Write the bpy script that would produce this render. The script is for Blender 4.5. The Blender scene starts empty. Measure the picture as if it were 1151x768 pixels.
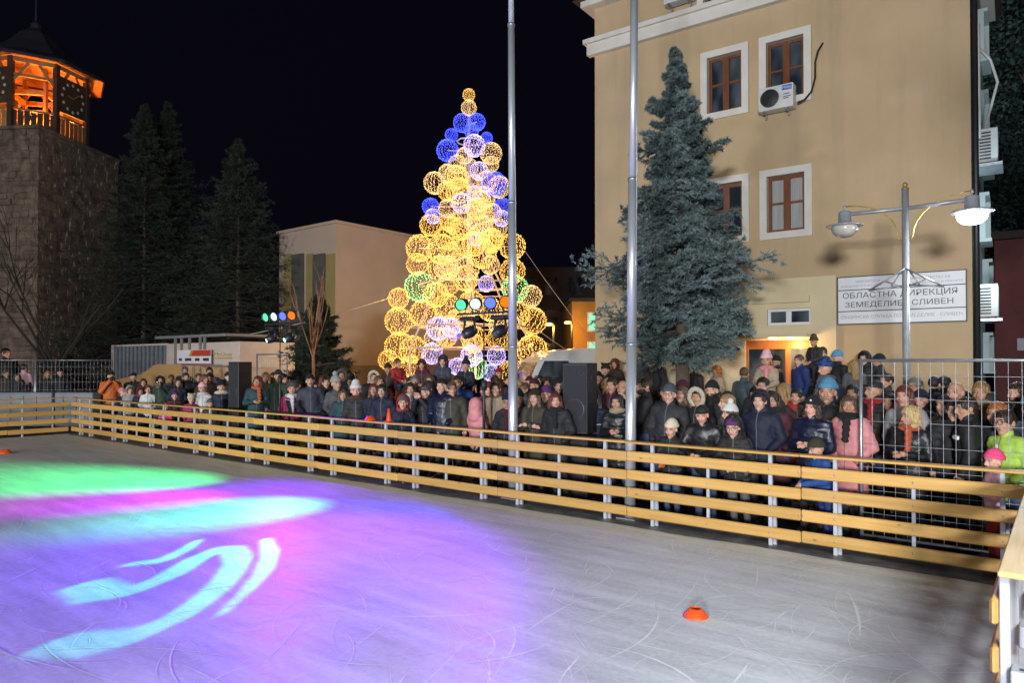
import bpy, bmesh, math, random
import numpy as np
from mathutils import Vector, Matrix, Euler

R = math.radians
rng = random.Random(7)
nrg = np.random.default_rng(11)
scene = bpy.context.scene
col = scene.collection

# ------------------------------------------------------------------ camera
IMG_W, IMG_H = 1151.0, 768.0
F_PX, HOR, CAM_H = 789.0, 407.4, 2.11
YAW, PITCH = R(38.36), R(0.8)
CX = IMG_W / 2
PPY = HOR - F_PX * math.tan(PITCH)
cam_d = bpy.data.cameras.new('camera')
cam = bpy.data.objects.new('camera', cam_d)
col.objects.link(cam)
cam.location = (0, 0, CAM_H)
cam.rotation_euler = (R(90) + PITCH, 0, YAW)
cam_d.sensor_width = 36.0
cam_d.lens = F_PX / IMG_W * 36.0
cam_d.shift_y = (PPY - IMG_H / 2) / IMG_W
cam_d.clip_start, cam_d.clip_end = 0.05, 2000
scene.camera = cam

# ------------------------------------------------------------------ night sky
world = bpy.data.worlds.new('World')
scene.world = world
world.use_nodes = True
wn = world.node_tree
bg = wn.nodes['Background']
sky = wn.nodes.new('ShaderNodeTexSky')
sky.sky_type = 'NISHITA'
sky.sun_disc = False
sky.sun_elevation = R(-5)
sky.sun_rotation = R(200)
tint = wn.nodes.new('ShaderNodeMixRGB')
tint.blend_type = 'ADD'
tint.inputs[0].default_value = 1.0
tint.inputs[2].default_value = (0.020, 0.017, 0.045, 1)       # town glow on a clouded night sky
wn.links.new(sky.outputs[0], tint.inputs[1])
wn.links.new(tint.outputs[0], bg.inputs[0])
bg.inputs[1].default_value = 0.09

# weak sun lamp added as faint bluish fill
fill_sun_d = bpy.data.lights.new('fill_sun', 'SUN')
fill_sun_d.energy = 0.02
fill_sun_d.angle = R(8)
fill_sun_d.color = (0.8, 0.88, 1.0)
fill_sun = bpy.data.objects.new('fill_sun', fill_sun_d)
fill_sun.rotation_euler = (R(50), 0, R(20))
col.objects.link(fill_sun)

# three floodlights added unseen behind the camera to light the rink (masts are built further down)
FLOODS = [((6.0, -18.0, 3.7), (-6.0, 11.0, 4.0), 7800, (0.95, 0.975, 1.0)),
          ((3.4, 0.2, 5.2), (-1.5, 4.4, 0.0), 125, (0.94, 0.975, 1.0)),
          ((-15.0, -16.0, 4.2), (-19.0, 9.0, 3.0), 800, (0.98, 0.97, 0.96))]

scene.view_settings.view_transform = 'Standard'
scene.view_settings.look = 'None'
scene.view_settings.exposure = 0.0
scene.view_settings.gamma = 1.0
scene.view_settings.use_curve_mapping = False
scene.cycles.use_denoising = True
scene.cycles.max_bounces = 5
scene.cycles.diffuse_bounces = 2
scene.cycles.glossy_bounces = 2
scene.cycles.transparent_max_bounces = 12
scene.cycles.sample_clamp_indirect = 4.0
scene.cycles.caustics_reflective = False
scene.cycles.caustics_refractive = False

# ------------------------------------------------------------------ where a pixel of the photograph lies in the place
RGT = Vector((math.cos(YAW), math.sin(YAW), 0))
FWH = Vector((-math.sin(YAW), math.cos(YAW), 0))
UPV = Vector((0, 0, 1))
FWD = FWH * math.cos(PITCH) + UPV * math.sin(PITCH)
CUP = UPV * math.cos(PITCH) - FWH * math.sin(PITCH)
CAM = Vector((0, 0, CAM_H))


def ray(px, py):
    return FWD + RGT * ((px - CX) / F_PX) + CUP * ((PPY - py) / F_PX)


def on_z(px, py, z=0.0):
    d = ray(px, py)
    return CAM + d * ((z - CAM_H) / d.z)


def on_y(px, py, Y):
    d = ray(px, py)
    return CAM + d * (Y / d.y)


def on_plane(px, py, p0, n):
    d = ray(px, py)
    return CAM + d * ((Vector(p0) - CAM).dot(n) / d.dot(n))


def at_depth(px, py, t):
    return CAM + ray(px, py) * t


# ------------------------------------------------------------------ materials
MATS = {}


def new_mat(name):
    m = bpy.data.materials.new(name)
    m.use_nodes = True
    nt = m.node_tree
    return m, nt, nt.nodes['Principled BSDF']


def link(nt, a, b):
    nt.links.new(a, b)


def noise_mat(name, c1, c2=None, scale=8.0, rough=0.7, metal=0.0, bump=0.0, bscale=None, detail=6, stretch=(1, 1, 1),
              coords='Object', spec=0.5, rvar=0.0, lo=0.3, hi=0.7, bdist=0.02):
    """two-tone procedural surface with grain, uneven gloss and fine relief"""
    if name in MATS:
        return MATS[name]
    m, nt, b = new_mat(name)
    if c2 is None:
        c2 = tuple(x * 0.8 for x in c1)
    tc = nt.nodes.new('ShaderNodeTexCoord')
    mp = nt.nodes.new('ShaderNodeMapping')
    mp.inputs['Scale'].default_value = stretch
    link(nt, tc.outputs[coords], mp.inputs[0])
    n = nt.nodes.new('ShaderNodeTexNoise')
    n.inputs['Scale'].default_value = scale
    n.inputs['Detail'].default_value = detail
    link(nt, mp.outputs[0], n.inputs['Vector'])
    r = nt.nodes.new('ShaderNodeValToRGB')
    r.color_ramp.elements[0].position = lo
    r.color_ramp.elements[1].position = hi
    r.color_ramp.elements[0].color = (*c1, 1)
    r.color_ramp.elements[1].color = (*c2, 1)
    link(nt, n.outputs['Fac'], r.inputs[0])
    link(nt, r.outputs[0], b.inputs['Base Color'])
    b.inputs['Roughness'].default_value = rough
    b.inputs['Metallic'].default_value = metal
    b.inputs['Specular IOR Level'].default_value = spec
    if rvar:
        mr = nt.nodes.new('ShaderNodeMapRange')
        mr.inputs['To Min'].default_value = rough - rvar
        mr.inputs['To Max'].default_value = rough + rvar
        link(nt, n.outputs['Fac'], mr.inputs[0])
        link(nt, mr.outputs[0], b.inputs['Roughness'])
    if bump:
        n2 = nt.nodes.new('ShaderNodeTexNoise')
        n2.inputs['Scale'].default_value = bscale or scale * 4
        n2.inputs['Detail'].default_value = 4
        link(nt, mp.outputs[0], n2.inputs['Vector'])
        bp = nt.nodes.new('ShaderNodeBump')
        bp.inputs['Strength'].default_value = bump
        bp.inputs['Distance'].default_value = bdist
        link(nt, n2.outputs['Fac'], bp.inputs['Height'])
        link(nt, bp.outputs[0], b.inputs['Normal'])
    MATS[name] = m
    return m


def emit_mat(name, c, strength, sample=False):
    if name in MATS:
        return MATS[name]
    m = bpy.data.materials.new(name)
    m.use_nodes = True
    nt = m.node_tree
    nt.nodes.clear()
    o = nt.nodes.new('ShaderNodeOutputMaterial')
    e = nt.nodes.new('ShaderNodeEmission')
    e.inputs[0].default_value = (*c, 1)
    e.inputs[1].default_value = strength
    link(nt, e.outputs[0], o.inputs[0])
    m.cycles.emission_sampling = 'AUTO' if sample else 'NONE'
    MATS[name] = m
    return m


def glass_mat(name, c=(0.02, 0.025, 0.03), rough=0.06):
    if name in MATS:
        return MATS[name]
    m, nt, b = new_mat(name)
    b.inputs['Base Color'].default_value = (*c, 1)
    b.inputs['Roughness'].default_value = rough
    b.inputs['Specular IOR Level'].default_value = 0.8
    MATS[name] = m
    return m


# ------------------------------------------------------------------ object helpers
def add(o, parent=None):
    col.objects.link(o)
    if parent is not None:
        o.parent = parent
    return o


def tag(o, label=None, cat=None, group=None, kind=None):
    if label:
        o['label'] = label
    if cat:
        o['category'] = cat
    if group:
        o['group'] = group
    if kind:
        o['kind'] = kind
    return o


def empty(name, loc=(0, 0, 0), rz=0.0, label=None, cat=None, group=None):
    o = bpy.data.objects.new(name, None)
    o.empty_display_size = 0.1
    o.location = loc
    o.rotation_euler = (0, 0, rz)
    add(o)
    return tag(o, label, cat, group)


def inst(name, me, parent=None, loc=(0, 0, 0), rot=(0, 0, 0), scale=(1, 1, 1), mats=None):
    o = bpy.data.objects.new(name, me)
    o.location = loc
    o.rotation_euler = rot
    o.scale = scale
    add(o, parent)
    if mats:
        for i, m in enumerate(mats):
            o.material_slots[i].link = 'OBJECT'
            o.material_slots[i].material = m
    return o


class MB:
    """collects shapes for one mesh"""

    def __init__(s):
        s.v, s.f, s.m, s.sm = [], [], [], []

    def geo(s, vs, fs, mi=0, smooth=False):
        k = len(s.v)
        s.v.extend([tuple(v) for v in vs])
        for f in fs:
            s.f.append(tuple(i + k for i in f))
            s.m.append(mi)
            s.sm.append(smooth)
        return s

    def quad(s, a, b, c, d, mi=0):
        return s.geo([a, b, c, d], [(0, 1, 2, 3)], mi)

    def box(s, a, b, mi=0, ch=0.0):
        x0, x1 = sorted((a[0], b[0])); y0, y1 = sorted((a[1], b[1])); z0, z1 = sorted((a[2], b[2]))
        if ch <= 0:
            vs = [(x0, y0, z0), (x1, y0, z0), (x1, y1, z0), (x0, y1, z0), (x0, y0, z1), (x1, y0, z1), (x1, y1, z1), (x0, y1, z1)]
            return s.geo(vs, [(0, 3, 2, 1), (4, 5, 6, 7), (0, 1, 5, 4), (1, 2, 6, 5), (2, 3, 7, 6), (3, 0, 4, 7)], mi)
        bm = bmesh.new()
        bmesh.ops.create_cube(bm, size=1)
        for v in bm.verts:
            v.co = ((x0 + x1) / 2 + v.co.x * (x1 - x0), (y0 + y1) / 2 + v.co.y * (y1 - y0), (z0 + z1) / 2 + v.co.z * (z1 - z0))
        bmesh.ops.bevel(bm, geom=bm.edges[:], offset=ch, segments=1 if ch < 0.02 else 2, affect='EDGES', profile=0.5)
        bm.verts.index_update()
        s.geo([v.co[:] for v in bm.verts], [tuple(v.index for v in f.verts) for f in bm.faces], mi)
        bm.free()
        return s

    def obox(s, mat4, size, mi=0):
        h = Vector(size) / 2
        vs = []
        for z in (-1, 1):
            for (x, y) in ((-1, -1), (1, -1), (1, 1), (-1, 1)):
                vs.append((mat4 @ Vector((x * h.x, y * h.y, z * h.z)))[:])
        return s.geo(vs, [(0, 3, 2, 1), (4, 5, 6, 7), (0, 1, 5, 4), (1, 2, 6, 5), (2, 3, 7, 6), (3, 0, 4, 7)], mi)

    def bar(s, p0, p1, w, h, mi=0):
        """box section from p0 to p1"""
        p0, p1 = Vector(p0), Vector(p1)
        d = p1 - p0
        q = d.to_track_quat('X', 'Z').to_matrix().to_4x4()
        q.translation = (p0 + p1) / 2
        return s.obox(q, (d.length, w, h), mi)

    def tube(s, pts, r, n=8, mi=0, cap=True, smooth=True):
        pts = [Vector(p) for p in pts]
        rs = r if isinstance(r, (list, tuple)) else [r] * len(pts)
        vs, fs = [], []
        u = None
        for i, p in enumerate(pts):
            t = (pts[min(i + 1, len(pts) - 1)] - pts[max(i - 1, 0)])
            t.normalize()
            if u is None:
                u = t.orthogonal().normalized()
            else:
                u = (u - t * u.dot(t))
                u = u.normalized() if u.length > 1e-6 else t.orthogonal().normalized()
            w = t.cross(u)
            for k in range(n):
                a = 2 * math.pi * k / n
                vs.append(p + (u * math.cos(a) + w * math.sin(a)) * rs[i])
        for i in range(len(pts) - 1):
            for k in range(n):
                fs.append((i * n + k, i * n + (k + 1) % n, (i + 1) * n + (k + 1) % n, (i + 1) * n + k))
        s.geo(vs, fs, mi, smooth)
        if cap:
            k0 = len(s.v) - len(vs)
            s.f.append(tuple(k0 + k for k in range(n))[::-1]); s.m.append(mi); s.sm.append(False)
            k1 = k0 + (len(pts) - 1) * n
            s.f.append(tuple(k1 + k for k in range(n))); s.m.append(mi); s.sm.append(False)
        return s

    def lathe(s, prof, n=16, mi=0, mat4=None, smooth=True):
        """profile of (r, z) spun about Z"""
        vs, fs = [], []
        for (r, z) in prof:
            for k in range(n):
                a = 2 * math.pi * k / n
                v = Vector((r * math.cos(a), r * math.sin(a), z))
                vs.append(mat4 @ v if mat4 else v)
        for i in range(len(prof) - 1):
            for k in range(n):
                fs.append((i * n + k, i * n + (k + 1) % n, (i + 1) * n + (k + 1) % n, (i + 1) * n + k))
        return s.geo(vs, fs, mi, smooth)

    def ring(s, c, r, tr, ax='z', n=20, k=6, mi=0, mat4=None):
        vs, fs = [], []
        for i in range(n):
            a = 2 * math.pi * i / n
            for j in range(k):
                b = 2 * math.pi * j / k
                rr = r + tr * math.cos(b)
                q = (rr * math.cos(a), rr * math.sin(a), tr * math.sin(b))
                if ax == 'x':
                    q = (q[2], q[0], q[1])
                elif ax == 'y':
                    q = (q[0], q[2], q[1])
                v = Vector(q) + Vector(c)
                vs.append(mat4 @ v if mat4 else v)
        for i in range(n):
            for j in range(k):
                fs.append((i * k + j, ((i + 1) % n) * k + j, ((i + 1) % n) * k + (j + 1) % k, i * k + (j + 1) % k))
        return s.geo(vs, fs, mi, True)

    def mesh(s, name, mats):
        me = bpy.data.meshes.new(name)
        me.from_pydata(s.v, [], s.f)
        for m in (mats if isinstance(mats, (list, tuple)) else [mats]):
            me.materials.append(m)
        me.polygons.foreach_set('material_index', s.m)
        me.polygons.foreach_set('use_smooth', s.sm)
        me.update()
        return me

    def build(s, name, mats, parent=None, loc=(0, 0, 0), rot=(0, 0, 0)):
        return inst(name, s.mesh(name, mats), parent, loc, rot)


def np_mesh(name, v, f, mats, mi=None, smooth=True, attr=None):
    """mesh from numpy arrays: v (n,3), f (m,3) or (m,4)"""
    me = bpy.data.meshes.new(name)
    n, k = f.shape
    me.vertices.add(len(v))
    me.vertices.foreach_set('co', np.ascontiguousarray(v, dtype=np.float32).ravel())
    me.loops.add(n * k)
    me.loops.foreach_set('vertex_index', np.ascontiguousarray(f, dtype=np.int32).ravel())
    me.polygons.add(n)
    me.polygons.foreach_set('loop_start', np.arange(0, n * k, k, dtype=np.int32))
    for m in (mats if isinstance(mats, (list, tuple)) else [mats]):
        me.materials.append(m)
    if mi is not None:
        me.polygons.foreach_set('material_index', np.ascontiguousarray(mi, dtype=np.int32))
    me.polygons.foreach_set('use_smooth', np.full(n, smooth, dtype=bool))
    if attr is not None:
        for an, av in attr.items():
            a = me.attributes.new(an, 'FLOAT_COLOR', 'POINT')
            a.data.foreach_set('color', np.ascontiguousarray(av, dtype=np.float32).ravel())
    me.update(calc_edges=True)
    me.validate()
    return me


def text_mesh(body, size, mat, align='CENTER', extrude=0.002, weight=0.0):
    cu = bpy.data.curves.new('lettering', 'FONT')
    cu.body = body
    cu.size = size
    cu.align_x = align
    cu.align_y = 'CENTER'
    cu.extrude = extrude
    cu.offset = weight
    o = bpy.data.objects.new('lettering', cu)
    col.objects.link(o)
    dg = bpy.context.evaluated_depsgraph_get()
    me = bpy.data.meshes.new_from_object(o.evaluated_get(dg))
    bpy.data.objects.remove(o)
    me.materials.clear()
    me.materials.append(mat)
    return me


def spot(name, loc, target, power, color, angle, blend=0.4, radius=0.06, parent=None):
    d = bpy.data.lights.new(name, 'SPOT')
    d.energy = power
    d.color = color
    d.spot_size = R(angle)
    d.spot_blend = blend
    d.shadow_soft_size = radius
    o = bpy.data.objects.new(name, d)
    o.location = loc
    o.rotation_euler = (Vector(target) - Vector(loc)).to_track_quat('-Z', 'Y').to_euler()
    add(o, parent)
    return o


def point(name, loc, power, color, radius=0.05, parent=None):
    d = bpy.data.lights.new(name, 'POINT')
    d.energy = power
    d.color = color
    d.shadow_soft_size = radius
    o = bpy.data.objects.new(name, d)
    o.location = loc
    add(o, parent)
    return o
# ================================================================== floodlight masts (added behind the camera, out of view)
M_galv = noise_mat('galvanised steel', (0.50, 0.52, 0.55), (0.36, 0.38, 0.42), 14, 0.42, 0.75, 0.1, rvar=0.1)
M_white_paint = noise_mat('white painted steel', (0.50, 0.52, 0.58), (0.38, 0.40, 0.46), 9, 0.45, 0.0, 0.05, rvar=0.1)
M_black_plastic = noise_mat('black plastic', (0.012, 0.012, 0.014), (0.022, 0.022, 0.025), 60, 0.5, 0, 0.15)
M_dark_metal = noise_mat('dark metal', (0.035, 0.035, 0.04), (0.055, 0.055, 0.06), 30, 0.45, 0.5, 0.05)
for i, (fl, ft, fp, fc) in enumerate(FLOODS):
    mast = empty('floodlight_mast', (fl[0], fl[1], 0), 0, ['unseen floodlight mast added far behind the camera on the right', 'unseen floodlight mast added just behind the near right rink corner', 'unseen floodlight mast added behind the near left rink side'][i], 'floodlight')
    b = MB(); b.tube([(0, 0, 0), (0, 0, fl[2] - 0.1)], [0.09, 0.06], 10); b.build('pole', M_galv, mast)
    dirv = (Vector(ft) - Vector(fl)).normalized()
    q = dirv.to_track_quat('Z', 'Y').to_matrix().to_4x4(); q.translation = Vector((0, 0, fl[2])) - dirv * 0.12
    b = MB(); b.obox(q, (2.7, 1.5, 0.16)); b.build('lamp_housing', M_dark_metal, mast)
    ad = bpy.data.lights.new('added_flood', 'AREA')
    ad.shape = 'RECTANGLE'; ad.size = 2.6; ad.size_y = 1.4; ad.spread = R((180, 70, 95)[i]); ad.energy = fp; ad.color = fc
    ao = bpy.data.objects.new('added_flood', ad)
    ao.location = Vector((0, 0, fl[2])); ao.rotation_euler = dirv.to_track_quat('-Z', 'Y').to_euler()
    add(ao, mast)

# ================================================================== ground and ice
FY = 8.16            # the long fence
CORNER_X = -23.0     # far left corner of the rink
NEAR_X = -0.18       # fence beside the camera

M_ground = noise_mat('dark plaza paving', (0.075, 0.072, 0.07), (0.045, 0.043, 0.042), 1.3, 0.75, 0, 0.3, bscale=40)


def ice_material():
    m, nt, b = new_mat('scratched ice')
    N = nt.nodes
    tc = N.new('ShaderNodeTexCoord')
    big = N.new('ShaderNodeTexNoise'); big.inputs['Scale'].default_value = 0.35; big.inputs['Detail'].default_value = 5
    link(nt, tc.outputs['Object'], big.inputs['Vector'])
    mp = N.new('ShaderNodeMapping'); mp.inputs['Scale'].default_value = (0.5, 3.2, 1); mp.inputs['Rotation'].default_value = (0, 0, R(8))
    link(nt, tc.outputs['Object'], mp.inputs[0])
    st = N.new('ShaderNodeTexNoise'); st.inputs['Scale'].default_value = 1.3; st.inputs['Detail'].default_value = 8; st.inputs['Roughness'].default_value = 0.7
    link(nt, mp.outputs[0], st.inputs['Vector'])
    fine = N.new('ShaderNodeTexNoise'); fine.inputs['Scale'].default_value = 22; fine.inputs['Detail'].default_value = 6; fine.inputs['Roughness'].default_value = 0.75
    link(nt, tc.outputs['Object'], fine.inputs['Vector'])
    mix1 = N.new('ShaderNodeMath'); mix1.operation = 'MULTIPLY_ADD'
    link(nt, st.outputs['Fac'], mix1.inputs[0]); mix1.inputs[1].default_value = 0.55; 
    half = N.new('ShaderNodeMath'); half.operation = 'MULTIPLY'; half.inputs[1].default_value = 0.35
    link(nt, big.outputs['Fac'], half.inputs[0]); link(nt, half.outputs[0], mix1.inputs[2])
    mix2 = N.new('ShaderNodeMath'); mix2.operation = 'MULTIPLY_ADD'; mix2.inputs[1].default_value = 0.34
    link(nt, fine.outputs['Fac'], mix2.inputs[0]); link(nt, mix1.outputs[0], mix2.inputs[2])
    r = N.new('ShaderNodeValToRGB')
    r.color_ramp.elements[0].position = 0.42; r.color_ramp.elements[0].color = (0.37, 0.405, 0.415, 1)
    r.color_ramp.elements[1].position = 0.72; r.color_ramp.elements[1].color = (0.74, 0.785, 0.80, 1)
    e = r.color_ramp.elements.new(0.56); e.color = (0.53, 0.57, 0.585, 1)
    link(nt, mix2.outputs[0], r.inputs[0])
    # shaved snow specks
    sp = N.new('ShaderNodeTexNoise'); sp.inputs['Scale'].default_value = 55; sp.inputs['Detail'].default_value = 3
    link(nt, tc.outputs['Object'], sp.inputs['Vector'])
    spm = N.new('ShaderNodeMath'); spm.operation = 'MULTIPLY'
    link(nt, sp.outputs['Fac'], spm.inputs[0]); link(nt, big.outputs['Fac'], spm.inputs[1])
    spr = N.new('ShaderNodeValToRGB'); spr.color_ramp.elements[0].position = 0.36; spr.color_ramp.elements[1].position = 0.40
    link(nt, spm.outputs[0], spr.inputs[0])
    mc = N.new('ShaderNodeMixRGB'); mc.inputs[2].default_value = (0.86, 0.88, 0.88, 1)
    sc_ = N.new('ShaderNodeMath'); sc_.operation = 'MULTIPLY'; sc_.inputs[1].default_value = 0.6
    link(nt, spr.outputs[0], sc_.inputs[0]); link(nt, sc_.outputs[0], mc.inputs[0]); link(nt, r.outputs[0], mc.inputs[1])
    link(nt, mc.outputs[0], b.inputs['Base Color'])
    mr = N.new('ShaderNodeMapRange'); mr.inputs['To Min'].default_value = 0.30; mr.inputs['To Max'].default_value = 0.6
    link(nt, st.outputs['Fac'], mr.inputs[0]); link(nt, mr.outputs[0], b.inputs['Roughness'])
    b.inputs['Specular IOR Level'].default_value = 0.22
    bp = N.new('ShaderNodeBump'); bp.inputs['Strength'].default_value = 0.25; bp.inputs['Distance'].default_value = 0.01
    link(nt, mix2.outputs[0], bp.inputs['Height']); link(nt, bp.outputs[0], b.inputs['Normal'])
    return m


M_ice = ice_material()
b = MB(); b.quad((-700, -700, -0.03), (700, -700, -0.03), (700, 700, -0.03), (-700, 700, -0.03))
tag(b.build('ground', M_ground), kind='structure')
b = MB(); b.quad((CORNER_X - 0.25, -22, 0), (NEAR_X + 0.3, -22, 0), (NEAR_X + 0.3, FY + 0.02, 0), (CORNER_X - 0.25, FY + 0.02, 0))
tag(b.build('ice_rink', M_ice), kind='structure')
# dark strip along the ice edge, the fence's shade put into its colour
M_edge_shade = noise_mat('painted fence shade', (0.10, 0.10, 0.10), (0.22, 0.225, 0.22), 5, 0.45, 0, 0.4, bscale=12, lo=0.4, hi=0.75)
vs, fs = [], []
n = 140
for i in range(n + 1):
    x = CORNER_X + (NEAR_X + 0.3 - CORNER_X) * i / n
    w = 0.12 + 0.02 * math.sin(i * 0.5) + 0.03 * rng.random()
    vs += [(x, FY - w, 0.004), (x, FY + 0.9, 0.004)]
    if i:
        k = 2 * i
        fs.append((k - 2, k, k + 1, k - 1))
b = MB(); b.geo(vs, fs); tag(b.build('rink_edge_shade_strip', M_edge_shade), kind='structure')
# raised terrace and entrance landing in front of the building
M_terr = noise_mat('terrace concrete', (0.16, 0.15, 0.14), (0.10, 0.095, 0.09), 2.5, 0.8, 0, 0.3)
b = MB(); b.box((-13.5, 12.3, -0.02), (3.0, 20, 0.22)); tag(b.build('terrace', M_terr), kind='structure')
b = MB(); b.box((-11.0, 14.3, 0.2), (-0.8, 17.5, 0.40)); b.box((-11.0, 14.65, 0.40), (-0.8, 17.5, 0.56)); tag(b.build('entrance_landing', M_terr), kind='structure')


def ground_z(X, Y):
    if -11.0 < X < -0.8 and Y > 14.65:
        return 0.56
    if -13.5 < X < 3.0 and Y > 12.3:
        return 0.22
    return 0.0


# skate marks: thin pale arcs cut in the ice
M_scratch = noise_mat('scraped ice', (0.90, 0.92, 0.93), (0.70, 0.73, 0.745), 14, 0.5)
b = MB()
for k in range(1700):
    if k < 950:
        cx_, cy_ = rng.uniform(-9, -0.6), rng.uniform(0.5, 7.6)
    else:
        cx_, cy_ = rng.uniform(-22, -1), rng.uniform(-5, 7.6)
    a0, rad = rng.uniform(0, 6.28), rng.choice([0.5, 0.9, 1.5, 2.5, 5])
    arc = rng.uniform(0.15, 1.0) * min(1.6, 1.5 / rad)
    wid = rng.choice([0.0016, 0.002, 0.0024, 0.003, 0.0038, 0.006])
    ns = 9
    pts, fs = [], []
    for i in range(ns + 1):
        a = a0 + arc * (i / ns - 0.5)
        w = wid * (0.3 + math.sin(math.pi * i / ns)) * (1 if k % 5 else 1.6)
        ox, oy = cx_ - rad * math.cos(a0), cy_ - rad * math.sin(a0)
        for s in (-1, 1):
            x, y = ox + (rad + s * w) * math.cos(a), oy + (rad + s * w) * math.sin(a)
            pts.append((min(max(x, CORNER_X + 0.3), NEAR_X - 0.1), min(y, FY - 0.3), 0.0012 + 0.000002 * k))
        if i:
            q = 2 * i
            fs.append((q - 2, q - 1, q + 1, q))
    b.geo(pts, fs)
tag(b.build('skate_marks', M_scratch), 'pale curved skate scratches in the ice', 'scratches', kind='stuff')

# ================================================================== the rink fence


def wood_material(name, c1, c2, c3):
    m, nt, b = new_mat(name)
    N = nt.nodes
    tc = N.new('ShaderNodeTexCoord'); oi = N.new('ShaderNodeObjectInfo')
    off = N.new('ShaderNodeVectorMath'); off.operation = 'ADD'
    sc_ = N.new('ShaderNodeVectorMath'); sc_.operation = 'SCALE'; sc_.inputs[0].default_value = (17, 31, 23)
    link(nt, oi.outputs['Random'], sc_.inputs['Scale'])
    link(nt, tc.outputs['Object'], off.inputs[0]); link(nt, sc_.outputs[0], off.inputs[1])
    mp = N.new('ShaderNodeMapping'); mp.inputs['Scale'].default_value = (0.7, 14, 14)
    link(nt, off.outputs[0], mp.inputs[0])
    n1 = N.new('ShaderNodeTexNoise'); n1.inputs['Scale'].default_value = 2.2; n1.inputs['Detail'].default_value = 7; n1.inputs['Distortion'].default_value = 0.6
    link(nt, mp.outputs[0], n1.inputs['Vector'])
    r = N.new('ShaderNodeValToRGB')
    r.color_ramp.elements[0].position = 0.3; r.color_ramp.elements[0].color = (*c1, 1)
    r.color_ramp.elements[1].position = 0.72; r.color_ramp.elements[1].color = (*c2, 1)
    link(nt, n1.outputs['Fac'], r.inputs[0])
    # knots
    vo = N.new('ShaderNodeTexVoronoi'); vo.inputs['Scale'].default_value = 2.6
    mp2 = N.new('ShaderNodeMapping'); mp2.inputs['Scale'].default_value = (1, 2.2, 2.2)
    link(nt, off.outputs[0], mp2.inputs[0]); link(nt, mp2.outputs[0], vo.inputs['Vector'])
    kr = N.new('ShaderNodeValToRGB'); kr.color_ramp.elements[0].position = 0.03; kr.color_ramp.elements[0].color = (1, 1, 1, 1)
    kr.color_ramp.elements[1].position = 0.085; kr.color_ramp.elements[1].color = (0, 0, 0, 1)
    link(nt, vo.outputs['Distance'], kr.inputs[0])
    mk = N.new('ShaderNodeMixRGB'); mk.inputs[2].default_value = (*c3, 1)
    link(nt, kr.outputs[0], mk.inputs[0]); link(nt, r.outputs[0], mk.inputs[1])
    hv = N.new('ShaderNodeHueSaturation')
    vr = N.new('ShaderNodeMapRange'); vr.inputs['To Min'].default_value = 0.84; vr.inputs['To Max'].default_value = 1.14
    link(nt, oi.outputs['Random'], vr.inputs[0]); link(nt, vr.outputs[0], hv.inputs['Value'])
    link(nt, mk.outputs[0], hv.inputs['Color'])
    link(nt, hv.outputs[0], b.inputs['Base Color'])
    b.inputs['Roughness'].default_value = 0.5
    bp = N.new('ShaderNodeBump'); bp.inputs['Strength'].default_value = 0.2; bp.inputs['Distance'].default_value = 0.004
    link(nt, n1.outputs['Fac'], bp.inputs['Height']); link(nt, bp.outputs[0], b.inputs['Normal'])
    return m


M_pine = wood_material('varnished pine', (0.64, 0.385, 0.115), (0.52, 0.285, 0.065), (0.26, 0.12, 0.04))
M_pale_pine = wood_material('pale pine', (0.68, 0.49, 0.22), (0.55, 0.36, 0.13), (0.3, 0.16, 0.06))
BH, BT = 0.13, 0.036
BZ = (0.878, 0.638, 0.40, 0.157)
SEC = 2.2
_b = MB(); _b.box((0, 0, -BH / 2), (SEC - 0.006, BT, BH / 2), 0, 0.012); ME_BOARD = _b.mesh('board', M_pine)
_b = MB(); _b.box((0, -0.05, 0), (SEC - 0.004, 0.085, 0.028), 0, 0.007); ME_RAIL = _b.mesh('top_rail', M_pine)
_b = MB(); _b.box((-0.022, 0, 0.0), (0.022, 0.045, 1.05), 0, 0.005); ME_POST = _b.mesh('post', M_white_paint)
_b = MB(); _b.box((-0.018, 0, 0.0), (0.018, 0.035, 0.78), 0, 0.004); ME_SPOST = _b.mesh('post', M_white_paint)
_b = MB(); _b.box((-0.02, 0, 0.0), (0.02, 0.04, 0.62), 0, 0.004); ME_BRACE = _b.mesh('brace', M_white_paint)
_b = MB(); _b.lathe([(0.0, -0.006), (0.007, -0.005), (0.011, -0.002), (0.011, 0.0)], 8, 0, Matrix.Rotation(R(-90), 4, 'X')); ME_BOLT = _b.mesh('bolt', M_galv)


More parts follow.
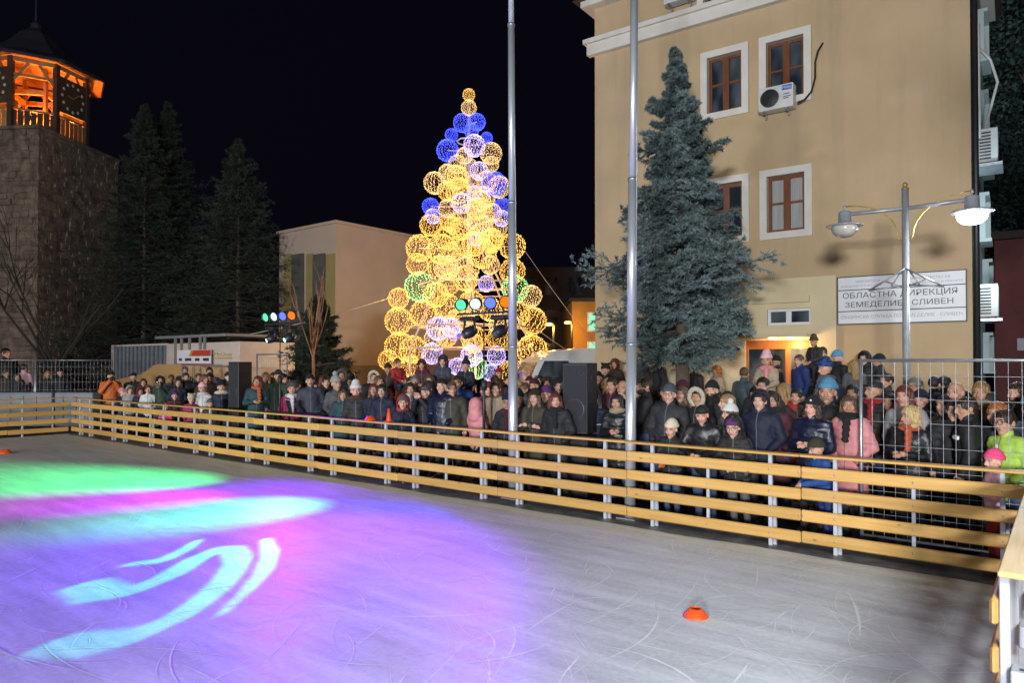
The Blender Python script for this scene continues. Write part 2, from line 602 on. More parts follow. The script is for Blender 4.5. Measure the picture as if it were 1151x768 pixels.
def fence(name, origin, rz, length, label, jitter, first_joint):
    """fence along local +X, boards on the local -Y side (the ice)"""
    root = empty(name, origin, rz, label, 'fence')
    x = first_joint - SEC
    while x < length - 0.05:
        x0, x1 = max(0.0, x), min(length, x + SEC)
        L = x1 - x0
        sx = L / SEC
        if L > 0.08:
            for bi, bz in enumerate(BZ):
                o = inst('board', ME_BOARD, root, (x0 + 0.003, 0, bz + rng.uniform(-.006, .006)), (rng.uniform(-.02, .02), rng.uniform(-.002, .002), 0), (sx, 1, 1))
                if jitter:
                    for bx in (0.022, 0.35, L / 2, L - 0.35, L - 0.022):
                        if bx in (0.022, L - 0.022) and bi in (1, 3):
                            continue
                        inst('bolt', ME_BOLT, o, (bx / sx, -0.0005, 0), (0, 0, 0), (1 / sx, 1, 1))
            inst('top_rail', ME_RAIL, root, (x0 + 0.002, 0, 1.052 + rng.uniform(-.003, .004)), (0, rng.uniform(-.003, .003), 0), (sx, 1, 1))
        for px_ in (x + 0.35, x + SEC - 0.35):
            if 0 <= px_ <= length:
                inst('post', ME_POST, root, (px_, BT + 0.002, 0))
                if abs(px_ - x - SEC + 0.35) < 0.01 or jitter:
                    inst('brace', ME_BRACE, root, (px_ + 0.03, BT + 0.06, 0))
        if 0 <= x + SEC / 2 <= length:
            inst('post', ME_SPOST, root, (x + SEC / 2, BT + 0.002, 0.13))
        x += SEC
    return root


fence('rink_fence', (CORNER_X, FY, 0), 0, NEAR_X - CORNER_X + 0.05, 'long yellow board fence between the ice and the crowd', True, (-2.35 - CORNER_X) % SEC)
# far end: runs from the corner towards the camera side
fence('rink_fence', (CORNER_X, -14, 0), R(90), 14 + FY - 0.06, 'far end board fence left of the corner, before the grey blocks', False, 0.8)
# near end: from the opening beside the camera to the corner
nf = empty('rink_fence', (NEAR_X, FY - 0.06, 0), R(-90), 'near end fence at the right edge with its wide pale plank', 'fence')
NL = FY - 0.06 - 4.2
for bz in BZ:
    o = inst('board', ME_BOARD, nf, (0.02, -0.135, bz), (0, 0, 0), (NL / SEC, 1, 1))
_b = MB(); _b.box((-0.3, -0.10, 1.052), (NL, 0.17, 1.082), 0, 0.006); _b.build('top_rail', M_pale_pine, nf)
for k in range(8):
    xx = NL - 0.06 - k * 0.36
    if k % 2 == 0:
        inst('post', ME_POST, nf, (xx, -0.097, 0))
        inst('brace', ME_BRACE, nf, (xx + 0.05, -0.02, 0.0))
        _b = MB(); _b.box((xx - 0.02, -0.05, 0.5), (xx + 0.10, 0.03, 0.62), 0, 0.006); _b.build('bracket', M_white_paint, nf)
    else:
        _b = MB(); _b.tube([(xx, 0.02, 0.02), (xx, 0.02, 1.05)], 0.016, 8); _b.build('post', M_white_paint, nf)
for k in range(7):
    inst('bolt', ME_BOLT, nf, (NL - 0.12 - 0.5 * k, 0.03, 1.0835), (R(-90), 0, 0))

# cones on the ice and on the rail
M_cone = noise_mat('orange plastic', (0.85, 0.10, 0.015), (0.72, 0.075, 0.01), 12, 0.4, 0, 0.05)


def disc_cone(loc, label, s=1.0):
    b = MB(); b.lathe([(0.098, 0), (0.104, 0.006), (0.098, 0.014), (0.085, 0.03), (0.055, 0.062), (0.040, 0.070), (0.034, 0.066), (0.05, 0.05), (0.09, 0.004)], 24)
    o = b.build('disc_cone', M_cone, None, loc); o.scale = (s, s, s)
    return tag(o, label, 'cone')


p = on_z(782, 694); disc_cone((p.x, p.y, 0.004), 'low orange training cone lying on the grey ice', 1.0)
p = on_z(6, 510); disc_cone((p.x, p.y, 0.004), 'low orange training cone far left on the ice', 1.3)
p = on_y(416, 466, FY + 0.02); disc_cone((p.x, p.y, 1.085), 'low orange training cone on the fence rail', 1.05)
p = on_y(437, 466, FY + 0.02)
b = MB(); b.box((-.065, -.065, 0), (.065, .065, 0.012), 0, 0.006); b.lathe([(0.05, 0.012), (0.046, 0.03), (0.018, 0.225), (0.012, 0.23), (0.0, 0.23)], 18)
tag(b.build('traffic_cone', M_cone, None, (p.x, p.y, 1.084)), 'small pointed orange cone standing on the fence rail', 'cone')
# ================================================================== office building on the right
BROT = R(2.65)
M_stucco = noise_mat('ochre stucco', (0.54, 0.395, 0.235), (0.475, 0.345, 0.20), 0.9, 0.85, 0, 0.35, bscale=55, lo=0.35, hi=0.65, bdist=0.01)
def weather(m, amount=0.22):
    nt = m.node_tree; b_ = nt.nodes['Principled BSDF']; src = b_.inputs['Base Color'].links[0].from_socket
    tc = nt.nodes.new('ShaderNodeTexCoord'); mp = nt.nodes.new('ShaderNodeMapping'); mp.inputs['Scale'].default_value = (2.2, 2.2, 0.16)
    link(nt, tc.outputs['Object'], mp.inputs[0])
    n = nt.nodes.new('ShaderNodeTexNoise'); n.inputs['Scale'].default_value = 1.0; n.inputs['Detail'].default_value = 7; n.inputs['Roughness'].default_value = 0.65
    link(nt, mp.outputs[0], n.inputs['Vector'])
    r = nt.nodes.new('ShaderNodeValToRGB'); r.color_ramp.elements[0].position = 0.5; r.color_ramp.elements[0].color = (0, 0, 0, 1); r.color_ramp.elements[1].position = 0.78; r.color_ramp.elements[1].color = (amount,) * 3 + (1,)
    link(nt, n.outputs['Fac'], r.inputs[0])
    mx = nt.nodes.new('ShaderNodeMixRGB'); mx.inputs[2].default_value = (0.30, 0.24, 0.17, 1)
    link(nt, r.outputs[0], mx.inputs[0]); link(nt, src, mx.inputs[1]); link(nt, mx.outputs[0], b_.inputs['Base Color'])


weather(M_stucco, 0.38)
M_cream = noise_mat('cream stucco', (0.70, 0.59, 0.38), (0.62, 0.51, 0.32), 1.2, 0.85, 0, 0.3, bscale=50)
M_trim = noise_mat('white plaster trim', (0.72, 0.68, 0.62), (0.64, 0.60, 0.54), 3, 0.8, 0, 0.2, bscale=40)
M_brown = noise_mat('brown window wood', (0.20, 0.065, 0.022), (0.13, 0.042, 0.015), 3, 0.45, 0, 0.1, stretch=(4, 4, 1))
M_pane = noise_mat('dark glass with painted reflections', (0.018, 0.026, 0.036), (0.13, 0.16, 0.19), 1.1, 0.07, 0, 0, detail=2, stretch=(1.6, 1, 0.7), spec=0.8, lo=0.42, hi=0.7)  # pale reflections painted into the glass colour
M_curtain = noise_mat('pale curtain', (0.42, 0.42, 0.41), (0.30, 0.30, 0.30), 3, 0.9, 0, 0.3, stretch=(14, 1, 0.5))
M_side = noise_mat('grey side stucco', (0.42, 0.46, 0.46), (0.30, 0.33, 0.335), 0.8, 0.9, 0, 0.3, bscale=30)
M_pvc = noise_mat('white plastic frame', (0.78, 0.78, 0.77), (0.70, 0.70, 0.69), 8, 0.4)
M_acw = noise_mat('white air conditioner case', (0.72, 0.72, 0.70), (0.62, 0.62, 0.61), 5, 0.45)
M_grille = noise_mat('dark fan grille', (0.05, 0.055, 0.06), (0.03, 0.03, 0.035), 20, 0.5)
M_roof = noise_mat('dark roof tiles', (0.06, 0.035, 0.03), (0.035, 0.025, 0.022), 6, 0.8, 0, 0.4)
p0 = on_y(1093, 330, 16.6)
BO = Vector((p0.x, p0.y, 0))
FN = Vector((math.sin(BROT), -math.cos(BROT), 0))
FX = Vector((math.cos(BROT), math.sin(BROT), 0))


def fac(px, py):
    """pixel on the facade -> (x along the facade, z)"""
    q = on_plane(px, py, BO, FN)
    return (q - BO).dot(FX), q.z


LFT = fac(669, 330)[0]
bld = empty('office_building', BO, BROT, 'ochre stucco office building with brown windows and white trims', 'building')
W_DEEP = 0.16
cw0 = fac(669, 63)[1]
# window openings: (x0, z0, x1, z1, curtain)
def rect(pxl, pyt, pxr, pyb, pyt2=None, pyb2=None):
    xl, zt = fac(pxl, pyt); xr, zb = fac(pxr, pyb)
    return xl, zb, xr, zt


wins = []
# measured on the outer trim's right edge (vertical) and left edge
a_top = fac(912, 28)[1]; a_bot = fac(912, 112)[1]
b_top = fac(914, 183.5)[1]; b_bot = fac(914, 264.7)[1]
TR = 0.16
x2l, x2r = fac(853.5, 40)[0], fac(912, 28)[0]
x1l, x1r = fac(788, 60)[0], fac(841.5, 50)[0]
wins.append((x2l + TR, a_bot + TR, x2r - TR, a_top - TR, False))
wins.append((x1l + TR, a_bot + TR, x1r - TR, a_top - TR, False))
wins.append((x2l + TR, b_bot + TR, x2r - TR, b_top - TR, True))
wins.append((x1l + TR, b_bot + TR, x1r - TR, b_top - TR, False))
ATT0 = fac(790, 13)[1] + TR
x3l, x3r = fac(784, 10)[0], fac(834, 2)[0]
WALL_TOP = fac(669, 14)[1] + 0.1
wins.append((x3l + TR, ATT0, x3r - TR, WALL_TOP - 0.25, False))
cel0, cel1 = fac(863, 366), fac(912, 346)
wins.append((cel0[0], cel0[1], cel1[0], cel1[1], 'pvc'))
cel2, cel3 = fac(800, 366), fac(842, 348)
wins.append((cel2[0], cel2[1], cel3[0], cel3[1], 'pvc'))
dr0, dr1 = fac(838, 440), fac(910, 382)
DOOR = (dr0[0], 0.56, dr1[0], dr1[1])
holes = [w[:4] for w in wins] + [DOOR]
xs = sorted(set([LFT, 0.0] + [h[0] for h in holes] + [h[2] for h in holes]))
zs = sorted(set([0.0, WALL_TOP] + [h[1] for h in holes] + [h[3] for h in holes]))
b = MB()
for i in range(len(xs) - 1):
    for j in range(len(zs) - 1):
        cx_, cz_ = (xs[i] + xs[i + 1]) / 2, (zs[j] + zs[j + 1]) / 2
        if any(h[0] < cx_ < h[2] and h[1] < cz_ < h[3] for h in holes):
            continue
        b.quad((xs[i], 0, zs[j]), (xs[i + 1], 0, zs[j]), (xs[i + 1], 0, zs[j + 1]), (xs[i], 0, zs[j + 1]))
for h in holes:                                            # reveals
    x0, z0, x1, z1 = h
    d = W_DEEP + 0.1
    b.quad((x0, 0, z0), (x0, 0, z1), (x0, d, z1), (x0, d, z0), 1); b.quad((x1, 0, z0), (x1, d, z0), (x1, d, z1), (x1, 0, z1), 1)
    b.quad((x0, 0, z1), (x1, 0, z1), (x1, d, z1), (x0, d, z1), 1); b.quad((x0, 0, z0), (x0, d, z0), (x1, d, z0), (x1, 0, z0), 1)
BD = 6.8
b.quad((0, 0, 0), (0, BD, 0), (0, BD, WALL_TOP), (0, 0, WALL_TOP), 2)
b.quad((LFT, BD, 0), (LFT, 0, 0), (LFT, 0, WALL_TOP), (LFT, BD, WALL_TOP), 0)
b.quad((0, BD, 0), (LFT, BD, 0), (LFT, BD, WALL_TOP), (0, BD, WALL_TOP), 2)
b.quad((LFT, 0, WALL_TOP), (0, 0, WALL_TOP), (0, BD, WALL_TOP), (LFT, BD, WALL_TOP), 2)
b.build('wall', [M_stucco, M_trim, M_side], bld)


def pane_window(w, parent):
    x0, z0, x1, z1, kind = w
    y = W_DEEP
    if kind == 'pvc':
        fr = MB(); t = 0.06
        xm = x0 + (x1 - x0) * 0.48
        for (a, c) in (((x0, z0), (x1, z0 + t)), ((x0, z1 - t), (x1, z1)), ((x0, z0 + t), (x0 + t, z1 - t)), ((x1 - t, z0 + t), (x1, z1 - t)), ((xm - t, z0 + t), (xm + t, z1 - t))):
            fr.box((a[0] + .002, 0.03, a[1] + .002), (c[0] - .002, 0.09, c[1] - .002))
        wo = fr.build('window', M_pvc, parent)
        for (a, c) in ((x0 + t, xm - t), (xm + t, x1 - t)):
            g = MB(); g.box((a, 0.055, z0 + t), (c, 0.065, z1 - t)); g.build('pane', M_pane, wo)
        return
    tr = MB(); T = TR; P = 0.055
    for (a, c) in (((x0 - T, z0 - T), (x1 + T, z0)), ((x0 - T, z1), (x1 + T, z1 + T)), ((x0 - T, z0), (x0, z1)), ((x1, z0), (x1 + T, z1))):
        tr.box((a[0], -P, a[1]), (c[0], 0.02, c[1]))
    fr = MB(); t = 0.075
    xm, zm = (x0 + x1) / 2, z0 + (z1 - z0) * 0.52
    e = 0.003
    fr.box((x0 + e, y - 0.05, z0 + e), (x0 + t, y + 0.03, z1 - e)); fr.box((x1 - t, y - 0.05, z0 + e), (x1 - e, y + 0.03, z1 - e))
    fr.box((x0 + t, y - 0.05, z0 + e), (x1 - t, y + 0.03, z0 + t)); fr.box((x0 + t, y - 0.05, z1 - t), (x1 - t, y + 0.03, z1 - e))
    fr.box((xm - t, y - 0.06, z0 + t), (xm + t, y + 0.03, z1 - t))
    fr.box((x0 + t, y - 0.045, zm - 0.025), (xm - t, y + 0.02, zm + 0.025)); fr.box((xm + t, y - 0.045, zm - 0.025), (x1 - t, y + 0.02, zm + 0.025))
    wo = fr.build('window', M_brown, parent)
    tr.build('trim', M_trim, wo)
    for (a, c) in ((x0 + t, xm - t), (xm + t, x1 - t)):
        for (d, f) in ((z0 + t, zm - 0.025), (zm + 0.025, z1 - t)):
            g = MB(); g.box((a, y - 0.006, d), (c, y, f)); g.build('pane', M_curtain if kind else M_pane, wo)


for w in wins:
    pane_window(w, bld)
# cornice band, eave
CB = fac(669, 63)[1]
b = MB(); b.box((LFT - 0.16, -0.16, CB), (0.05, 0.02, CB + 0.30)); b.box((LFT - 0.24, -0.24, CB + 0.30), (0.12, 0.02, CB + 0.42)); b.build('cornice', M_trim, bld)
b = MB(); b.box((LFT - 0.28, -0.28, WALL_TOP), (0.3, BD + 0.3, WALL_TOP + 0.16)); b.build('eave', M_trim, bld)
b = MB(); b.geo([(LFT - 0.45, -0.45, WALL_TOP + 0.16), (0.45, -0.45, WALL_TOP + 0.16), (0.45, BD + .4, WALL_TOP + 0.16), (LFT - 0.45, BD + .4, WALL_TOP + 0.16), (LFT / 2 - 2, BD / 2, WALL_TOP + 2.6), (LFT / 2 + 2, BD / 2, WALL_TOP + 2.6)],
                [(0, 1, 5, 4), (1, 2, 5), (2, 3, 4, 5), (3, 0, 4), (3, 2, 1, 0)]); b.build('roof', M_roof, bld)
# entrance portal: cream field with a ledge and a pilaster
px0, pz1 = fac(800, 319); px1, _ = fac(940, 313)
b = MB()
PX1 = px1; PX0 = fac(742, 340)[0]
dl, dz0, dr_, dz1 = DOOR
ch = [(cel0[0], cel0[1], cel1[0], cel1[1]), (cel2[0], cel2[1], cel3[0], cel3[1]), DOOR]
xs = sorted(set([PX0, PX1] + [h[0] for h in ch] + [h[2] for h in ch])); zs = sorted(set([0.56, pz1] + [h[1] for h in ch] + [h[3] for h in ch]))
for i in range(len(xs) - 1):
    for j in range(len(zs) - 1):
        cx_, cz_ = (xs[i] + xs[i + 1]) / 2, (zs[j] + zs[j + 1]) / 2
        if any(h[0] < cx_ < h[2] and h[1] < cz_ < h[3] for h in ch):
            continue
        b.box((xs[i], -0.05, zs[j]), (xs[i + 1], -0.002, zs[j + 1]))
b.build('portal_facing', M_cream, bld)
lz = fac(880, 341)[1]
b = MB(); b.box((PX0, -0.16, lz), (fac(911, 340)[0], -0.05, lz + 0.09)); b.box((PX0, -0.12, lz + 0.09), (fac(911, 340)[0], -0.05, lz + 0.14)); b.build('ledge', M_cream, bld)
lz = fac(880, 381)[1]
b = MB(); b.box((PX0, -0.55, lz + 0.02), (fac(913, 381)[0], -0.052, lz + 0.10)); b.build('door_canopy', M_cream, bld)
M_lampwarm = emit_mat('warm porch lamp', (1.0, 0.62, 0.25), 14)
b = MB(); b.lathe([(0.0, -0.05), (0.07, -0.045), (0.09, -0.02), (0.09, 0)], 14); b.build('porch_lamp', M_lampwarm, bld, ((dl + dr_) / 2, -0.3, lz + 0.018))
point('porch_lamp_light', ((dl + dr_) / 2 + 0.4, -0.35, lz - 0.15), 38, (1.0, 0.62, 0.25), 0.08, bld)
# door: glazed double door in orange-brown wood
M_door = noise_mat('orange varnished door', (0.46, 0.16, 0.035), (0.36, 0.115, 0.025), 3, 0.4, 0, 0.1, stretch=(5, 5, 1))
b = MB(); t = 0.11
n_leaf = 3
for k in range(n_leaf + 1):
    xx = dl + (dr_ - dl) * k / n_leaf
    b.box((max(dl + .003, xx - t / 2), 0.04, 0.57), (min(dr_ - .003, xx + t / 2), 0.12, dz1 - 0.003))
for k in range(n_leaf):
    xa, xb = dl + (dr_ - dl) * k / n_leaf + t / 2, dl + (dr_ - dl) * (k + 1) / n_leaf - t / 2
    b.box((xa, 0.045, dz1 - 0.2), (xb, 0.115, dz1 - 0.003)); b.box((xa, 0.045, 0.57), (xb, 0.115, 0.8)); b.box((xa, 0.045, 1.55), (xb, 0.115, 1.63))
door = b.build('door', M_door, bld)
for k in range(n_leaf):
    xa, xb = dl + (dr_ - dl) * k / n_leaf + t / 2, dl + (dr_ - dl) * (k + 1) / n_leaf - t / 2
    for (za, zb) in ((0.8, 1.55), (1.63, dz1 - 0.2)):
        g = MB(); g.box((xa, 0.075, za), (xb, 0.085, zb)); g.build('pane', M_pane, door)
# wall base moulding seen as a faint line
b = MB(); zz = fac(1010, 420)[1]; b.box((PX1 + 0.05, -0.03, 0.56), (-0.02, -0.001, zz)); b.build('plinth', M_stucco, bld)
# drain pipe on the corner
b = MB(); b.tube([(0.07, 0.15, 0.3), (0.07, 0.15, WALL_TOP)], 0.055, 10); b.build('drain_pipe', M_dark_metal, bld)


def air_con(x, z, y, rz, s=1.0, grille_only=False, logo=None, parent=bld):
    """wall unit: box x wide from (x), hung in front of the wall"""
    q = Matrix.Translation((x, y, z)) @ Matrix.Rotation(rz, 4, 'Z') @ Matrix.Scale(s, 4)
    def bb(a, c, ch=0.0):
        m = MB(); m.box(a, c, 0, ch)
        m.v = [(q @ Vector(v))[:] for v in m.v]
        return m
    case = bb((0, -0.30, 0), (0.80, 0, 0.55), 0.02).build('air_conditioner', M_acw, parent)
    m = MB(); m.lathe([(0.0, 0.0), (0.205, 0.0), (0.22, -0.008)], 28, 0, q @ Matrix.Translation((0.27, -0.305, 0.275)) @ Matrix.Rotation(R(90), 4, 'X'))
    fan = m.build('fan', M_grille, case)
    g = MB()
    for rr in (0.05, 0.09, 0.13, 0.17, 0.21):
        g.ring((0, 0, 0), rr, 0.004, 'y', 24, 4, 0, q @ Matrix.Translation((0.27, -0.314, 0.275)))
    for k in range(8):
        a = k * math.pi / 8
        g.tube([q @ Vector((0.27 + .21 * math.cos(a), -0.314, 0.275 + .21 * math.sin(a))), q @ Vector((0.27 - .21 * math.cos(a), -0.314, 0.275 - .21 * math.sin(a)))], 0.004, 4)
    g.build('guard', M_dark_metal, case)
    br = MB()
    for xx in (0.1, 0.62):
        for pt in (((xx, -0.3, -0.04), (xx + 0.04, 0.0, -0.002)), ((xx, -0.04, -0.12), (xx + 0.04, 0.0, -0.04))):
            m = bb(*pt); br.geo(m.v, m.f)
    br.build('bracket', M_galv, case)
    if logo:
        m = bb((0.55, -0.307, 0.40), (0.77, -0.3005, 0.515)); m.build('badge', MATS['blue badge'], case)
        me = text_mesh(logo, 0.085 * s, M_pvc, extrude=0.001)
        inst('lettering', me, case, q @ Vector((0.66, -0.311, 0.457)), (R(90), 0, rz))
        for k, zz in enumerate((0.30, 0.24, 0.20)):
            m = bb((0.58, -0.3035, zz), (0.58 + (0.14, 0.17, 0.12)[k], -0.3005, zz + 0.018)); m.build('print', M_dark_metal, case)
    return case


noise_mat('blue badge', (0.02, 0.16, 0.55), (0.015, 0.13, 0.5), 5, 0.4)
ax, az = fac(857, 131)
ax1, _ = fac(899, 125)
air_con(ax, az, -0.06, 0, (ax1 - ax) / 0.86, logo='Midea')
ax, az = fac(752, 11)
air_con(ax, az, -0.06, 0, 0.95)
# cable from the unit up into the wall
pts = []
for (u, w_, dy) in ((899, 118, -0.2), (906, 114, -0.14), (913, 104, -0.08), (917, 88, -0.06), (917, 70, -0.05), (920, 58, -0.05), (925, 48, 0.0)):
    q = fac(u, w_); pts.append((q[0], dy, q[1]))
b = MB(); b.tube(pts, 0.022, 6); b.build('cable', M_black_plastic, bld)
# units and small windows down the right-hand side wall
M_sidepane = glass_mat('teal side glass', (0.05, 0.08, 0.09), 0.1)
for k, (yy, zz, sc) in enumerate(((0.9, 3.05, 0.95), (1.2, 6.35, 1.0), (2.6, 11.9, 1.0))):
    # turned so that its front faces along the side wall
    m = MB(); m.box((0.06, yy, zz), (0.06 + 0.36 * sc, yy + 0.85 * sc, zz + 0.72 * sc), 0, 0.02)
    case = m.build('air_conditioner', M_acw, bld)
    g = MB()
    for i in range(9):
        g.box((0.10, yy - 0.012, zz + 0.06 + i * 0.068 * sc), (0.30 * sc, yy - 0.001, zz + 0.09 + i * 0.068 * sc))
    g.build('louvre', M_grille, case)
    m = MB(); m.box((0.0, yy - 0.05, zz - 0.09), (0.5 * sc, yy + 0.9, zz - 0.03)); m.box((0.0, yy + 0.1, zz - 0.5), (0.06, yy + 0.16, zz - 0.09)); m.box((0.0, yy + 0.7, zz - 0.5), (0.06, yy + 0.76, zz - 0.09)); m.build('bracket', M_galv, case)
for (yy, zz, hh) in ((3.2, 9.3, 1.1), (3.0, 5.0, 1.0), (5.2, 3.7, 1.0), (3.0, 7.3, 1.1), (5.6, 7.2, 1.0), (5.2, 1.9, 0.9)):
    m = MB(); t = 0.08
    m.box((0.002, yy, zz), (0.14, yy + t, zz + hh)); m.box((0.002, yy + 0.9, zz), (0.22, yy + 0.9 + t, zz + hh)); m.box((0.002, yy - .02, zz - t), (0.26, yy + 1.0, zz)); m.box((0.002, yy, zz + hh), (0.22, yy + 0.9 + t, zz + hh + t))
    wo = m.build('window', M_side, bld)
    m = MB(); m.box((0.003, yy + t, zz), (0.1, yy + 0.9, zz + hh)); m.build('pane', M_sidepane, wo)
b = MB(); b.tube([(0.12, 1.6, 6.9), (0.3, 1.5, 7.6), (0.42, 1.5, 8.1), (0.3, 1.5, 8.6), (0.1, 1.5, 8.9)], 0.03, 6); b.build('cable', M_pvc, bld)
b = MB(); b.tube([(0.1, 0.9, 6.8), (0.1, 0.9, 9.2)], 0.04, 8); b.build('conduit', M_pvc, bld)

# sign board
M_sign = noise_mat('white sign face', (0.76, 0.77, 0.80), (0.70, 0.71, 0.74), 3, 0.4)
M_ink = noise_mat('dark sign ink', (0.035, 0.035, 0.05), (0.05, 0.05, 0.065), 30, 0.5)
M_greyink = noise_mat('grey sign ink', (0.30, 0.30, 0.33), (0.36, 0.36, 0.4), 30, 0.5)
sx0, sz0 = fac(943, 364.5); sx1, sz1 = fac(1085.5, 304)
sgn = empty('sign_board', BO + FX * sx0 + FN * 0.06, BROT, 'white sign board with dark Cyrillic lettering on the ochre wall', 'sign')
sgn.location.z = sz0
SW, SH = sx1 - sx0, sz1 - sz0
b = MB(); b.box((0, 0, 0), (SW, 0.04, SH)); b.build('panel', M_sign, sgn)
b = MB(); t = 0.022
b.box((-t, -0.012, -t), (SW + t, 0.045, 0)); b.box((-t, -0.012, SH), (SW + t, 0.045, SH + t)); b.box((-t, -0.012, 0), (0, 0.045, SH)); b.box((SW, -0.012, 0), (SW + t, 0.045, SH))
b.box((0, -0.004, SH * 0.255), (SW, -0.0005, SH * 0.275)); b.box((0, -0.004, SH * 0.715), (SW, -0.0005, SH * 0.735))
b.build('frame', M_ink, sgn)


def sign_line(txt, cx_, cz_, width, height, mat, parent=sgn):
    me = text_mesh(txt, 1.0, mat, extrude=0.0015, weight=0.0)
    co = np.empty(len(me.vertices) * 3, np.float32); me.vertices.foreach_get('co', co); co = co.reshape(-1, 3)
    w, h = np.ptp(co[:, 0]), np.ptp(co[:, 1])
    mid = (co.max(0) + co.min(0)) / 2
    co[:, 0] = (co[:, 0] - mid[0]) * (width / w)
    co[:, 1] = (co[:, 1] - mid[1]) * (height / h)
    me.vertices.foreach_set('co', co.ravel())
    return inst('lettering', me, parent, (cx_, -0.0025, cz_), (R(90), 0, 0))


sign_line('ОБЛАСТНА ДИРЕКЦИЯ', SW * 0.49, SH * 0.595, SW * 0.90, SH * 0.15, M_ink)
sign_line('ЗЕМЕДЕЛИЕ - СЛИВЕН', SW * 0.485, SH * 0.395, SW * 0.85, SH * 0.14, M_ink)
sign_line('ОБЩИНСКА СЛУЖБА ПО ЗЕМЕДЕЛИЕ - СЛИВЕН', SW * 0.5, SH * 0.135, SW * 0.95, SH * 0.085, M_greyink)
sign_line('МИНИСТЕРСТВО НА', SW * 0.25, SH * 0.90, SW * 0.2, SH * 0.05, M_greyink)
sign_line('ЗЕМЕДЕЛИЕТО И ХРАНИТЕ', SW * 0.19, SH * 0.80, SW * 0.34, SH * 0.05, M_greyink)
sign_line('МИНИСТЕРСТВО НА', SW * 0.74, SH * 0.90, SW * 0.3, SH * 0.055, M_greyink)
sign_line('ЗЕМЕДЕЛИЕТО И ХРАНИТЕ', SW * 0.79, SH * 0.80, SW * 0.38, SH * 0.055, M_greyink)

# dark red house wall and neighbouring facade at the far right
M_redwall = noise_mat('dark red render', (0.16, 0.045, 0.045), (0.10, 0.03, 0.032), 1.5, 0.9, 0, 0.3)
M_whiteband = noise_mat('grey white band', (0.5, 0.52, 0.54), (0.4, 0.42, 0.45), 2, 0.8)
rw = empty('red_house', (-1.9, 28.5, 0), R(4), 'dark red house wall beyond the right side of the office building', 'house')
b = MB(); b.box((0, 0, 0), (9, 6, 6.2)); b.build('wall', M_redwall, rw)
b = MB(); b.box((-0.3, -0.3, 6.2), (9.3, 6.3, 6.45)); b.build('roof', M_roof, rw)
b = MB(); b.box((0.6, -0.06, 2.5), (4.5, -0.002, 2.9)); b.build('shop_band', M_whiteband, rw)
# ================================================================== street lamp with two arms
M_lampgrey = noise_mat('grey painted lamp post', (0.42, 0.44, 0.47), (0.33, 0.35, 0.38), 12, 0.4, 0.3, 0.05)
M_brass = noise_mat('gilded scroll', (0.62, 0.47, 0.16), (0.50, 0.36, 0.11), 12, 0.35, 0.6)
M_globe_off = noise_mat('unlit milky globe', (0.55, 0.52, 0.45), (0.45, 0.42, 0.36), 4, 0.25)
M_globe_on = emit_mat('lit white globe', (1.0, 0.97, 1.0), 16, sample=False)
lp = at_depth(1018, 300, 11.0)
lamp = empty('street_lamp', (lp.x, lp.y, 0), 0, 'grey street lamp with two curved arms, only its right head lit', 'street lamp')
LT = on_plane(1018, 213, lp, FWH).z
b = MB(); b.tube([(0, 0, 0), (0, 0, 1.0), (0, 0, 1.05), (0, 0, LT)], [0.085, 0.08, 0.055, 0.05], 12); b.build('post', M_lampgrey, lamp)
b = MB(); b.lathe([(0.0, 0.12), (0.03, 0.10), (0.04, 0.07), (0.03, 0.04), (0.055, 0.02), (0.055, 0)], 12); b.build('finial', M_brass, lamp, (0, 0, LT))
AZ = LT - 0.30
for s, lit in ((-1, False), (1, True)):
    E_ = 0.88
    b = MB(); b.tube([(0, 0, AZ), (s * E_, 0, AZ + 0.02)], 0.032, 8); arm = b.build('arm', M_lampgrey, lamp)
    pts = [(s * 0.055, 0, AZ - 0.50)]
    for k in range(9):
        a = R(90) * k / 8
        pts.append((s * (0.10 + (E_ - 0.12) * (1 - math.cos(a))), 0, AZ - 0.45 + 0.60 * math.sin(a)))
    b = MB(); b.tube(pts, 0.011, 6); b.build('scroll', M_brass, lamp)
    hd = MB()
    hd.lathe([(0.0, 0.22), (0.02, 0.215), (0.025, 0.17), (0.01, 0.16), (0.012, 0.13), (0.085, 0.12), (0.095, 0.10), (0.10, -0.06), (0.15, -0.08), (0.27, -0.105), (0.285, -0.12), (0.27, -0.13), (0.17, -0.135), (0.0, -0.13)], 24)
    h = hd.build('lamp_shade', M_lampgrey, lamp, (s * E_, 0, AZ - 0.05))
    g = MB(); g.lathe([(0.20, -0.134), (0.205, -0.17), (0.185, -0.235), (0.13, -0.285), (0.06, -0.308), (0.0, -0.31)], 20)
    g.build('globe', M_globe_on if lit else M_globe_off, h)
    if lit:
        point('lit_head', (s * E_, 0, AZ - 0.42), 95, (0.93, 0.96, 1.0), 0.12, lamp)
TZ = on_plane(1018, 302, lp, FWH).z
b = MB()
for s in (-1, 1):
    b.tube([(0, -0.05, TZ), (s * 0.52, -0.05, TZ - 0.32)], 0.014, 6); b.tube([(s * 0.05, -0.05, TZ - 0.26), (s * 0.52, -0.05, TZ - 0.32)], 0.012, 6)
    b.tube([(s * 0.06, -0.05, TZ - 0.05), (s * 0.2, -0.05, TZ - 0.28)], 0.012, 6); b.tube([(s * 0.3, -0.05, TZ - 0.18), (s * 0.05, -0.05, TZ - 0.28)], 0.012, 6)
b.build('bracket', M_galv, lamp)

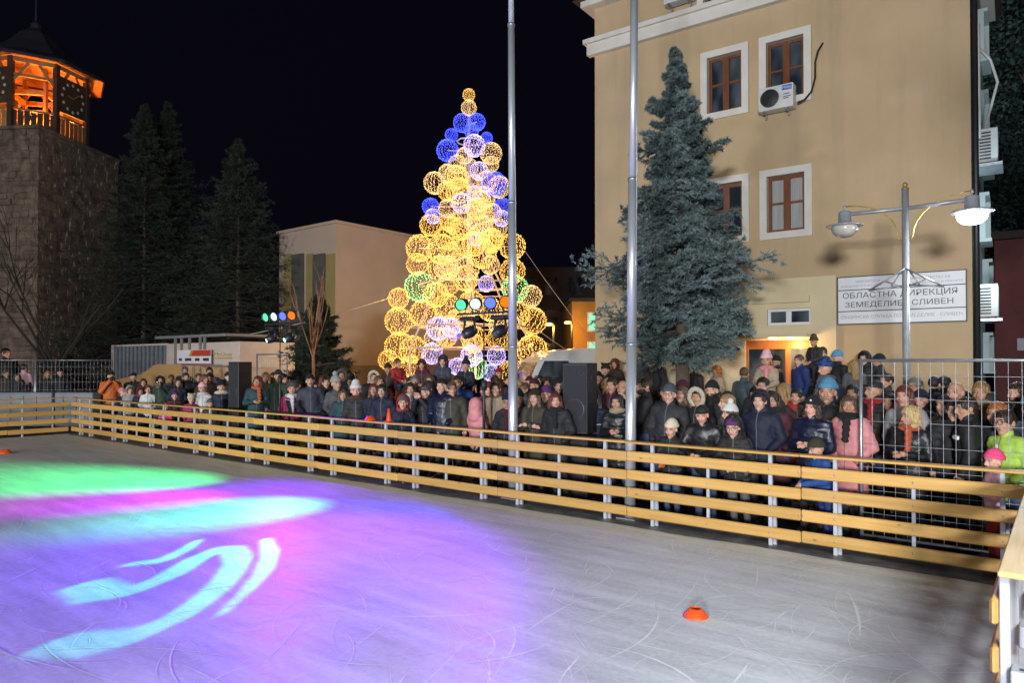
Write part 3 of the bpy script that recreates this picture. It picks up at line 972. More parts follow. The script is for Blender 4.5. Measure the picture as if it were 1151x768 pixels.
# ================================================================== flagpoles
def flagpole(pxb, pyb_Y, px_top, label):
    p = on_y(pxb, 560, pyb_Y)
    q = on_plane(px_top, 0, p, FWH)
    o = empty('flagpole', (p.x, p.y, 0), 0, label, 'flagpole')
    d = Vector((q.x - p.x, q.y - p.y, q.z)) / q.z
    def at(z):
        return (d.x * z, d.y * z, z)
    cuts = [0, 2.35, 4.6, 7.4, 10.5]
    rad = [0.075, 0.066, 0.055, 0.045, 0.035]
    for i in range(4):
        b = MB(); b.tube([at(cuts[i]), at(cuts[i + 1])], [rad[i], rad[i] - 0.003], 14); s = b.build('section', M_pole, o)
        if i:
            b = MB(); b.tube([at(cuts[i] - 0.02), at(cuts[i] + 0.02)], rad[i - 1] + 0.004, 14); b.build('collar', M_galv, s)
    b = MB(); b.box((-.14, -.14, 0.0), (.14, .14, 0.02), 0, .004); b.build('base_plate', M_galv, o)
    b = MB(); b.tube([(0.10, -0.02, 1.2), tuple(Vector(at(10)) + Vector((0.05, -0.02, 0)))], 0.006, 5); b.build('halyard', M_galv, o)
    return o


M_pole = noise_mat('aluminium pole', (0.66, 0.69, 0.74), (0.52, 0.55, 0.60), 6, 0.35, 0.55, 0.03, stretch=(1, 1, 0.2))
flagpole(577, FY + 0.42, 574.5, 'silver flagpole in front of the illuminated ball tree')
flagpole(708, FY + 0.30, 713, 'silver flagpole left of the blue spruce')

# ================================================================== wire mesh fence panels
def mesh_panel(p0, p1, h, label, fine=False, feet=True):
    p0, p1 = Vector(p0), Vector(p1)
    d = p1 - p0; L = d.length
    o = empty('mesh_panel', p0, math.atan2(d.y, d.x), label, 'fence panel', 'temporary wire mesh panels')
    r = 0.021
    b = MB(); b.tube([(0, 0, 0.02), (0, 0, h)], r, 8); b.tube([(L, 0, 0.02), (L, 0, h)], r, 8)
    b.tube([(0, 0, h - 0.02), (L, 0, h - 0.02)], r * 0.8, 8); b.tube([(0, 0, 0.14), (L, 0, 0.14)], r * 0.8, 8)
    b.build('frame', M_galv, o)
    b = MB()
    st = 0.115
    k = 1
    while k * st < L - 0.02:
        b.tube([(k * st, 0.004, 0.14), (k * st, 0.004, h - 0.03)], 0.0032, 4, cap=False); k += 1
    z = 0.14 + 0.26
    while z < h - 0.05:
        b.tube([(0, -0.004, z), (L, -0.004, z)], 0.0036, 4, cap=False); z += 0.26
    w = b.build('wire_mesh', M_galv, o); w['kind'] = 'stuff'
    if feet:
        for x in (0.0, L):
            b = MB(); b.box((x - 0.11, -0.3, 0.0), (x + 0.11, 0.3, 0.11), 0, 0.02); b.build('foot_block', M_black_plastic, o)
    return o


pp = on_y(968, 500, FY + 0.62)
mesh_panel((pp.x, pp.y, 0), (pp.x + 2.9, pp.y + 0.05, 0), 2.15, 'wire mesh panel at the right behind the fence, pink coat beside its post')
pl = on_y(205, 420, 10.9); pr = on_y(268, 420, 10.9)
mesh_panel((pl.x, pl.y, 0), (pr.x, pr.y, 0), 2.05, 'wire mesh panel in front of the beige hoarding')
pl = on_y(289, 400, 11.2); pr = on_y(323, 400, 11.2)
mesh_panel((pl.x, pl.y, 0), (pr.x, pr.y, 0), 2.35, 'wire mesh panel behind the left lighting stand')
pl = at_depth(-60, 420, 23.6); pr = at_depth(39, 420, 23.6); p3 = at_depth(126, 420, 24.2)
mesh_panel((pl.x, pl.y, 0), (pr.x, pr.y, 0), 2.2, 'leftmost wire mesh panel behind the grey blocks')
mesh_panel((pr.x + .1, pr.y, 0), (p3.x, p3.y, 0), 2.2, 'wire mesh panel below the spruces, left of the chiller')

# grey water-filled blocks at the far left
M_block = noise_mat('grey plastic barrier', (0.30, 0.32, 0.36), (0.22, 0.235, 0.27), 2, 0.55, 0, 0.1)
for (a, c, lab) in ((-70, 58, 'grey ribbed barrier block at the left edge behind the far fence'), (61, 104, 'shorter grey ribbed barrier block by the rink corner')):
    p = at_depth(a, 440, 23.0); q = at_depth(c, 440, 23.0)
    L = (Vector((q.x, q.y, 0)) - Vector((p.x, p.y, 0))).length
    o = empty('barrier_block', (p.x, p.y, 0), YAW, lab, 'barrier')
    b = MB(); b.box((0, 0, 0), (L, 0.5, 1.12), 0, 0.05); b.build('body', M_block, o)
    k = 0.25
    while k < L - 0.2:
        b = MB(); b.box((k, -0.03, 0.12), (k + 0.06, 0.02, 1.0), 0, 0.012); b.build('rib', M_block, o); k += 0.42

# ================================================================== light stands
M_can = noise_mat('black lamp can', (0.011, 0.011, 0.022), (0.03, 0.03, 0.035), 20, 0.4)
RIG_COL = [((0.10, 1.0, 0.38), 1.6, 'green'), ((0.55, 0.88, 1.0), 1.8, 'white'), ((0.07, 0.10, 1.0), 3.0, 'blue'), ((1.0, 0.20, 0.01), 1.3, 'orange')]


def light_stand(px, Y, py_bar, label, yaw0, heads_on):
    p = on_y(px, py_bar, Y)
    o = empty('light_stand', (p.x, p.y, 0), 0, label, 'light stand', 'stage light stands')
    H = p.z
    b = MB(); b.tube([(0, 0, 0.5), (0, 0, 1.7), (0, 0, 1.72), (0, 0, H)], [0.025, 0.025, 0.011, 0.011], 10); b.build('pole', M_dark_metal, o)
    b = MB(); b.lathe([(0.03, -0.09), (0.05, -0.08), (0.05, 0.08), (0.03, 0.09)], 10); b.build('clamp', M_black_plastic, o, (0, 0, 1.72))
    for k in range(3):
        a = R(90 + 120 * k)
        b = MB(); b.tube([(0, 0, 0.95), (0.5 * math.cos(a), 0.5 * math.sin(a), 0.02)], 0.014, 6); b.build('leg', M_dark_metal, o)
    b = MB(); b.bar((-0.62, 0, H), (0.62, 0, H), 0.035, 0.035); b.build('crossbar', M_dark_metal, o)
    for k, (c, st, cn) in enumerate(RIG_COL):
        x = -0.5 + 0.33 * k
        aim = Vector((math.sin(yaw0 + 0.1 * (k - 1.5)), -math.cos(yaw0 + 0.1 * (k - 1.5)), -0.25)).normalized()
        q = aim.to_track_quat('Z', 'Y').to_matrix().to_4x4(); q.translation = Vector((x, -0.02, H + 0.17))
        m = MB(); m.lathe([(0.0, -0.2), (0.06, -0.2), (0.085, -0.15), (0.105, -0.02), (0.108, 0.07), (0.10, 0.07), (0.098, 0.03), (0.0, 0.03)], 18, 0, q)
        can = m.build('spotlight', M_can, o)
        m = MB(); m.lathe([(0.0, 0.036), (0.092, 0.034)], 18, 0, q); m.build('lens', emit_mat('lens ' + cn, c, st), can)
        m = MB(); m.tube([q @ Vector((-0.115, 0, 0)), (x - 0.06, 0, H + 0.02), (x + 0.06, 0, H + 0.02), q @ Vector((0.115, 0, 0))], 0.009, 6); m.build('yoke', M_dark_metal, can)
    for k, s in enumerate((-0.33, 0.36)):
        m = MB(); m.box((s - 0.15, -0.1, H - 0.13), (s + 0.15, 0.1, H - 0.05), 0, 0.03)
        hd = m.build('moving_head', M_can, o)
        m = MB()
        for e in (-1, 1):
            m.tube([(s + e * 0.1, 0, H - 0.1), (s + e * 0.13, 0, H - 0.26), (s + e * 0.11, 0, H - 0.34)], 0.02, 8)
        m.build('yoke', M_can, hd)
        aim = Vector((-0.35 + 0.2 * k, -1, -0.5)).normalized()
        q = aim.to_track_quat('Z', 'Y').to_matrix().to_4x4(); q.translation = Vector((s, 0, H - 0.32))
        m = MB(); m.lathe([(0.0, -0.14), (0.06, -0.13), (0.1, -0.06), (0.105, 0.02), (0.08, 0.12), (0.06, 0.13), (0.0, 0.12)], 16, 0, q); m.build('head', M_can, hd)
        m = MB(); m.lathe([(0.0, 0.136), (0.045, 0.133)], 14, 0, q)
        m.build('lens', emit_mat('lens small green', (0.35, 1.0, 0.75), 6) if heads_on else M_pane, hd)
    return o, Vector((p.x, p.y, H))


stA, rigA = light_stand(315, FY + 1.0, 364, 'stage light stand with coloured spotlights left of the bare tree', 0.35, True)
stB, rigB = light_stand(544, FY + 0.95, 352, 'stage light stand with coloured spotlights in front of the ball tree', 0.55, False)


# the beams that colour the ice
def beam(stand, src, off, tx, ty, power, color, ang, blend, name='beam'):
    t = on_z(tx, ty)
    return spot(name, Vector((off[0], off[1], src.z + off[2])), Vector((t.x - src.x, t.y - src.y, 0)), power, color, ang, blend, 0.05, stand)


BEAMS = [
    (stB, rigB, (-0.45, -0.25, 0.15), 50, 540, 9500, (0.06, 1.0, 0.30), 31, 1.0),
    (stB, rigB, (-0.2, -0.25, 0.15), 130, 563, 5200, (0.70, 0.01, 0.95), 25, 1.0),
    (stB, rigB, (0.0, -0.25, 0.15), 250, 576, 3200, (0.04, 0.95, 0.22), 31, 1.0),
    (stB, rigB, (0.15, -0.25, 0.15), 300, 606, 2300, (0.015, 0.02, 1.0), 60, 1.0),
    (stB, rigB, (0.4, -0.25, 0.15), 150, 690, 2400, (0.26, 0.002, 1.0), 72, 1.0),
    (stA, rigA, (0.4, -0.25, 0.15), 190, 690, 2500, (0.22, 0.002, 1.0), 72, 1.0),
]
for bm_ in BEAMS:
    beam(*bm_)


# patterned beam: the swirl is a stencil in the right-hand moving head
def gobo(stand, src, off, target_px, strokes, power, color, ang):
    t = on_z(*target_px)
    L = Vector((src.x + off[0], src.y + off[1], src.z + off[2]))
    lo = spot('pattern_beam', Vector((off[0], off[1], L.z)), Vector((t.x - src.x, t.y - src.y, 0)), power, color, ang, 0.2, 0.03, stand)
    az = (Vector((t.x, t.y, 0)) - L).normalized()
    axx = az.cross(Vector((0, 0, 1))).normalized(); ayy = axx.cross(az)
    d = lo.data
    d.use_nodes = True
    nt = d.node_tree
    N = nt.nodes
    em = N['Emission']
    geo = N.new('ShaderNodeNewGeometry')
    def dot(v):
        n = N.new('ShaderNodeVectorMath'); n.operation = 'DOT_PRODUCT'
        link(nt, geo.outputs['Incoming'], n.inputs[0]); n.inputs[1].default_value = v
        return n.outputs['Value']
    dz = dot(az)
    def div(a):
        n = N.new('ShaderNodeMath'); n.operation = 'DIVIDE'; link(nt, a, n.inputs[0]); link(nt, dz, n.inputs[1])
        return n.outputs[0]
    cmb = N.new('ShaderNodeCombineXYZ')
    link(nt, div(dot(axx)), cmb.inputs[0]); link(nt, div(dot(ayy)), cmb.inputs[1])
    def uv(px, py):
        g = on_z(px, py) - L
        return Vector((g.dot(axx) / g.dot(az), g.dot(ayy) / g.dot(az), 0))
    cur = None
    for st in strokes:
        pts = [(uv(x, y), w) for (x, y, w) in st]
        for (a, wa), (c, wc) in zip(pts[:-1], pts[1:]):
            ba = c - a
            s1 = N.new('ShaderNodeVectorMath'); s1.operation = 'SUBTRACT'; link(nt, cmb.outputs[0], s1.inputs[0]); s1.inputs[1].default_value = a
            dd = N.new('ShaderNodeVectorMath'); dd.operation = 'DOT_PRODUCT'; link(nt, s1.outputs[0], dd.inputs[0]); dd.inputs[1].default_value = ba / ba.length_squared
            cl = N.new('ShaderNodeClamp'); link(nt, dd.outputs['Value'], cl.inputs[0])
            sc_ = N.new('ShaderNodeVectorMath'); sc_.operation = 'SCALE'; sc_.inputs[0].default_value = ba; link(nt, cl.outputs[0], sc_.inputs['Scale'])
            s2 = N.new('ShaderNodeVectorMath'); s2.operation = 'DISTANCE'; link(nt, s1.outputs[0], s2.inputs[0]); link(nt, sc_.outputs[0], s2.inputs[1])
            wd = N.new('ShaderNodeMapRange'); link(nt, cl.outputs[0], wd.inputs[0]); wd.inputs['To Min'].default_value = wa; wd.inputs['To Max'].default_value = wc
            sb = N.new('ShaderNodeMath'); sb.operation = 'SUBTRACT'; link(nt, s2.outputs['Value'], sb.inputs[0]); link(nt, wd.outputs[0], sb.inputs[1])
            if cur is None:
                cur = sb.outputs[0]
            else:
                mn = N.new('ShaderNodeMath'); mn.operation = 'MINIMUM'; link(nt, cur, mn.inputs[0]); link(nt, sb.outputs[0], mn.inputs[1]); cur = mn.outputs[0]
    mr = N.new('ShaderNodeMapRange')
    mr.inputs['From Min'].default_value = 0.004; mr.inputs['From Max'].default_value = -0.004
    mr.inputs['To Min'].default_value = 0.0; mr.inputs['To Max'].default_value = 1.0
    mr.interpolation_type = 'SMOOTHSTEP'
    link(nt, cur, mr.inputs[0]); link(nt, mr.outputs[0], em.inputs['Strength'])
    return lo


SW_ = [
    [(150, 634, .008), (180, 631, .011), (205, 620, .009), (223, 608, .005)],
    [(98, 658, .014), (118, 668, .016), (150, 664, .015), (190, 648, .015), (222, 628, .015), (245, 618, .015), (262, 618, .015), (268, 630, .015), (258, 648, .015), (235, 670, .015), (200, 694, .015), (160, 712, .015), (120, 722, .014), (65, 724, .011)],
    [(299, 607, .008), (304, 622, .011), (297, 642, .011), (280, 662, .008), (250, 690, .004)],
]
gobo(stB, rigB, (-0.33, -0.28, -0.32), (190, 660), SW_, 4600, (0.0, 1.0, 0.62), 60)

# ================================================================== loudspeakers
M_cloth_blk = noise_mat('speaker cloth', (0.015, 0.016, 0.02), (0.025, 0.026, 0.03), 120, 0.8, 0, 0.3)


def speaker(px, Y, w, z0, z1, label, stacked):
    p = on_y(px, 420, Y)
    o = empty('loudspeaker', (p.x, p.y, 0), R(10), label, 'loudspeaker')
    d = 0.42
    if stacked:
        cabs = [(0.02, 0.98), (1.0, z1)]
    else:
        cabs = [(z0, z1)]
        b = MB(); b.tube([(0, 0, 0.5), (0, 0, z0)], 0.02, 8); b.build('pole', M_dark_metal, o)
        for k in range(3):
            a = R(30 + 120 * k)
            b = MB(); b.tube([(0, 0, 0.9), (0.45 * math.cos(a), 0.45 * math.sin(a), 0.02)], 0.014, 6); b.build('leg', M_dark_metal, o)
    for (za, zb) in cabs:
        b = MB(); b.box((-w / 2, -d / 2, za), (w / 2, d / 2, zb), 0, 0.015); c = b.build('cabinet', M_black_plastic, o)
        b = MB(); b.box((-w / 2 + 0.03, -d / 2 - 0.012, za + 0.04), (w / 2 - 0.03, -d / 2 - 0.001, zb - 0.04), 0, 0.005); g = b.build('grille', M_cloth_blk, c)
        q = Matrix.Translation((0, -d / 2 - 0.014, za + (zb - za) * 0.35)) @ Matrix.Rotation(R(90), 4, 'X')
        b = MB(); b.lathe([(w * 0.33, 0), (w * 0.36, 0.008), (w * 0.39, 0)], 24, 0, q); b.build('driver_rim', M_dark_metal, c)
        b = MB(); b.lathe([(0.035, 0), (0.04, 0.006), (0.045, 0)], 12, 0, Matrix.Translation((w * 0.26, -d / 2 - 0.014, zb - 0.16)) @ Matrix.Rotation(R(90), 4, 'X')); b.build('badge', M_dark_metal, c)
        b = MB(); b.box((w / 2 - 0.002, -0.08, zb - 0.25), (w / 2 + 0.012, 0.08, zb - 0.2), 0, 0.004); b.build('handle', M_dark_metal, c)


speaker(652, FY + 1.15, 0.42, 0, 2.10, 'tall black loudspeaker stack in front of the white van', True)
speaker(270, FY + 1.2, 0.36, 0, 2.12, 'tall black loudspeaker stack beside the beige hoarding', True)

# small table with an open laptop by the left light stand
M_lapedge = noise_mat('pale laptop edge', (0.6, 0.6, 0.62), (0.5, 0.5, 0.52), 6, 0.4)
p = on_y(335, 466, FY + 0.75)
tb = empty('mixing_table', (p.x, p.y, 0), 0, 'low black draped table behind the fence below the moustached man', 'table')
b = MB(); b.box((-0.75, -0.25, 0.98), (0.85, 0.3, 1.02), 0, 0.008); b.build('table_top', M_black_plastic, tb)
for sx_ in (-0.7, 0.8):
    for sy_ in (-0.2, 0.25):
        b = MB(); b.box((sx_ - .02, sy_ - .02, 0), (sx_ + .02, sy_ + .02, 0.98)); b.build('leg', M_dark_metal, tb)
lap = empty('laptop', (p.x - 0.02, p.y, 1.02), R(-20), 'open dark laptop with a pale edge on the black table', 'laptop')
b = MB(); b.box((-0.19, -0.13, 0), (0.19, 0.13, 0.02), 0, 0.005); b.build('keyboard', M_black_plastic, lap)
q = Matrix.Translation((0, -0.14, 0.02)) @ Matrix.Rotation(R(12), 4, 'X')
b = MB(); b.obox(q @ Matrix.Translation((0, 0, 0.14)), (0.38, 0.012, 0.27)); sc_o = b.build('screen', M_black_plastic, lap)
b = MB(); b.obox(q @ Matrix.Translation((0, 0, 0.279)), (0.38, 0.016, 0.01)); b.obox(q @ Matrix.Translation((0.192, 0, 0.14)), (0.008, 0.016, 0.27)); b.build('edge', M_lapedge, sc_o)

# ================================================================== chiller of the rink with its hoarding (left)
M_cooler = noise_mat('cream cooler panel', (0.62, 0.52, 0.46), (0.54, 0.45, 0.40), 2, 0.5)
M_fins = noise_mat('grey cooling fins', (0.13, 0.145, 0.16), (0.09, 0.10, 0.11), 4, 0.5, 0.3)
M_hoard = noise_mat('beige hoarding', (0.50, 0.30, 0.12), (0.44, 0.255, 0.10), 1.5, 0.7)
M_frame = noise_mat('weathered grey frame', (0.28, 0.27, 0.26), (0.2, 0.195, 0.19), 6, 0.7, 0.2)
c0 = on_y(127, 386, 12.2); c1 = on_y(190, 386, 12.2); c2 = on_y(271, 386, 12.2)
ctop = on_y(190, 386, 12.2).z
chl = empty('rink_chiller', (c0.x, 12.2, 0), 0, 'rink chiller with grey fins and cream panel under the spruces', 'chiller')
L1, L2 = c1.x - c0.x, c2.x - c0.x
b = MB(); b.box((0.0, 0.0, 0.1), (L1, 2.0, ctop)); body1 = b.build('coil_casing', M_fins, chl)
b = MB(); b.box((0, -0.06, ctop - 0.07), (L1, 0, ctop)); b.box((0, -0.06, 0.5), (0.12, 0, ctop - 0.07)); b.box((L1 - 0.06, -0.06, 0.5), (L1, 0, ctop - .07)); b.build('coil_frame', M_cooler, chl)
k = 0.3
while k < L1 - 0.1:
    b = MB(); b.box((k, -0.05, 0.5), (k + 0.05, 0, ctop - 0.07)); b.build('fin_strut', M_galv, chl); k += 0.34
b = MB(); b.box((L1, -0.06, 0.1), (L2, 2.0, ctop - 0.02), 0, 0.02); b.build('casing', M_cooler, chl)
f0 = on_y(180, 381, 12.2); f1 = on_y(259, 381, 12.2)
b = MB(); b.box((f0.x - c0.x, -0.2, f0.z - 0.02), (f1.x - c0.x, 1.6, f0.z + 0.08), 0, 0.02); b.build('fan_deck', M_frame, chl)
for xx in (200, 207, 216, 228, 233):
    q = on_y(xx, 400, 12.2); b = MB(); b.box((q.x - c0.x - 0.05, -0.12, 1.9), (q.x - c0.x + 0.05, -0.065, f0.z - 0.02)); b.build('fan_strut', M_frame, chl)
M_yellowink = noise_mat('ochre print', (0.50, 0.30, 0.02), (0.45, 0.26, 0.015), 20, 0.5)
q0 = on_y(241, 399, 12.2 - 0.07); q1 = on_y(261, 399, 12.2 - .07)
sign_line('McQuay', (q0.x + q1.x) / 2 - c0.x, q0.z, q1.x - q0.x, 0.16, M_yellowink, chl).location.y = -0.066
b = MB(); zz = on_y(241, 402.5, 12.13).z; b.box((q0.x - c0.x, -0.066, zz - 0.03), (q1.x - c0.x, -0.0605, zz + 0.01)); b.build('underline', M_yellowink, chl)
# banner
M_red = noise_mat('red print', (0.55, 0.06, 0.04), (0.5, 0.05, 0.03), 10, 0.5)
q0 = on_y(199, 412, 12.0); q1 = on_y(237, 393, 12.0)
ban = empty('sponsor_banner', (q0.x, 12.0, q0.z), 0, 'small white and red sponsor banner on the chiller', 'banner')
bw, bh = q1.x - q0.x, q1.z - q0.z
b = MB(); b.box((0, 0, 0), (bw, 0.02, bh)); b.build('cloth', M_sign, ban)
b = MB(); b.box((bw * 0.42, -0.004, bh * 0.62), (bw, -0.001, bh * 0.98)); b.box((0, -0.004, 0.0), (bw, -0.001, bh * 0.18)); b.build('red_band', M_red, ban)
b = MB(); b.geo([(bw * .36, -.005, bh * .62), (bw * .43, -.005, bh * .62), (bw * .52, -.005, bh * .98), (bw * .45, -.005, bh * .98)], [(0, 1, 2, 3)]); b.build('yellow_slash', M_yellowink, ban)
for (u0, u1) in ((0.06, 0.15), (0.25, 0.44), (0.55, 0.68), (0.78, 0.95)):
    b = MB(); b.box((bw * u0, -0.004, bh * 0.33), (bw * u1, -0.001, bh * 0.5)); b.build('print', M_ink, ban)
# hoarding with a swept top on the left
hz = []
for (u, v) in ((112, 430), (140, 425), (158, 421), (166, 416), (172, 411), (178, 409.5), (200, 409.5), (264, 410)):
    hz.append(on_y(u, v, 11.6))
vs = [(q.x, 11.6, q.z) for q in hz] + [(q.x, 11.6, 0) for q in hz]
nh = len(hz)
vs += [(x, y + 0.05, z) for (x, y, z) in vs]
fs = []
for k in range(nh - 1):
    fs += [(k + nh, k + nh + 1, k + 1, k), (2 * nh + k, 2 * nh + k + 1, 3 * nh + k + 1, 3 * nh + k), (k, k + 1, 2 * nh + k + 1, 2 * nh + k)]
b = MB(); b.geo(vs, fs)
tag(b.build('hoarding', M_hoard), 'beige hoarding with a swept top edge behind the left crowd', 'hoarding')

# ================================================================== white van
M_vanw = noise_mat('white van paint', (0.66, 0.66, 0.66), (0.60, 0.60, 0.60), 3, 0.3)
vp = on_y(646, 400, 17.2)
van = empty('delivery_van', (vp.x, vp.y, 0), R(52), 'white van parked behind the crowd left of the ochre building', 'van')
VW = 1.0
prof = [(-2.6, 0.45), (-2.65, 0.9), (-2.2, 1.15), (-1.75, 1.35), (-1.35, 2.15), (-0.9, 2.42), (-0.2, 2.5), (2.5, 2.5), (2.62, 2.3), (2.65, 0.45)]
b = MB()
npf = len(prof)
vs = [(x, -VW * (1 if z < 1.5 else 0.93), z) for x, z in prof] + [(x, VW * (1 if z < 1.5 else 0.93), z) for x, z in prof]
fs = [tuple(range(npf))[::-1], tuple(range(npf, 2 * npf))]
fs += [(k, (k + 1) % npf, npf + (k + 1) % npf, npf + k) for k in range(npf)]
b.geo(vs, fs); bo = b.build('body', M_vanw, van)
b = MB(); b.geo([(-1.77, -0.86, 1.40), (-1.77, 0.86, 1.40), (-1.385, 0.82, 2.12), (-1.385, -0.82, 2.12)], [(0, 1, 2, 3)]); b.build('windscreen', M_pane, van)
for s in (-1, 1):
    b = MB(); b.geo([(-1.55, s * 1.006, 1.45), (-0.5, s * 1.006, 1.45), (-0.5, s * 0.955, 2.15), (-1.2, s * 0.955, 2.15)], [(0, 1, 2, 3)]); b.build('side_window', M_pane, van)
    b = MB(); b.box((-2.66, s * 0.55 - 0.18, 0.85), (-2.6, s * 0.55 + 0.18, 1.05), 0, 0.02); b.build('headlight', M_globe_off, van)
    b = MB(); b.box((-1.5, s * 1.0, 1.45), (-1.35, s * 1.22, 1.75), 0, 0.03); b.build('mirror', M_black_plastic, van)
    for x in (-1.75, 1.7):
        q = Matrix.Translation((x, s * 0.9, 0.33)) @ Matrix.Rotation(R(90), 4, 'X')
        b = MB(); b.lathe([(0.2, -0.1), (0.31, -0.1), (0.34, -0.06), (0.34, 0.06), (0.31, 0.1), (0.2, 0.1)], 20, 0, q); w = b.build('wheel', M_black_plastic, van)
        b = MB(); b.lathe([(0.0, -0.08), (0.2, -0.09), (0.2, 0.09), (0.0, 0.08)], 16, 0, q); b.build('rim', M_galv, w)
# ================================================================== stone clock tower (left)
M_stone = noise_mat('old tower stone', (0.30, 0.215, 0.165), (0.085, 0.062, 0.05), 2.2, 0.95, 0, 0.6, bscale=9, bdist=0.05)
M_mortar = noise_mat('dark mortar', (0.20, 0.16, 0.14), (0.13, 0.105, 0.095), 4, 0.95)
M_oldwood = noise_mat('weathered dark timber', (0.075, 0.045, 0.028), (0.045, 0.028, 0.018), 5, 0.8, 0, 0.2)
M_timber = noise_mat('brown timber', (0.36, 0.20, 0.09), (0.26, 0.14, 0.06), 4, 0.7, 0, 0.2)
M_tin = noise_mat('dark roof tin', (0.05, 0.05, 0.07), (0.035, 0.035, 0.05), 2, 0.6, 0.2, 0.1)
TD = 30.0
tc_ = at_depth(43, 141, TD)
TH = tc_.z
TRZ = YAW - R(6)
tower = empty('clock_tower', (tc_.x, tc_.y, 0), TRZ, 'old stone clock tower with an orange lit wooden belfry', 'tower')
TS = 5.2
b = MB(); b.box((-TS, 0.06, 0), (-0.06, TS, TH - 0.1)); b.build('core_wall', M_mortar, tower)
b = MB()
tr_ = random.Random(3)


def stones(b, x_fn, length, height):
    z = 0.0
    while z < height - 0.05:
        h = min(tr_.uniform(0.14, 0.34), height - z)
        x = -tr_.uniform(0, 0.3)
        while x < length:
            w = tr_.uniform(0.16, 0.62)
            x0, x1 = max(0, x), min(length, x + w)
            if x1 - x0 > 0.06:
                pr = tr_.uniform(0.0, 0.045); i_ = 0.02
                j = lambda: tr_.uniform(-0.03, 0.045)
                o_ = [(x0, z), (x1, z), (x1, z + h), (x0, z + h)]
                n_ = [(x0 + i_ + j(), z + i_ + j()), (x1 - i_ + j(), z + i_ + j()), (x1 - i_ + j(), z + h - i_ + j()), (x0 + i_ + j(), z + h - i_ + j())]
                vs = [x_fn(u, -0.03, v) for u, v in o_] + [x_fn(u, pr, v) for u, v in n_]
                b.geo(vs, [(4, 5, 6, 7), (0, 1, 5, 4), (1, 2, 6, 5), (2, 3, 7, 6), (3, 0, 4, 7)])
            x += w
        z += h


stones(b, lambda u, d, v: (-TS + u, 0.03 - d, v), TS, TH)
stones(b, lambda u, d, v: (-0.03 + d, u, v), TS, TH)
o = b.build('stonework', M_stone, tower); o['kind'] = 'stuff'
b = MB(); b.box((-TS - 0.1, -0.1, TH - 0.12), (0.1, TS, TH + 0.03), 0, 0.03); b.build('coping', M_stone, tower)
# belfry: octagonal timber room
OC = (-2.15, 2.35)
AP, OROT = 2.0, R(-6)
RC = AP / math.cos(R(22.5))


def oct_pt(k, r, z):
    a = R(-90 - 22.5) + OROT + k * R(45)
    return Vector((OC[0] + r * math.cos(a), OC[1] + r * math.sin(a), z))


Z0, Z1 = TH + 0.03, TH + 3.2
for k in range(8):
    p = oct_pt(k, RC, 0)
    b = MB(); b.bar((p.x, p.y, Z0), (p.x, p.y, Z1), 0.2, 0.2); b.build('post', M_oldwood, tower)
    q = oct_pt(k + 1, RC, 0)
    # parapet boards
    nb = 7
    for i in range(nb):
        u0, u1 = p.lerp(q, (i + 0.04) / nb), p.lerp(q, (i + 0.96) / nb)
        m = MB(); m.bar((u0.x, u0.y, Z0 + 0.42), (u1.x, u1.y, Z0 + 0.42), 0.04, 0.84 + 0.02 * (i % 3)); m.build('parapet_board', M_timber if k in (0, 2) else M_oldwood, tower)
    b = MB(); b.bar((p.x, p.y, Z0 + 0.9), (q.x, q.y, Z0 + 0.9), 0.12, 0.08); b.build('handrail', M_timber, tower)
    b = MB(); b.bar((p.x, p.y, Z1 - 0.1), (q.x, q.y, Z1 - 0.1), 0.16, 0.2); b.build('top_plate', M_timber, tower)
    b = MB(); b.bar((p.x, p.y, Z1 - 0.75), (q.x, q.y, Z1 - 0.75), 0.08, 0.12); b.build('cross_beam', M_timber, tower)
    for e in (0, 1):
        u, w_ = (p, q) if e == 0 else (q, p)
        t_ = u.lerp(w_, 0.38)
        b = MB(); b.bar((u.x, u.y, Z1 - 1.15), (t_.x, t_.y, Z1 - 0.2), 0.08, 0.12); b.build('brace', M_timber, tower)
    # clock boards on every other side
    if k % 2 == 0:
        ctr = (p + q) / 2
        n_ = Vector((ctr.x - OC[0], ctr.y - OC[1], 0)).normalized()
        t_ = (q - p).normalized()
        m4 = Matrix((( t_.x, 0, n_.x, ctr.x + n_.x * 0.05), (t_.y, 0, n_.y, ctr.y + n_.y * 0.05), (0, 1, 0, Z0 + 1.9), (0, 0, 0, 1)))
        m = MB(); m.obox(m4, (1.5, 1.6, 0.06)); face = m.build('clock_face', M_oldwood, tower)
        for h in range(12):
            a = math.pi / 6 * h
            m = MB(); m.lathe([(0.0, 0.05), (0.065, 0.045), (0.075, 0.03)], 10, 0, m4 @ Matrix.Translation((0.58 * math.sin(a), 0.62 * math.cos(a), 0))); m.build('hour_mark', M_globe_off, face)
        m = MB(); m.obox(m4 @ Matrix.Rotation(R(-50), 4, 'Z') @ Matrix.Translation((0, 0.2, 0.045)), (0.05, 0.46, 0.02)); m.obox(m4 @ Matrix.Rotation(R(80), 4, 'Z') @ Matrix.Translation((0, 0.14, 0.06)), (0.06, 0.34, 0.02)); m.build('hand', M_brass, face)
# inner timbers, bell frame, ceiling
b = MB()
for k in range(4):
    p, q = oct_pt(k * 2, RC * 0.5, 0), oct_pt(k * 2 + 2, RC * 0.5, 0)
    b.bar((p.x, p.y, Z0), (p.x, p.y, Z1), 0.14, 0.14); b.bar((p.x, p.y, Z0 + 1.2), (q.x, q.y, Z0 + 1.2), 0.12, 0.2); b.bar((p.x, p.y, Z0 + 2.1), (q.x, q.y, Z0 + 2.1), 0.12, 0.2)
    b.bar((p.x, p.y, Z0 + 0.1), (q.x, q.y, Z0 + 1.1), 0.1, 0.14)
b.build('bell_frame', M_timber, tower)
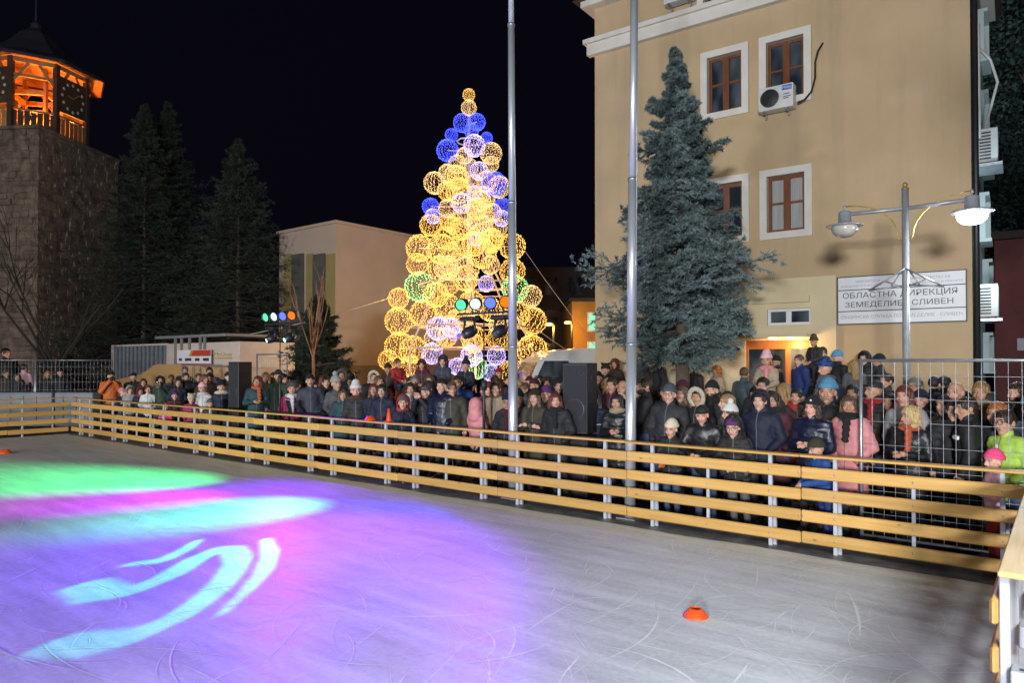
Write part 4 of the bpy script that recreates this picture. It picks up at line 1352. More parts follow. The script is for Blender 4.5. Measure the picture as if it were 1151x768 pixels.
# roof: soffit lit from below, bell-shaped tin roof, finial
rings = [(RC + 0.78, Z1 - 0.12), (RC + 0.75, Z1 + 0.03), (RC * 0.86, Z1 + 0.55), (RC * 0.52, Z1 + 1.25), (RC * 0.30, Z1 + 1.85), (0.24, Z1 + 2.15), (0.2, Z1 + 2.4), (0.05, Z1 + 2.55), (0.03, Z1 + 3.6)]
vs, fs = [], []
for (r_, z_) in rings:
    vs += [oct_pt(k, r_, z_)[:] for k in range(8)]
for i in range(len(rings) - 1):
    for k in range(8):
        fs.append((i * 8 + k, i * 8 + (k + 1) % 8, (i + 1) * 8 + (k + 1) % 8, (i + 1) * 8 + k))
b = MB(); b.geo(vs, fs); b.build('roof', M_tin, tower)
b = MB()
for k in range(8):
    p, q, r_, s_ = oct_pt(k, RC + 0.73, Z1 - 0.11), oct_pt(k + 1, RC + 0.73, Z1 - 0.11), oct_pt(k + 1, RC - 0.1, Z1 + 0.12), oct_pt(k, RC - 0.1, Z1 + 0.12)
    b.quad(p, q, r_, s_); b.quad(s_, r_, (OC[0], OC[1], Z1 + 0.4), (OC[0], OC[1], Z1 + 0.41))
b.build('soffit', M_timber, tower)
b = MB(); b.lathe([(RC - 0.1, 0), (0, 0.001)], 8, 0, Matrix.Translation((OC[0], OC[1], Z0 + 0.02))); b.build('belfry_floor', M_timber, tower)
M_orange = emit_mat('sodium flood', (1.0, 0.35, 0.05), 20)
for (dx, dy) in ((0.5, -0.9), (-0.9, 0.2), (1.0, 0.9)):
    b = MB(); b.lathe([(0, 0.12), (0.07, 0.11), (0.09, 0.04), (0.07, 0)], 10); b.build('belfry_lamp', M_orange, tower, (OC[0] + dx, OC[1] + dy, Z0 + 0.1))
    point('belfry_glow', (OC[0] + dx, OC[1] + dy, Z0 + 0.4), 850, (1.0, 0.30, 0.035), 0.1, tower)
# small floods outside the parapet boards facing us
point('parapet_glow', tuple(oct_pt(0, RC + 0.35, Z0 + 0.15)), 70, (1.0, 0.75, 0.3), 0.05, tower)

# ================================================================== beige house block in the middle
M_pinkwall = noise_mat('pinkish beige render', (0.46, 0.36, 0.29), (0.41, 0.32, 0.255), 0.8, 0.9, 0, 0.2, bscale=30)
M_ochre2 = noise_mat('dull yellow render', (0.30, 0.24, 0.09), (0.25, 0.20, 0.075), 1.5, 0.9)
M_plinth = noise_mat('stone plinth', (0.28, 0.2, 0.15), (0.20, 0.14, 0.11), 2, 0.9, 0, 0.3)
M_darkcol = noise_mat('dark column cladding', (0.10, 0.095, 0.085), (0.07, 0.065, 0.06), 2, 0.8)
mc_ = at_depth(378, 251, 29)
mid = empty('beige_hall', (mc_.x, mc_.y, 0), 0, 'flat-roofed beige hall with dark columns behind the left light stand', 'building')
ml = on_y(314, 262, mc_.y).x - mc_.x
MH = mc_.z
b = MB(); b.box((ml, 0, 0), (0, 8, MH), 0); b.build('wall', M_pinkwall, mid)
b = MB(); b.box((ml - 0.1, -0.1, MH), (0.1, 8.1, MH + 0.12)); b.build('roof_edge', M_pinkwall, mid)
for (u0, u1, mat_) in ((320, 328, M_ochre2), (330, 342, M_darkcol), (345, 352, M_ochre2), (354, 366, M_darkcol), (367, 377, M_ochre2)):
    x0 = on_y(u0, 330, mc_.y).x - mc_.x; x1 = on_y(u1, 330, mc_.y).x - mc_.x
    zt = on_y(u1, 285, mc_.y).z
    b = MB(); b.box((x0, -0.12 if mat_ is M_darkcol else -0.05, 2.2), (x1, -0.002, zt)); b.build('column', mat_, mid)
zp = on_y(378, 411, mc_.y).z
b = MB(); b.box((ml - 0.05, -0.06, 0), (0.06, 8.05, max(0.8, zp))); b.build('plinth', M_plinth, mid)

# ================================================================== far street: orange lit house, dark block, street lamps
M_orangewall = noise_mat('ochre far wall', (0.42, 0.22, 0.05), (0.36, 0.185, 0.04), 1, 0.9)
M_greenwin = emit_mat('green lit window', (0.35, 0.9, 0.55), 1.1)
M_darkhouse = noise_mat('dark brick house', (0.07, 0.05, 0.045), (0.05, 0.036, 0.032), 2, 0.9)
M_sodium = emit_mat('sodium street lamp', (1.0, 0.50, 0.12), 7)
q0 = at_depth(643, 395, 42)
oh = empty('far_house', (q0.x, q0.y, 0), YAW, 'distant orange lit house with green windows left of the office building', 'house')
zt = at_depth(650, 339, 42).z
b = MB(); b.box((0, 0, 0), (6, 8, zt)); b.build('wall', M_orangewall, oh)
b = MB(); b.box((-0.2, -0.2, zt), (6.2, 8.2, zt + 0.2)); b.build('roof', M_roof, oh)
for (y0, y1) in ((353, 371), (386, 395)):
    za, zb = at_depth(664, y1, 42).z, at_depth(664, y0, 42).z
    xa = (664 - 645) / 789 * 42
    m = MB(); m.box((xa - 0.1, -0.06, za - 0.1), (xa + 1.0, -0.002, zb + 0.1)); w = m.build('window', M_pvc, oh)
    m = MB(); m.box((xa, -0.08, za), (xa + 0.9, -0.061, zb)); m.build('pane', M_greenwin, w)
q0 = at_depth(572, 395, 55)
dh = empty('far_block', (q0.x, q0.y, 0), YAW, 'dark unlit block of flats behind the ball tree', 'building')
zt = at_depth(600, 300, 55).z
b = MB(); b.box((0, 0, 0), (8.5, 8, zt)); b.build('wall', M_darkhouse, dh)
for ii in range(4):
    for jj in range(3):
        m = MB(); m.box((0.9 + 1.9 * ii, -0.05, 2.2 + 2.6 * jj), (1.9 + 1.9 * ii, -0.002, 3.6 + 2.6 * jj)); m.build('window', M_pane, dh)
for (u, v, t_, lab) in ((617, 366, 38, 'small glowing sodium street lamp left of the far orange house'), (638, 364, 40, 'glowing sodium lamp at the corner of the far orange house')):
    q0 = at_depth(u, v, t_)
    o = empty('street_lamp', (q0.x, q0.y, 0), YAW, lab, 'street lamp', 'sodium street lamps')
    b = MB(); b.tube([(0.25, 0, 0), (0.25, 0, q0.z), (0.2, 0, q0.z + 0.15), (0, 0, q0.z + 0.16)], 0.06, 8); b.build('post', M_dark_metal, o)
    b = MB(); b.lathe([(0.0, 0.0), (0.16, 0.02), (0.2, 0.1), (0.1, 0.16), (0, 0.17)], 12, 0, Matrix.Translation((0, 0, q0.z - 0.02))); b.build('lantern', M_sodium, o)
    point('lantern_glow', (0, -0.3, q0.z - 0.2), 420, (1.0, 0.5, 0.1), 0.15, o)

# ================================================================== tree of light balls
M_wire = noise_mat('gilt wire', (0.22, 0.13, 0.05), (0.15, 0.09, 0.035), 5, 0.5, 0.3)
M_whitepole = noise_mat('pink white steel', (0.72, 0.56, 0.50), (0.62, 0.48, 0.44), 5, 0.5)
GOLD = emit_mat('gold bulbs', (1.0, 0.52, 0.10), 3.6)
GOLD2 = emit_mat('warm white bulbs', (1.0, 0.62, 0.25), 2.9)
BLUE = emit_mat('blue bulbs', (0.04, 0.07, 1.0), 7.0)
VIO = emit_mat('violet white bulbs', (0.52, 0.42, 1.0), 4.2)
GRN = emit_mat('green white bulbs', (0.35, 0.85, 0.25), 3.4)
wb = MB()
NG = 9
for k in range(NG):
    a = math.pi * k / NG
    wb.ring((0, 0, 0), 1.0, 0.008, 'x', 26, 3, 0, Matrix.Rotation(a, 4, 'Z'))
for z in (-0.75, -0.4, 0.0, 0.4, 0.75):
    wb.ring((0, 0, z), math.sqrt(1 - z * z), 0.008, 'z', 26, 3)
ME_BALL = wb.mesh('light_ball', M_wire)


def bulbs_mesh(seed):
    r_ = random.Random(seed)
    bb = MB()
    for k in range(NG * 2):
        a = math.pi * k / NG
        nb = 26
        for i in range(nb):
            th = math.pi * (i + 0.5 + r_.uniform(-.3, .3)) / nb
            if math.sin(th) < 0.25 and (k + i) % 2:
                continue
            rr = 1.0 + r_.uniform(-0.03, 0.05)
            aa = a + r_.uniform(-0.10, 0.10)
            c = Vector((math.sin(th) * math.cos(aa), math.sin(th) * math.sin(aa), math.cos(th))) * rr
            s = r_.uniform(0.024, 0.044)
            bb.geo([(c.x + s, c.y, c.z), (c.x - s, c.y, c.z), (c.x, c.y + s, c.z), (c.x, c.y - s, c.z), (c.x, c.y, c.z + s), (c.x, c.y, c.z - s)],
                   [(0, 2, 4), (2, 1, 4), (1, 3, 4), (3, 0, 4), (2, 0, 5), (1, 2, 5), (3, 1, 5), (0, 3, 5)])
    return bb.mesh('bulbs', GOLD)


ME_BULBS = [bulbs_mesh(k) for k in range(3)]
TDEP = 25.0
t0 = at_depth(527, 400, TDEP)
xt = empty('light_tree', (t0.x, t0.y, 0), 0, 'tall Christmas tree of gold and blue light balls on a frame', 'christmas tree')
TOPZ = at_depth(527, 112, TDEP).z
b = MB(); b.tube([(0, 0, 0), (0, 0, TOPZ)], [0.11, 0.06], 10); b.build('mast', M_whitepole, xt)
BALLS = [(527, 106.5, 6.8, 'g'), (527, 121, 8.4, 'w'), (519.6, 138, 10, 'b'), (536, 137, 9.5, 'b'), (530, 147, 8, 'b'), (507.5, 151.5, 7, 'b'), (503, 169, 12, 'b'),
         (533, 163.6, 12, 'v'), (547, 155, 6.5, 'b'), (552, 172.5, 12, 'w'), (551.7, 184.6, 9, 'w'), (522, 175, 9, 'w'), (514, 184.6, 10, 'w'), (488.6, 205.6, 12, 'w'),
         (503, 194.6, 10, 'w'), (515, 199, 12, 'g'), (527, 188, 10, 'w'), (538.4, 192, 10, 'v'), (555, 206.7, 13.5, 'b'), (561, 210, 12, 'w'), (503, 214.5, 11, 'g'),
         (533, 206, 10, 'w'), (533, 216.7, 8, 'v'), (518.5, 228, 11, 'v'), (484, 232, 9.3, 'b'), (486.4, 243, 8.4, 'v'), (565, 232, 9.3, 'b'), (564, 245.5, 9, 'v'),
         (503, 234.4, 10, 'w'), (540.6, 225.5, 11, 'w'), (544, 239, 11, 'w'), (525, 241, 11, 'w'), (484, 253, 12, 'g'), (505, 250, 10, 'g'), (543, 252, 10, 'w'), (560, 256, 10, 'w'),
         (471.6, 279, 15, 'g'), (497, 280.5, 16.5, 'g'), (502, 268, 13, 'g'), (535, 268.7, 7.5, 'v'), (542, 285, 16, 'g'), (553.6, 268.7, 12, 'g'), (576, 277, 14.5, 'g'), (520, 275, 12, 'g'),
         (469, 297, 12, 'g'), (495, 301.5, 14, 'g'), (551, 298, 10.5, 'w'), (576, 305, 14, 'g'), (471.5, 322.6, 16.5, 'n'), (523, 313, 14, 'g'), (546.5, 319, 9, 'v'), (579, 325, 15, 'n'),
         (504, 320, 12, 'g'), (448, 335.5, 11.5, 'g'), (597, 333, 12, 'w'), (448, 361, 15, 'g'), (476, 353, 15, 'g'), (502, 344, 14, 'g'), (530, 341, 14, 'g'), (551, 348, 13, 'g'),
         (581.7, 353, 14, 'g'), (599, 361, 15, 'g'), (492.6, 369.5, 13, 'v'), (506.7, 368, 10.5, 'v'), (511, 376, 7, 'b'), (490, 381, 13, 'w'), (532.5, 381, 14, 'g'), (560.6, 381, 13, 'g'),
         (521, 360, 10.5, 'g'), (560, 365, 10.5, 'w'), (449, 390.6, 16.5, 'g'), (464.5, 393, 15, 'g'), (436.4, 404.7, 11, 'g'), (485.6, 397.6, 11.5, 'v'), (530, 400, 12, 'v'), (558, 400, 10.5, 'v'),
         (536, 414, 12, 'n'), (598, 394, 17, 'g'), (608.6, 406, 11, 'w'), (588.7, 418.7, 13, 'g'), (572, 419, 12, 'g'), (514, 412, 9.5, 'v'), (551, 419, 9.5, 'v'), (462, 412, 12, 'g')]
_r3 = random.Random(8)
for _ in range(24):                                       # inner balls that fill the frame
    v_ = _r3.uniform(190, 405); u_ = 527 + _r3.uniform(-0.75, 0.75) * (v_ - 95) * 0.27
    BALLS.append((u_, v_, _r3.uniform(9, 14), _r3.choice('ggw')))
CM = {'g': GOLD, 'w': GOLD2, 'b': BLUE, 'v': VIO, 'n': GRN}
tr2 = random.Random(5)
centers = []
for i, (u, v, r_, c) in enumerate(BALLS):
    half = max(4, (v - 95) * 0.30)
    lat = min(1.0, abs(u - 527) / half)
    dep = TDEP - math.sqrt(max(0, 1 - lat * lat)) * half / F_PX * TDEP * tr2.choice([0.9, 0.6, 0.3, -0.5])
    q = at_depth(u, v, dep)
    rad = r_ / F_PX * dep
    loc = (q.x - t0.x, q.y - t0.y, q.z)
    rot = (tr2.uniform(-.4, .4), tr2.uniform(-.4, .4), tr2.uniform(0, 3))
    o = inst('light_ball', ME_BALL, xt, loc, rot, (rad,) * 3)
    inst('bulbs', ME_BULBS[i % 3], o, (0, 0, 0), (0, 0, 0), (1, 1, 1), [CM[c]])['kind'] = 'stuff'
    centers.append(Vector(loc))
for i, c in enumerate(centers):                           # spokes that carry the balls
    if i % 3 == 0:
        b = MB(); b.tube([(0, 0, c.z), c[:]], 0.022, 5); b.build('spoke', M_whitepole, xt)
for (v, hw) in ((158, 14), (246, 36), (320, 55), (368, 70), (392, 76)):
    z = at_depth(527, v, TDEP).z
    rr = hw / F_PX * TDEP
    b = MB(); b.ring((0, 0, z), rr, 0.03, 'z', 8, 5); b.build('hoop', M_whitepole, xt)
for k in range(6):
    a = k * math.pi / 3 + 0.3
    rr = 76 / F_PX * TDEP
    b = MB(); b.tube([(rr * math.cos(a), rr * math.sin(a), 0), (rr * math.cos(a), rr * math.sin(a), at_depth(527, 392, TDEP).z), (0, 0, at_depth(527, 246, TDEP).z)], 0.035, 6); b.build('strut', M_whitepole, xt)
for (v, dl_, c_, w_) in ((410, 2.9, (1.0, 0.6, 0.2), 300), (340, 2.5, (1.0, 0.6, 0.2), 300), (270, 1.9, (1.0, 0.6, 0.2), 180), (150, 1.1, (0.25, 0.25, 1.0), 100)):
    z = at_depth(527, v, TDEP).z
    for a in (R(-130), R(-50), R(90)):
        point('tree_glow', (dl_ * math.cos(a), dl_ * math.sin(a), z), w_ / 3, c_, 0.05, xt)

# guy wires and the festoon cable
M_cable = noise_mat('pale cable', (0.45, 0.4, 0.33), (0.38, 0.33, 0.28), 4, 0.6)
def cable(name, a, c, sag, label, r_=0.014):
    pts = []
    for i in range(17):
        t_ = i / 16
        q = a.lerp(c, t_); q.z -= sag * 4 * t_ * (1 - t_)
        pts.append(q)
    b = MB(); b.tube(pts, r_, 5)
    tag(b.build(name, M_cable), label, 'cable')
cable('festoon_cable', at_depth(255, 380.5, 24), at_depth(440, 334, 25), 0.12, 'pale cable strung from the chiller to the ball tree', 0.016)
cable('guy_wire', at_depth(588, 279, 25), at_depth(668, 388, 19), 0.05, 'thin guy wire from the ball tree down to the ochre building', 0.010)
cable('guy_wire', at_depth(606, 372, 25), at_depth(645, 398, 22), 0.03, 'short guy wire from the ball tree to the van roof', 0.010)
# ================================================================== conifers
def needle_material(name, c1, c2, rough=0.6):
    m, nt, b = new_mat(name)
    N = nt.nodes
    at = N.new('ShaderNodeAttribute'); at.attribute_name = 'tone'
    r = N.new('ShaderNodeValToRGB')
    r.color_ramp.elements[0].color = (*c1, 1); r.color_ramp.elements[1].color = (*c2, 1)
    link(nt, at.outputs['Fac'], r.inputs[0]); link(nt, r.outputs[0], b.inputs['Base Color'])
    b.inputs['Roughness'].default_value = rough
    b.inputs['Specular IOR Level'].default_value = 0.3
    return m


M_bluespruce = needle_material('blue spruce needles', (0.045, 0.07, 0.068), (0.24, 0.315, 0.31))
M_darkspruce = needle_material('dark spruce needles', (0.014, 0.020, 0.015), (0.048, 0.066, 0.045))
M_bark = noise_mat('grey brown bark', (0.13, 0.095, 0.07), (0.07, 0.05, 0.04), 6, 0.9, 0, 0.6, stretch=(3, 3, 0.6))


def spray(seed, n_side, n_needle, nl, nw):
    """one conifer branch of unit length along +X: returns blades as (base, tip, side) arrays"""
    g = np.random.default_rng(seed)
    segs = [(np.array([0.12, 0, 0.0]), np.array([1.0, 0, 0.10]))]
    for k in range(n_side):
        t = 0.15 + 0.8 * (k + g.random()) / n_side
        s = 1 if k % 2 else -1
        L = (0.42 * (1 - t) + 0.13) * g.uniform(0.75, 1.2)
        a = R(g.uniform(38, 62))
        p = np.array([t, 0, 0.10 * t * t])
        d = np.array([math.cos(a), s * math.sin(a), g.uniform(-0.45, 0.5)])
        segs.append((p, p + d * L))
        for _ in range(2):
            t2 = g.uniform(0.35, 0.9)
            p2 = p + d * L * t2
            a2 = a + R(g.choice([-45, 45]))
            segs.append((p2, p2 + np.array([math.cos(a2), s * math.sin(a2), g.uniform(-0.15, 0.3)]) * L * 0.4))
    base, tip, side = [], [], []
    for (p, q) in segs:
        d = q - p; L = np.linalg.norm(d); d = d / L
        n = max(8, int(n_needle * L))
        t = g.random(n)
        b0 = p + d * (t * L)[:, None]
        rv = g.normal(size=(n, 3)); rv -= (rv @ d)[:, None] * d
        rv /= np.linalg.norm(rv, axis=1)[:, None] + 1e-9
        dirn = d * 0.75 + rv * 0.75
        dirn /= np.linalg.norm(dirn, axis=1)[:, None]
        ln = nl * g.uniform(0.6, 1.2, n)
        base.append(b0); tip.append(b0 + dirn * ln[:, None])
        sd = np.cross(dirn, g.normal(size=(n, 3))); sd /= np.linalg.norm(sd, axis=1)[:, None] + 1e-9
        side.append(sd * nw * g.uniform(0.7, 1.3, n)[:, None])
    return np.concatenate(base), np.concatenate(tip), np.concatenate(side), segs


def conifer(name, loc, H, base_h, profile, n_br, sprays, mat, label, seed, droop=-0.12, lift=0.0, group=None, trunk_r=0.13, squash=1.0, bark=None):
    """profile(t) -> crown radius at relative height t (0 bottom of crown .. 1 top)"""
    g = np.random.default_rng(seed)
    o = empty(name, loc, 0, label, 'tree', group)
    b = MB(); b.tube([(0, 0, 0), (0.02, 0, H * 0.3), (0.0, 0.02, H * 0.7), (0, 0, H * 0.985)], [trunk_r, trunk_r * 0.75, trunk_r * 0.35, 0.012], 10); b.build('trunk', M_bark, o)
    V, F, T = [], [], []
    tw = MB()
    nv = 0
    az = 0.0
    for k in range(n_br):
        t = (k + g.random()) / n_br
        t = 1 - (1 - t) ** 0.85 if False else t
        z = base_h + (H - base_h) * t
        az += 2.39996 + g.uniform(-0.35, 0.35)
        L = profile(t, az) * g.uniform(0.62, 1.15)
        if L < 0.08:
            L = 0.08
        ba, ti, sd, segs = sprays[int(g.integers(len(sprays)))]
        el = droop * (1 - t) + (lift + 0.9) * max(0.0, t - 0.55) + g.uniform(-0.16, 0.16)
        ca, sa, ce, se = math.cos(az), math.sin(az), math.cos(el), math.sin(el)
        M = np.array([[ca * ce, -sa, -ca * se], [sa * ce, ca, -sa * se], [se, 0, ce]])
        roll = g.uniform(-0.5, 0.5)
        Rr = np.array([[1, 0, 0], [0, math.cos(roll), -math.sin(roll)], [0, math.sin(roll), math.cos(roll)]])
        M = M @ Rr
        wl = (0.55 + 0.45 * min(1.0, L)) if L > 0.5 else 1.0
        S = np.array([L, L * wl, L * wl])
        org = np.array([0, 0, z])
        B = (ba * S) @ M.T + org
        # blades keep their real length whatever the branch's
        dv = (ti - ba); ds = (dv @ M.T); 
        Tp = B + ds
        Sd = sd @ M.T
        n = len(B)
        V.append(np.concatenate([B + Sd, B - Sd, Tp])); 
        idx = np.arange(n) + nv
        F.append(np.stack([idx, idx + n, idx + 2 * n], 1)); nv += 3 * n
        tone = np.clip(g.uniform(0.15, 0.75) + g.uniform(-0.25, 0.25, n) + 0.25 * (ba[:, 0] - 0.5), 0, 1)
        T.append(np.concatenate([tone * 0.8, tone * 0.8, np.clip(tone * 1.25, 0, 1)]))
        p = org; q = (np.array([0.92, 0, 0.08]) * S) @ M.T + org
        tw.tube([p, (p + q) / 2 + np.array([0, 0, 0.01]), q], [0.012 + 0.010 * L, 0.010 + 0.005 * L, 0.004], 5, cap=False)
    V, F, T = np.concatenate(V), np.concatenate(F), np.concatenate(T)
    me = np_mesh('foliage', V, F, mat, None, False, {'tone': np.stack([T, T, T, np.ones_like(T)], 1)})
    cr = inst('crown', me, o)
    tw.build('limbs', bark or M_bark, cr)
    return o


SP_BLUE = [spray(s, 14, 190, 0.085, 0.0105) for s in range(5)]
SP_DARK = [spray(s + 20, 11, 46, 0.13, 0.011) for s in range(4)]


def prof_blue(t, az):
    # uneven outline: a bulge on the left low down, a notch, a narrow top
    base = float(np.interp(t, (0, .1, .22, .33, .46, .6, .74, .88, 1), (1.05, 1.5, 1.62, 1.42, 1.05, 0.86, 0.60, 0.27, 0.04)))
    lobes = 1 + 0.20 * math.sin(3 * az + 11 * t) + 0.14 * math.sin(29 * t) + 0.12 * math.sin(2 * az - 17 * t)
    return base * lobes


bp_ = on_y(768, 400, 13.2)
btop = on_y(760, 60, 13.2)
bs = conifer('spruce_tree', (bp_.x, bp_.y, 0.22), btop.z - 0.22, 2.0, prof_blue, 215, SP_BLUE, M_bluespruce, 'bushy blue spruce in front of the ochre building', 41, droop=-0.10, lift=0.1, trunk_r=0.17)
bs.rotation_euler = (R(0.6), R(-0.7), 0)


M_darkbark = noise_mat('dark spruce bark', (0.035, 0.028, 0.022), (0.022, 0.018, 0.014), 6, 0.9)


def prof_dark(w):
    return lambda t, az: (w * (1 - t) ** 1.05 + 0.12) * (1 + 0.2 * math.sin(5 * az + 13 * t) + 0.12 * math.sin(23 * t))


for (u, v, dep, w, base_v, seed, lab) in ((163, 120, 31.0, 4.0, 2.4, 51, 'dark spruce with the left one of two close tops beside the tower'),
                                          (189, 117, 32.5, 4.2, 2.6, 52, 'dark spruce with the right one of two close tops'),
                                          (268, 158, 31.0, 4.3, 2.2, 53, 'dark spruce just left of the beige hall')):
    q = at_depth(u, v, dep)
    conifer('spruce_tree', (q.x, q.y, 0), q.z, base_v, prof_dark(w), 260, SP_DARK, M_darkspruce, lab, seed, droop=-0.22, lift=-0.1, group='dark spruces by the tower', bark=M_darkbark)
q = at_depth(362, 335, 21.5)
conifer('spruce_tree', (q.x - 0.15, q.y, 0), q.z, 1.2, lambda t, az: 1.35 * (1 - t) ** 0.7 + 0.05, 90, SP_DARK, M_darkspruce, 'small dark spruce behind the bare reddish tree', 55, droop=0.12, lift=0.1)

# ================================================================== bare trees
M_redbark = noise_mat('reddish bare bark', (0.36, 0.17, 0.09), (0.25, 0.12, 0.065), 8, 0.8, 0, 0.3)


def bare_tree(loc, H, label, seed, mat, upright, spread, trunk_h, r0, levels=4):
    g = random.Random(seed)
    o = empty('bare_tree', loc, 0, label, 'tree')
    tr = MB(); br = MB()
    tr.tube([(0, 0, 0), (0.02, 0.0, trunk_h * 0.5), (0, 0.02, trunk_h)], [r0, r0 * 0.85, r0 * 0.75], 8)
    def grow(p, d, L, r, lv):
        pts = [p]; cur = p.copy(); dd = d.copy()
        for i in range(4):
            dd = (dd + Vector((g.uniform(-.13, .13), g.uniform(-.13, .13), upright * 0.1))).normalized()
            cur = cur + dd * (L / 4); pts.append(cur.copy())
        br.tube(pts, [r, r * .85, r * .7, r * .55, r * .4], 5, cap=False)
        if lv <= 0:
            return
        for _ in range(g.choice([2, 3]) if lv > 1 else 3):
            i = g.choice([1, 2, 3, 4])
            nd = (dd + Vector((g.uniform(-1, 1), g.uniform(-1, 1), g.uniform(-0.2, 0.6))) * spread).normalized()
            grow(pts[i], nd, L * g.uniform(0.5, 0.75), r * 0.5, lv - 1)
    for k in range(6):
        a = k * 2.4 + g.uniform(-.4, .4)
        d = Vector((math.cos(a) * spread, math.sin(a) * spread, 1.0)).normalized()
        grow(Vector((0, 0, trunk_h - 0.15 + 0.05 * k)), d, (H - trunk_h) * g.uniform(0.55, 0.75), r0 * 0.5, levels - 2)
    tr.build('trunk', mat, o)
    br.build('crown', mat, o)
    return o


q = at_depth(352, 318, 19.0)
bare_tree((q.x, q.y, 0), q.z, 'slim bare reddish tree right of the left light stand', 61, M_redbark, 1.0, 0.32, 2.3, 0.055)
q = at_depth(62, 240, 26.0)
bare_tree((q.x, q.y, 0), q.z, 'wide bare tree in front of the stone tower', 62, M_darkbark, 0.3, 0.85, 1.8, 0.12, 5)

# ================================================================== leafy tree at the far right
M_leaf = needle_material('dark evergreen leaves', (0.02, 0.045, 0.04), (0.07, 0.13, 0.115))
q = Vector((-0.2, 32.5, 0))
o = empty('leafy_tree', q, 0, 'dark leafy tree at the right edge behind the office building', 'tree')
b = MB(); b.tube([(0, 0, 0), (0.1, 0, 4), (0, 0.1, 8), (0.2, 0, 12)], [0.35, 0.28, 0.2, 0.06], 10)
for k in range(9):
    a = k * 2.4
    b.tube([(0, 0, 4.5 + k * 0.8), (1.4 * math.cos(a), 1.4 * math.sin(a), 5.6 + k * 0.85), (3.0 * math.cos(a), 3.0 * math.sin(a), 6.8 + k * 0.9)], [0.12, 0.08, 0.03], 6)
b.build('trunk', M_bark, o)
g = np.random.default_rng(9)
cl = g.normal(size=(260, 3)); cl /= np.linalg.norm(cl, axis=1)[:, None]
cl = cl * (g.random(260) ** 0.4)[:, None] * np.array([4.2, 4.2, 6.5]) + np.array([0, 0, 10.5])
n = 150
c = np.repeat(cl, n, 0) + g.normal(size=(260 * n, 3)) * 0.38
d1 = g.normal(size=c.shape); d1 /= np.linalg.norm(d1, axis=1)[:, None]
d2 = np.cross(d1, g.normal(size=c.shape)); d2 /= np.linalg.norm(d2, axis=1)[:, None]
V = np.concatenate([c - d1 * .09, c + d2 * .045, c + d1 * .09, c - d2 * .045])
k = len(c); idx = np.arange(k)
tone = np.clip(np.repeat(g.uniform(0.1, 0.8, 260), n) + g.uniform(-.2, .2, k), 0, 1)
T = np.concatenate([tone] * 4)
inst('crown', np_mesh('foliage', V, np.stack([idx, idx + k, idx + 2 * k, idx + 3 * k], 1), M_leaf, None, False, {'tone': np.stack([T, T, T, np.ones_like(T)], 1)}), o)

# lamp that glares just outside the right edge: a street floodlight on its own mast
M_floodon = emit_mat('lit floodlight glass', (0.85, 0.95, 1.0), 25)
fq = at_depth(1166, 283, 13.2)
fm = empty('floodlight_mast', (fq.x, fq.y, 0), 0, 'lit floodlight on a slim mast past the right edge', 'floodlight')
b = MB(); b.tube([(0, 0.12, 0), (0, 0.12, fq.z)], [0.06, 0.045], 8); b.build('pole', M_dark_metal, fm)
b = MB(); b.box((-0.2, -0.08, fq.z - 0.15), (0.2, 0.1, fq.z + 0.15), 0, 0.02); b.build('lamp_housing', M_dark_metal, fm)
b = MB(); b.box((-0.17, -0.095, fq.z - 0.12), (0.17, -0.082, fq.z + 0.12)); b.build('lamp_glass', M_floodon, fm)
spot('flood_beam', (0, -0.12, fq.z), (-3.0, -6, 0.5), 350, (0.88, 0.95, 1.0), 130, 0.6, 0.12, fm)
spot('spill', (0, 0.25, fq.z + 0.05), (0.3, 8, fq.z + 1.5), 420, (0.65, 0.92, 1.0), 150, 0.6, 0.12, fm)
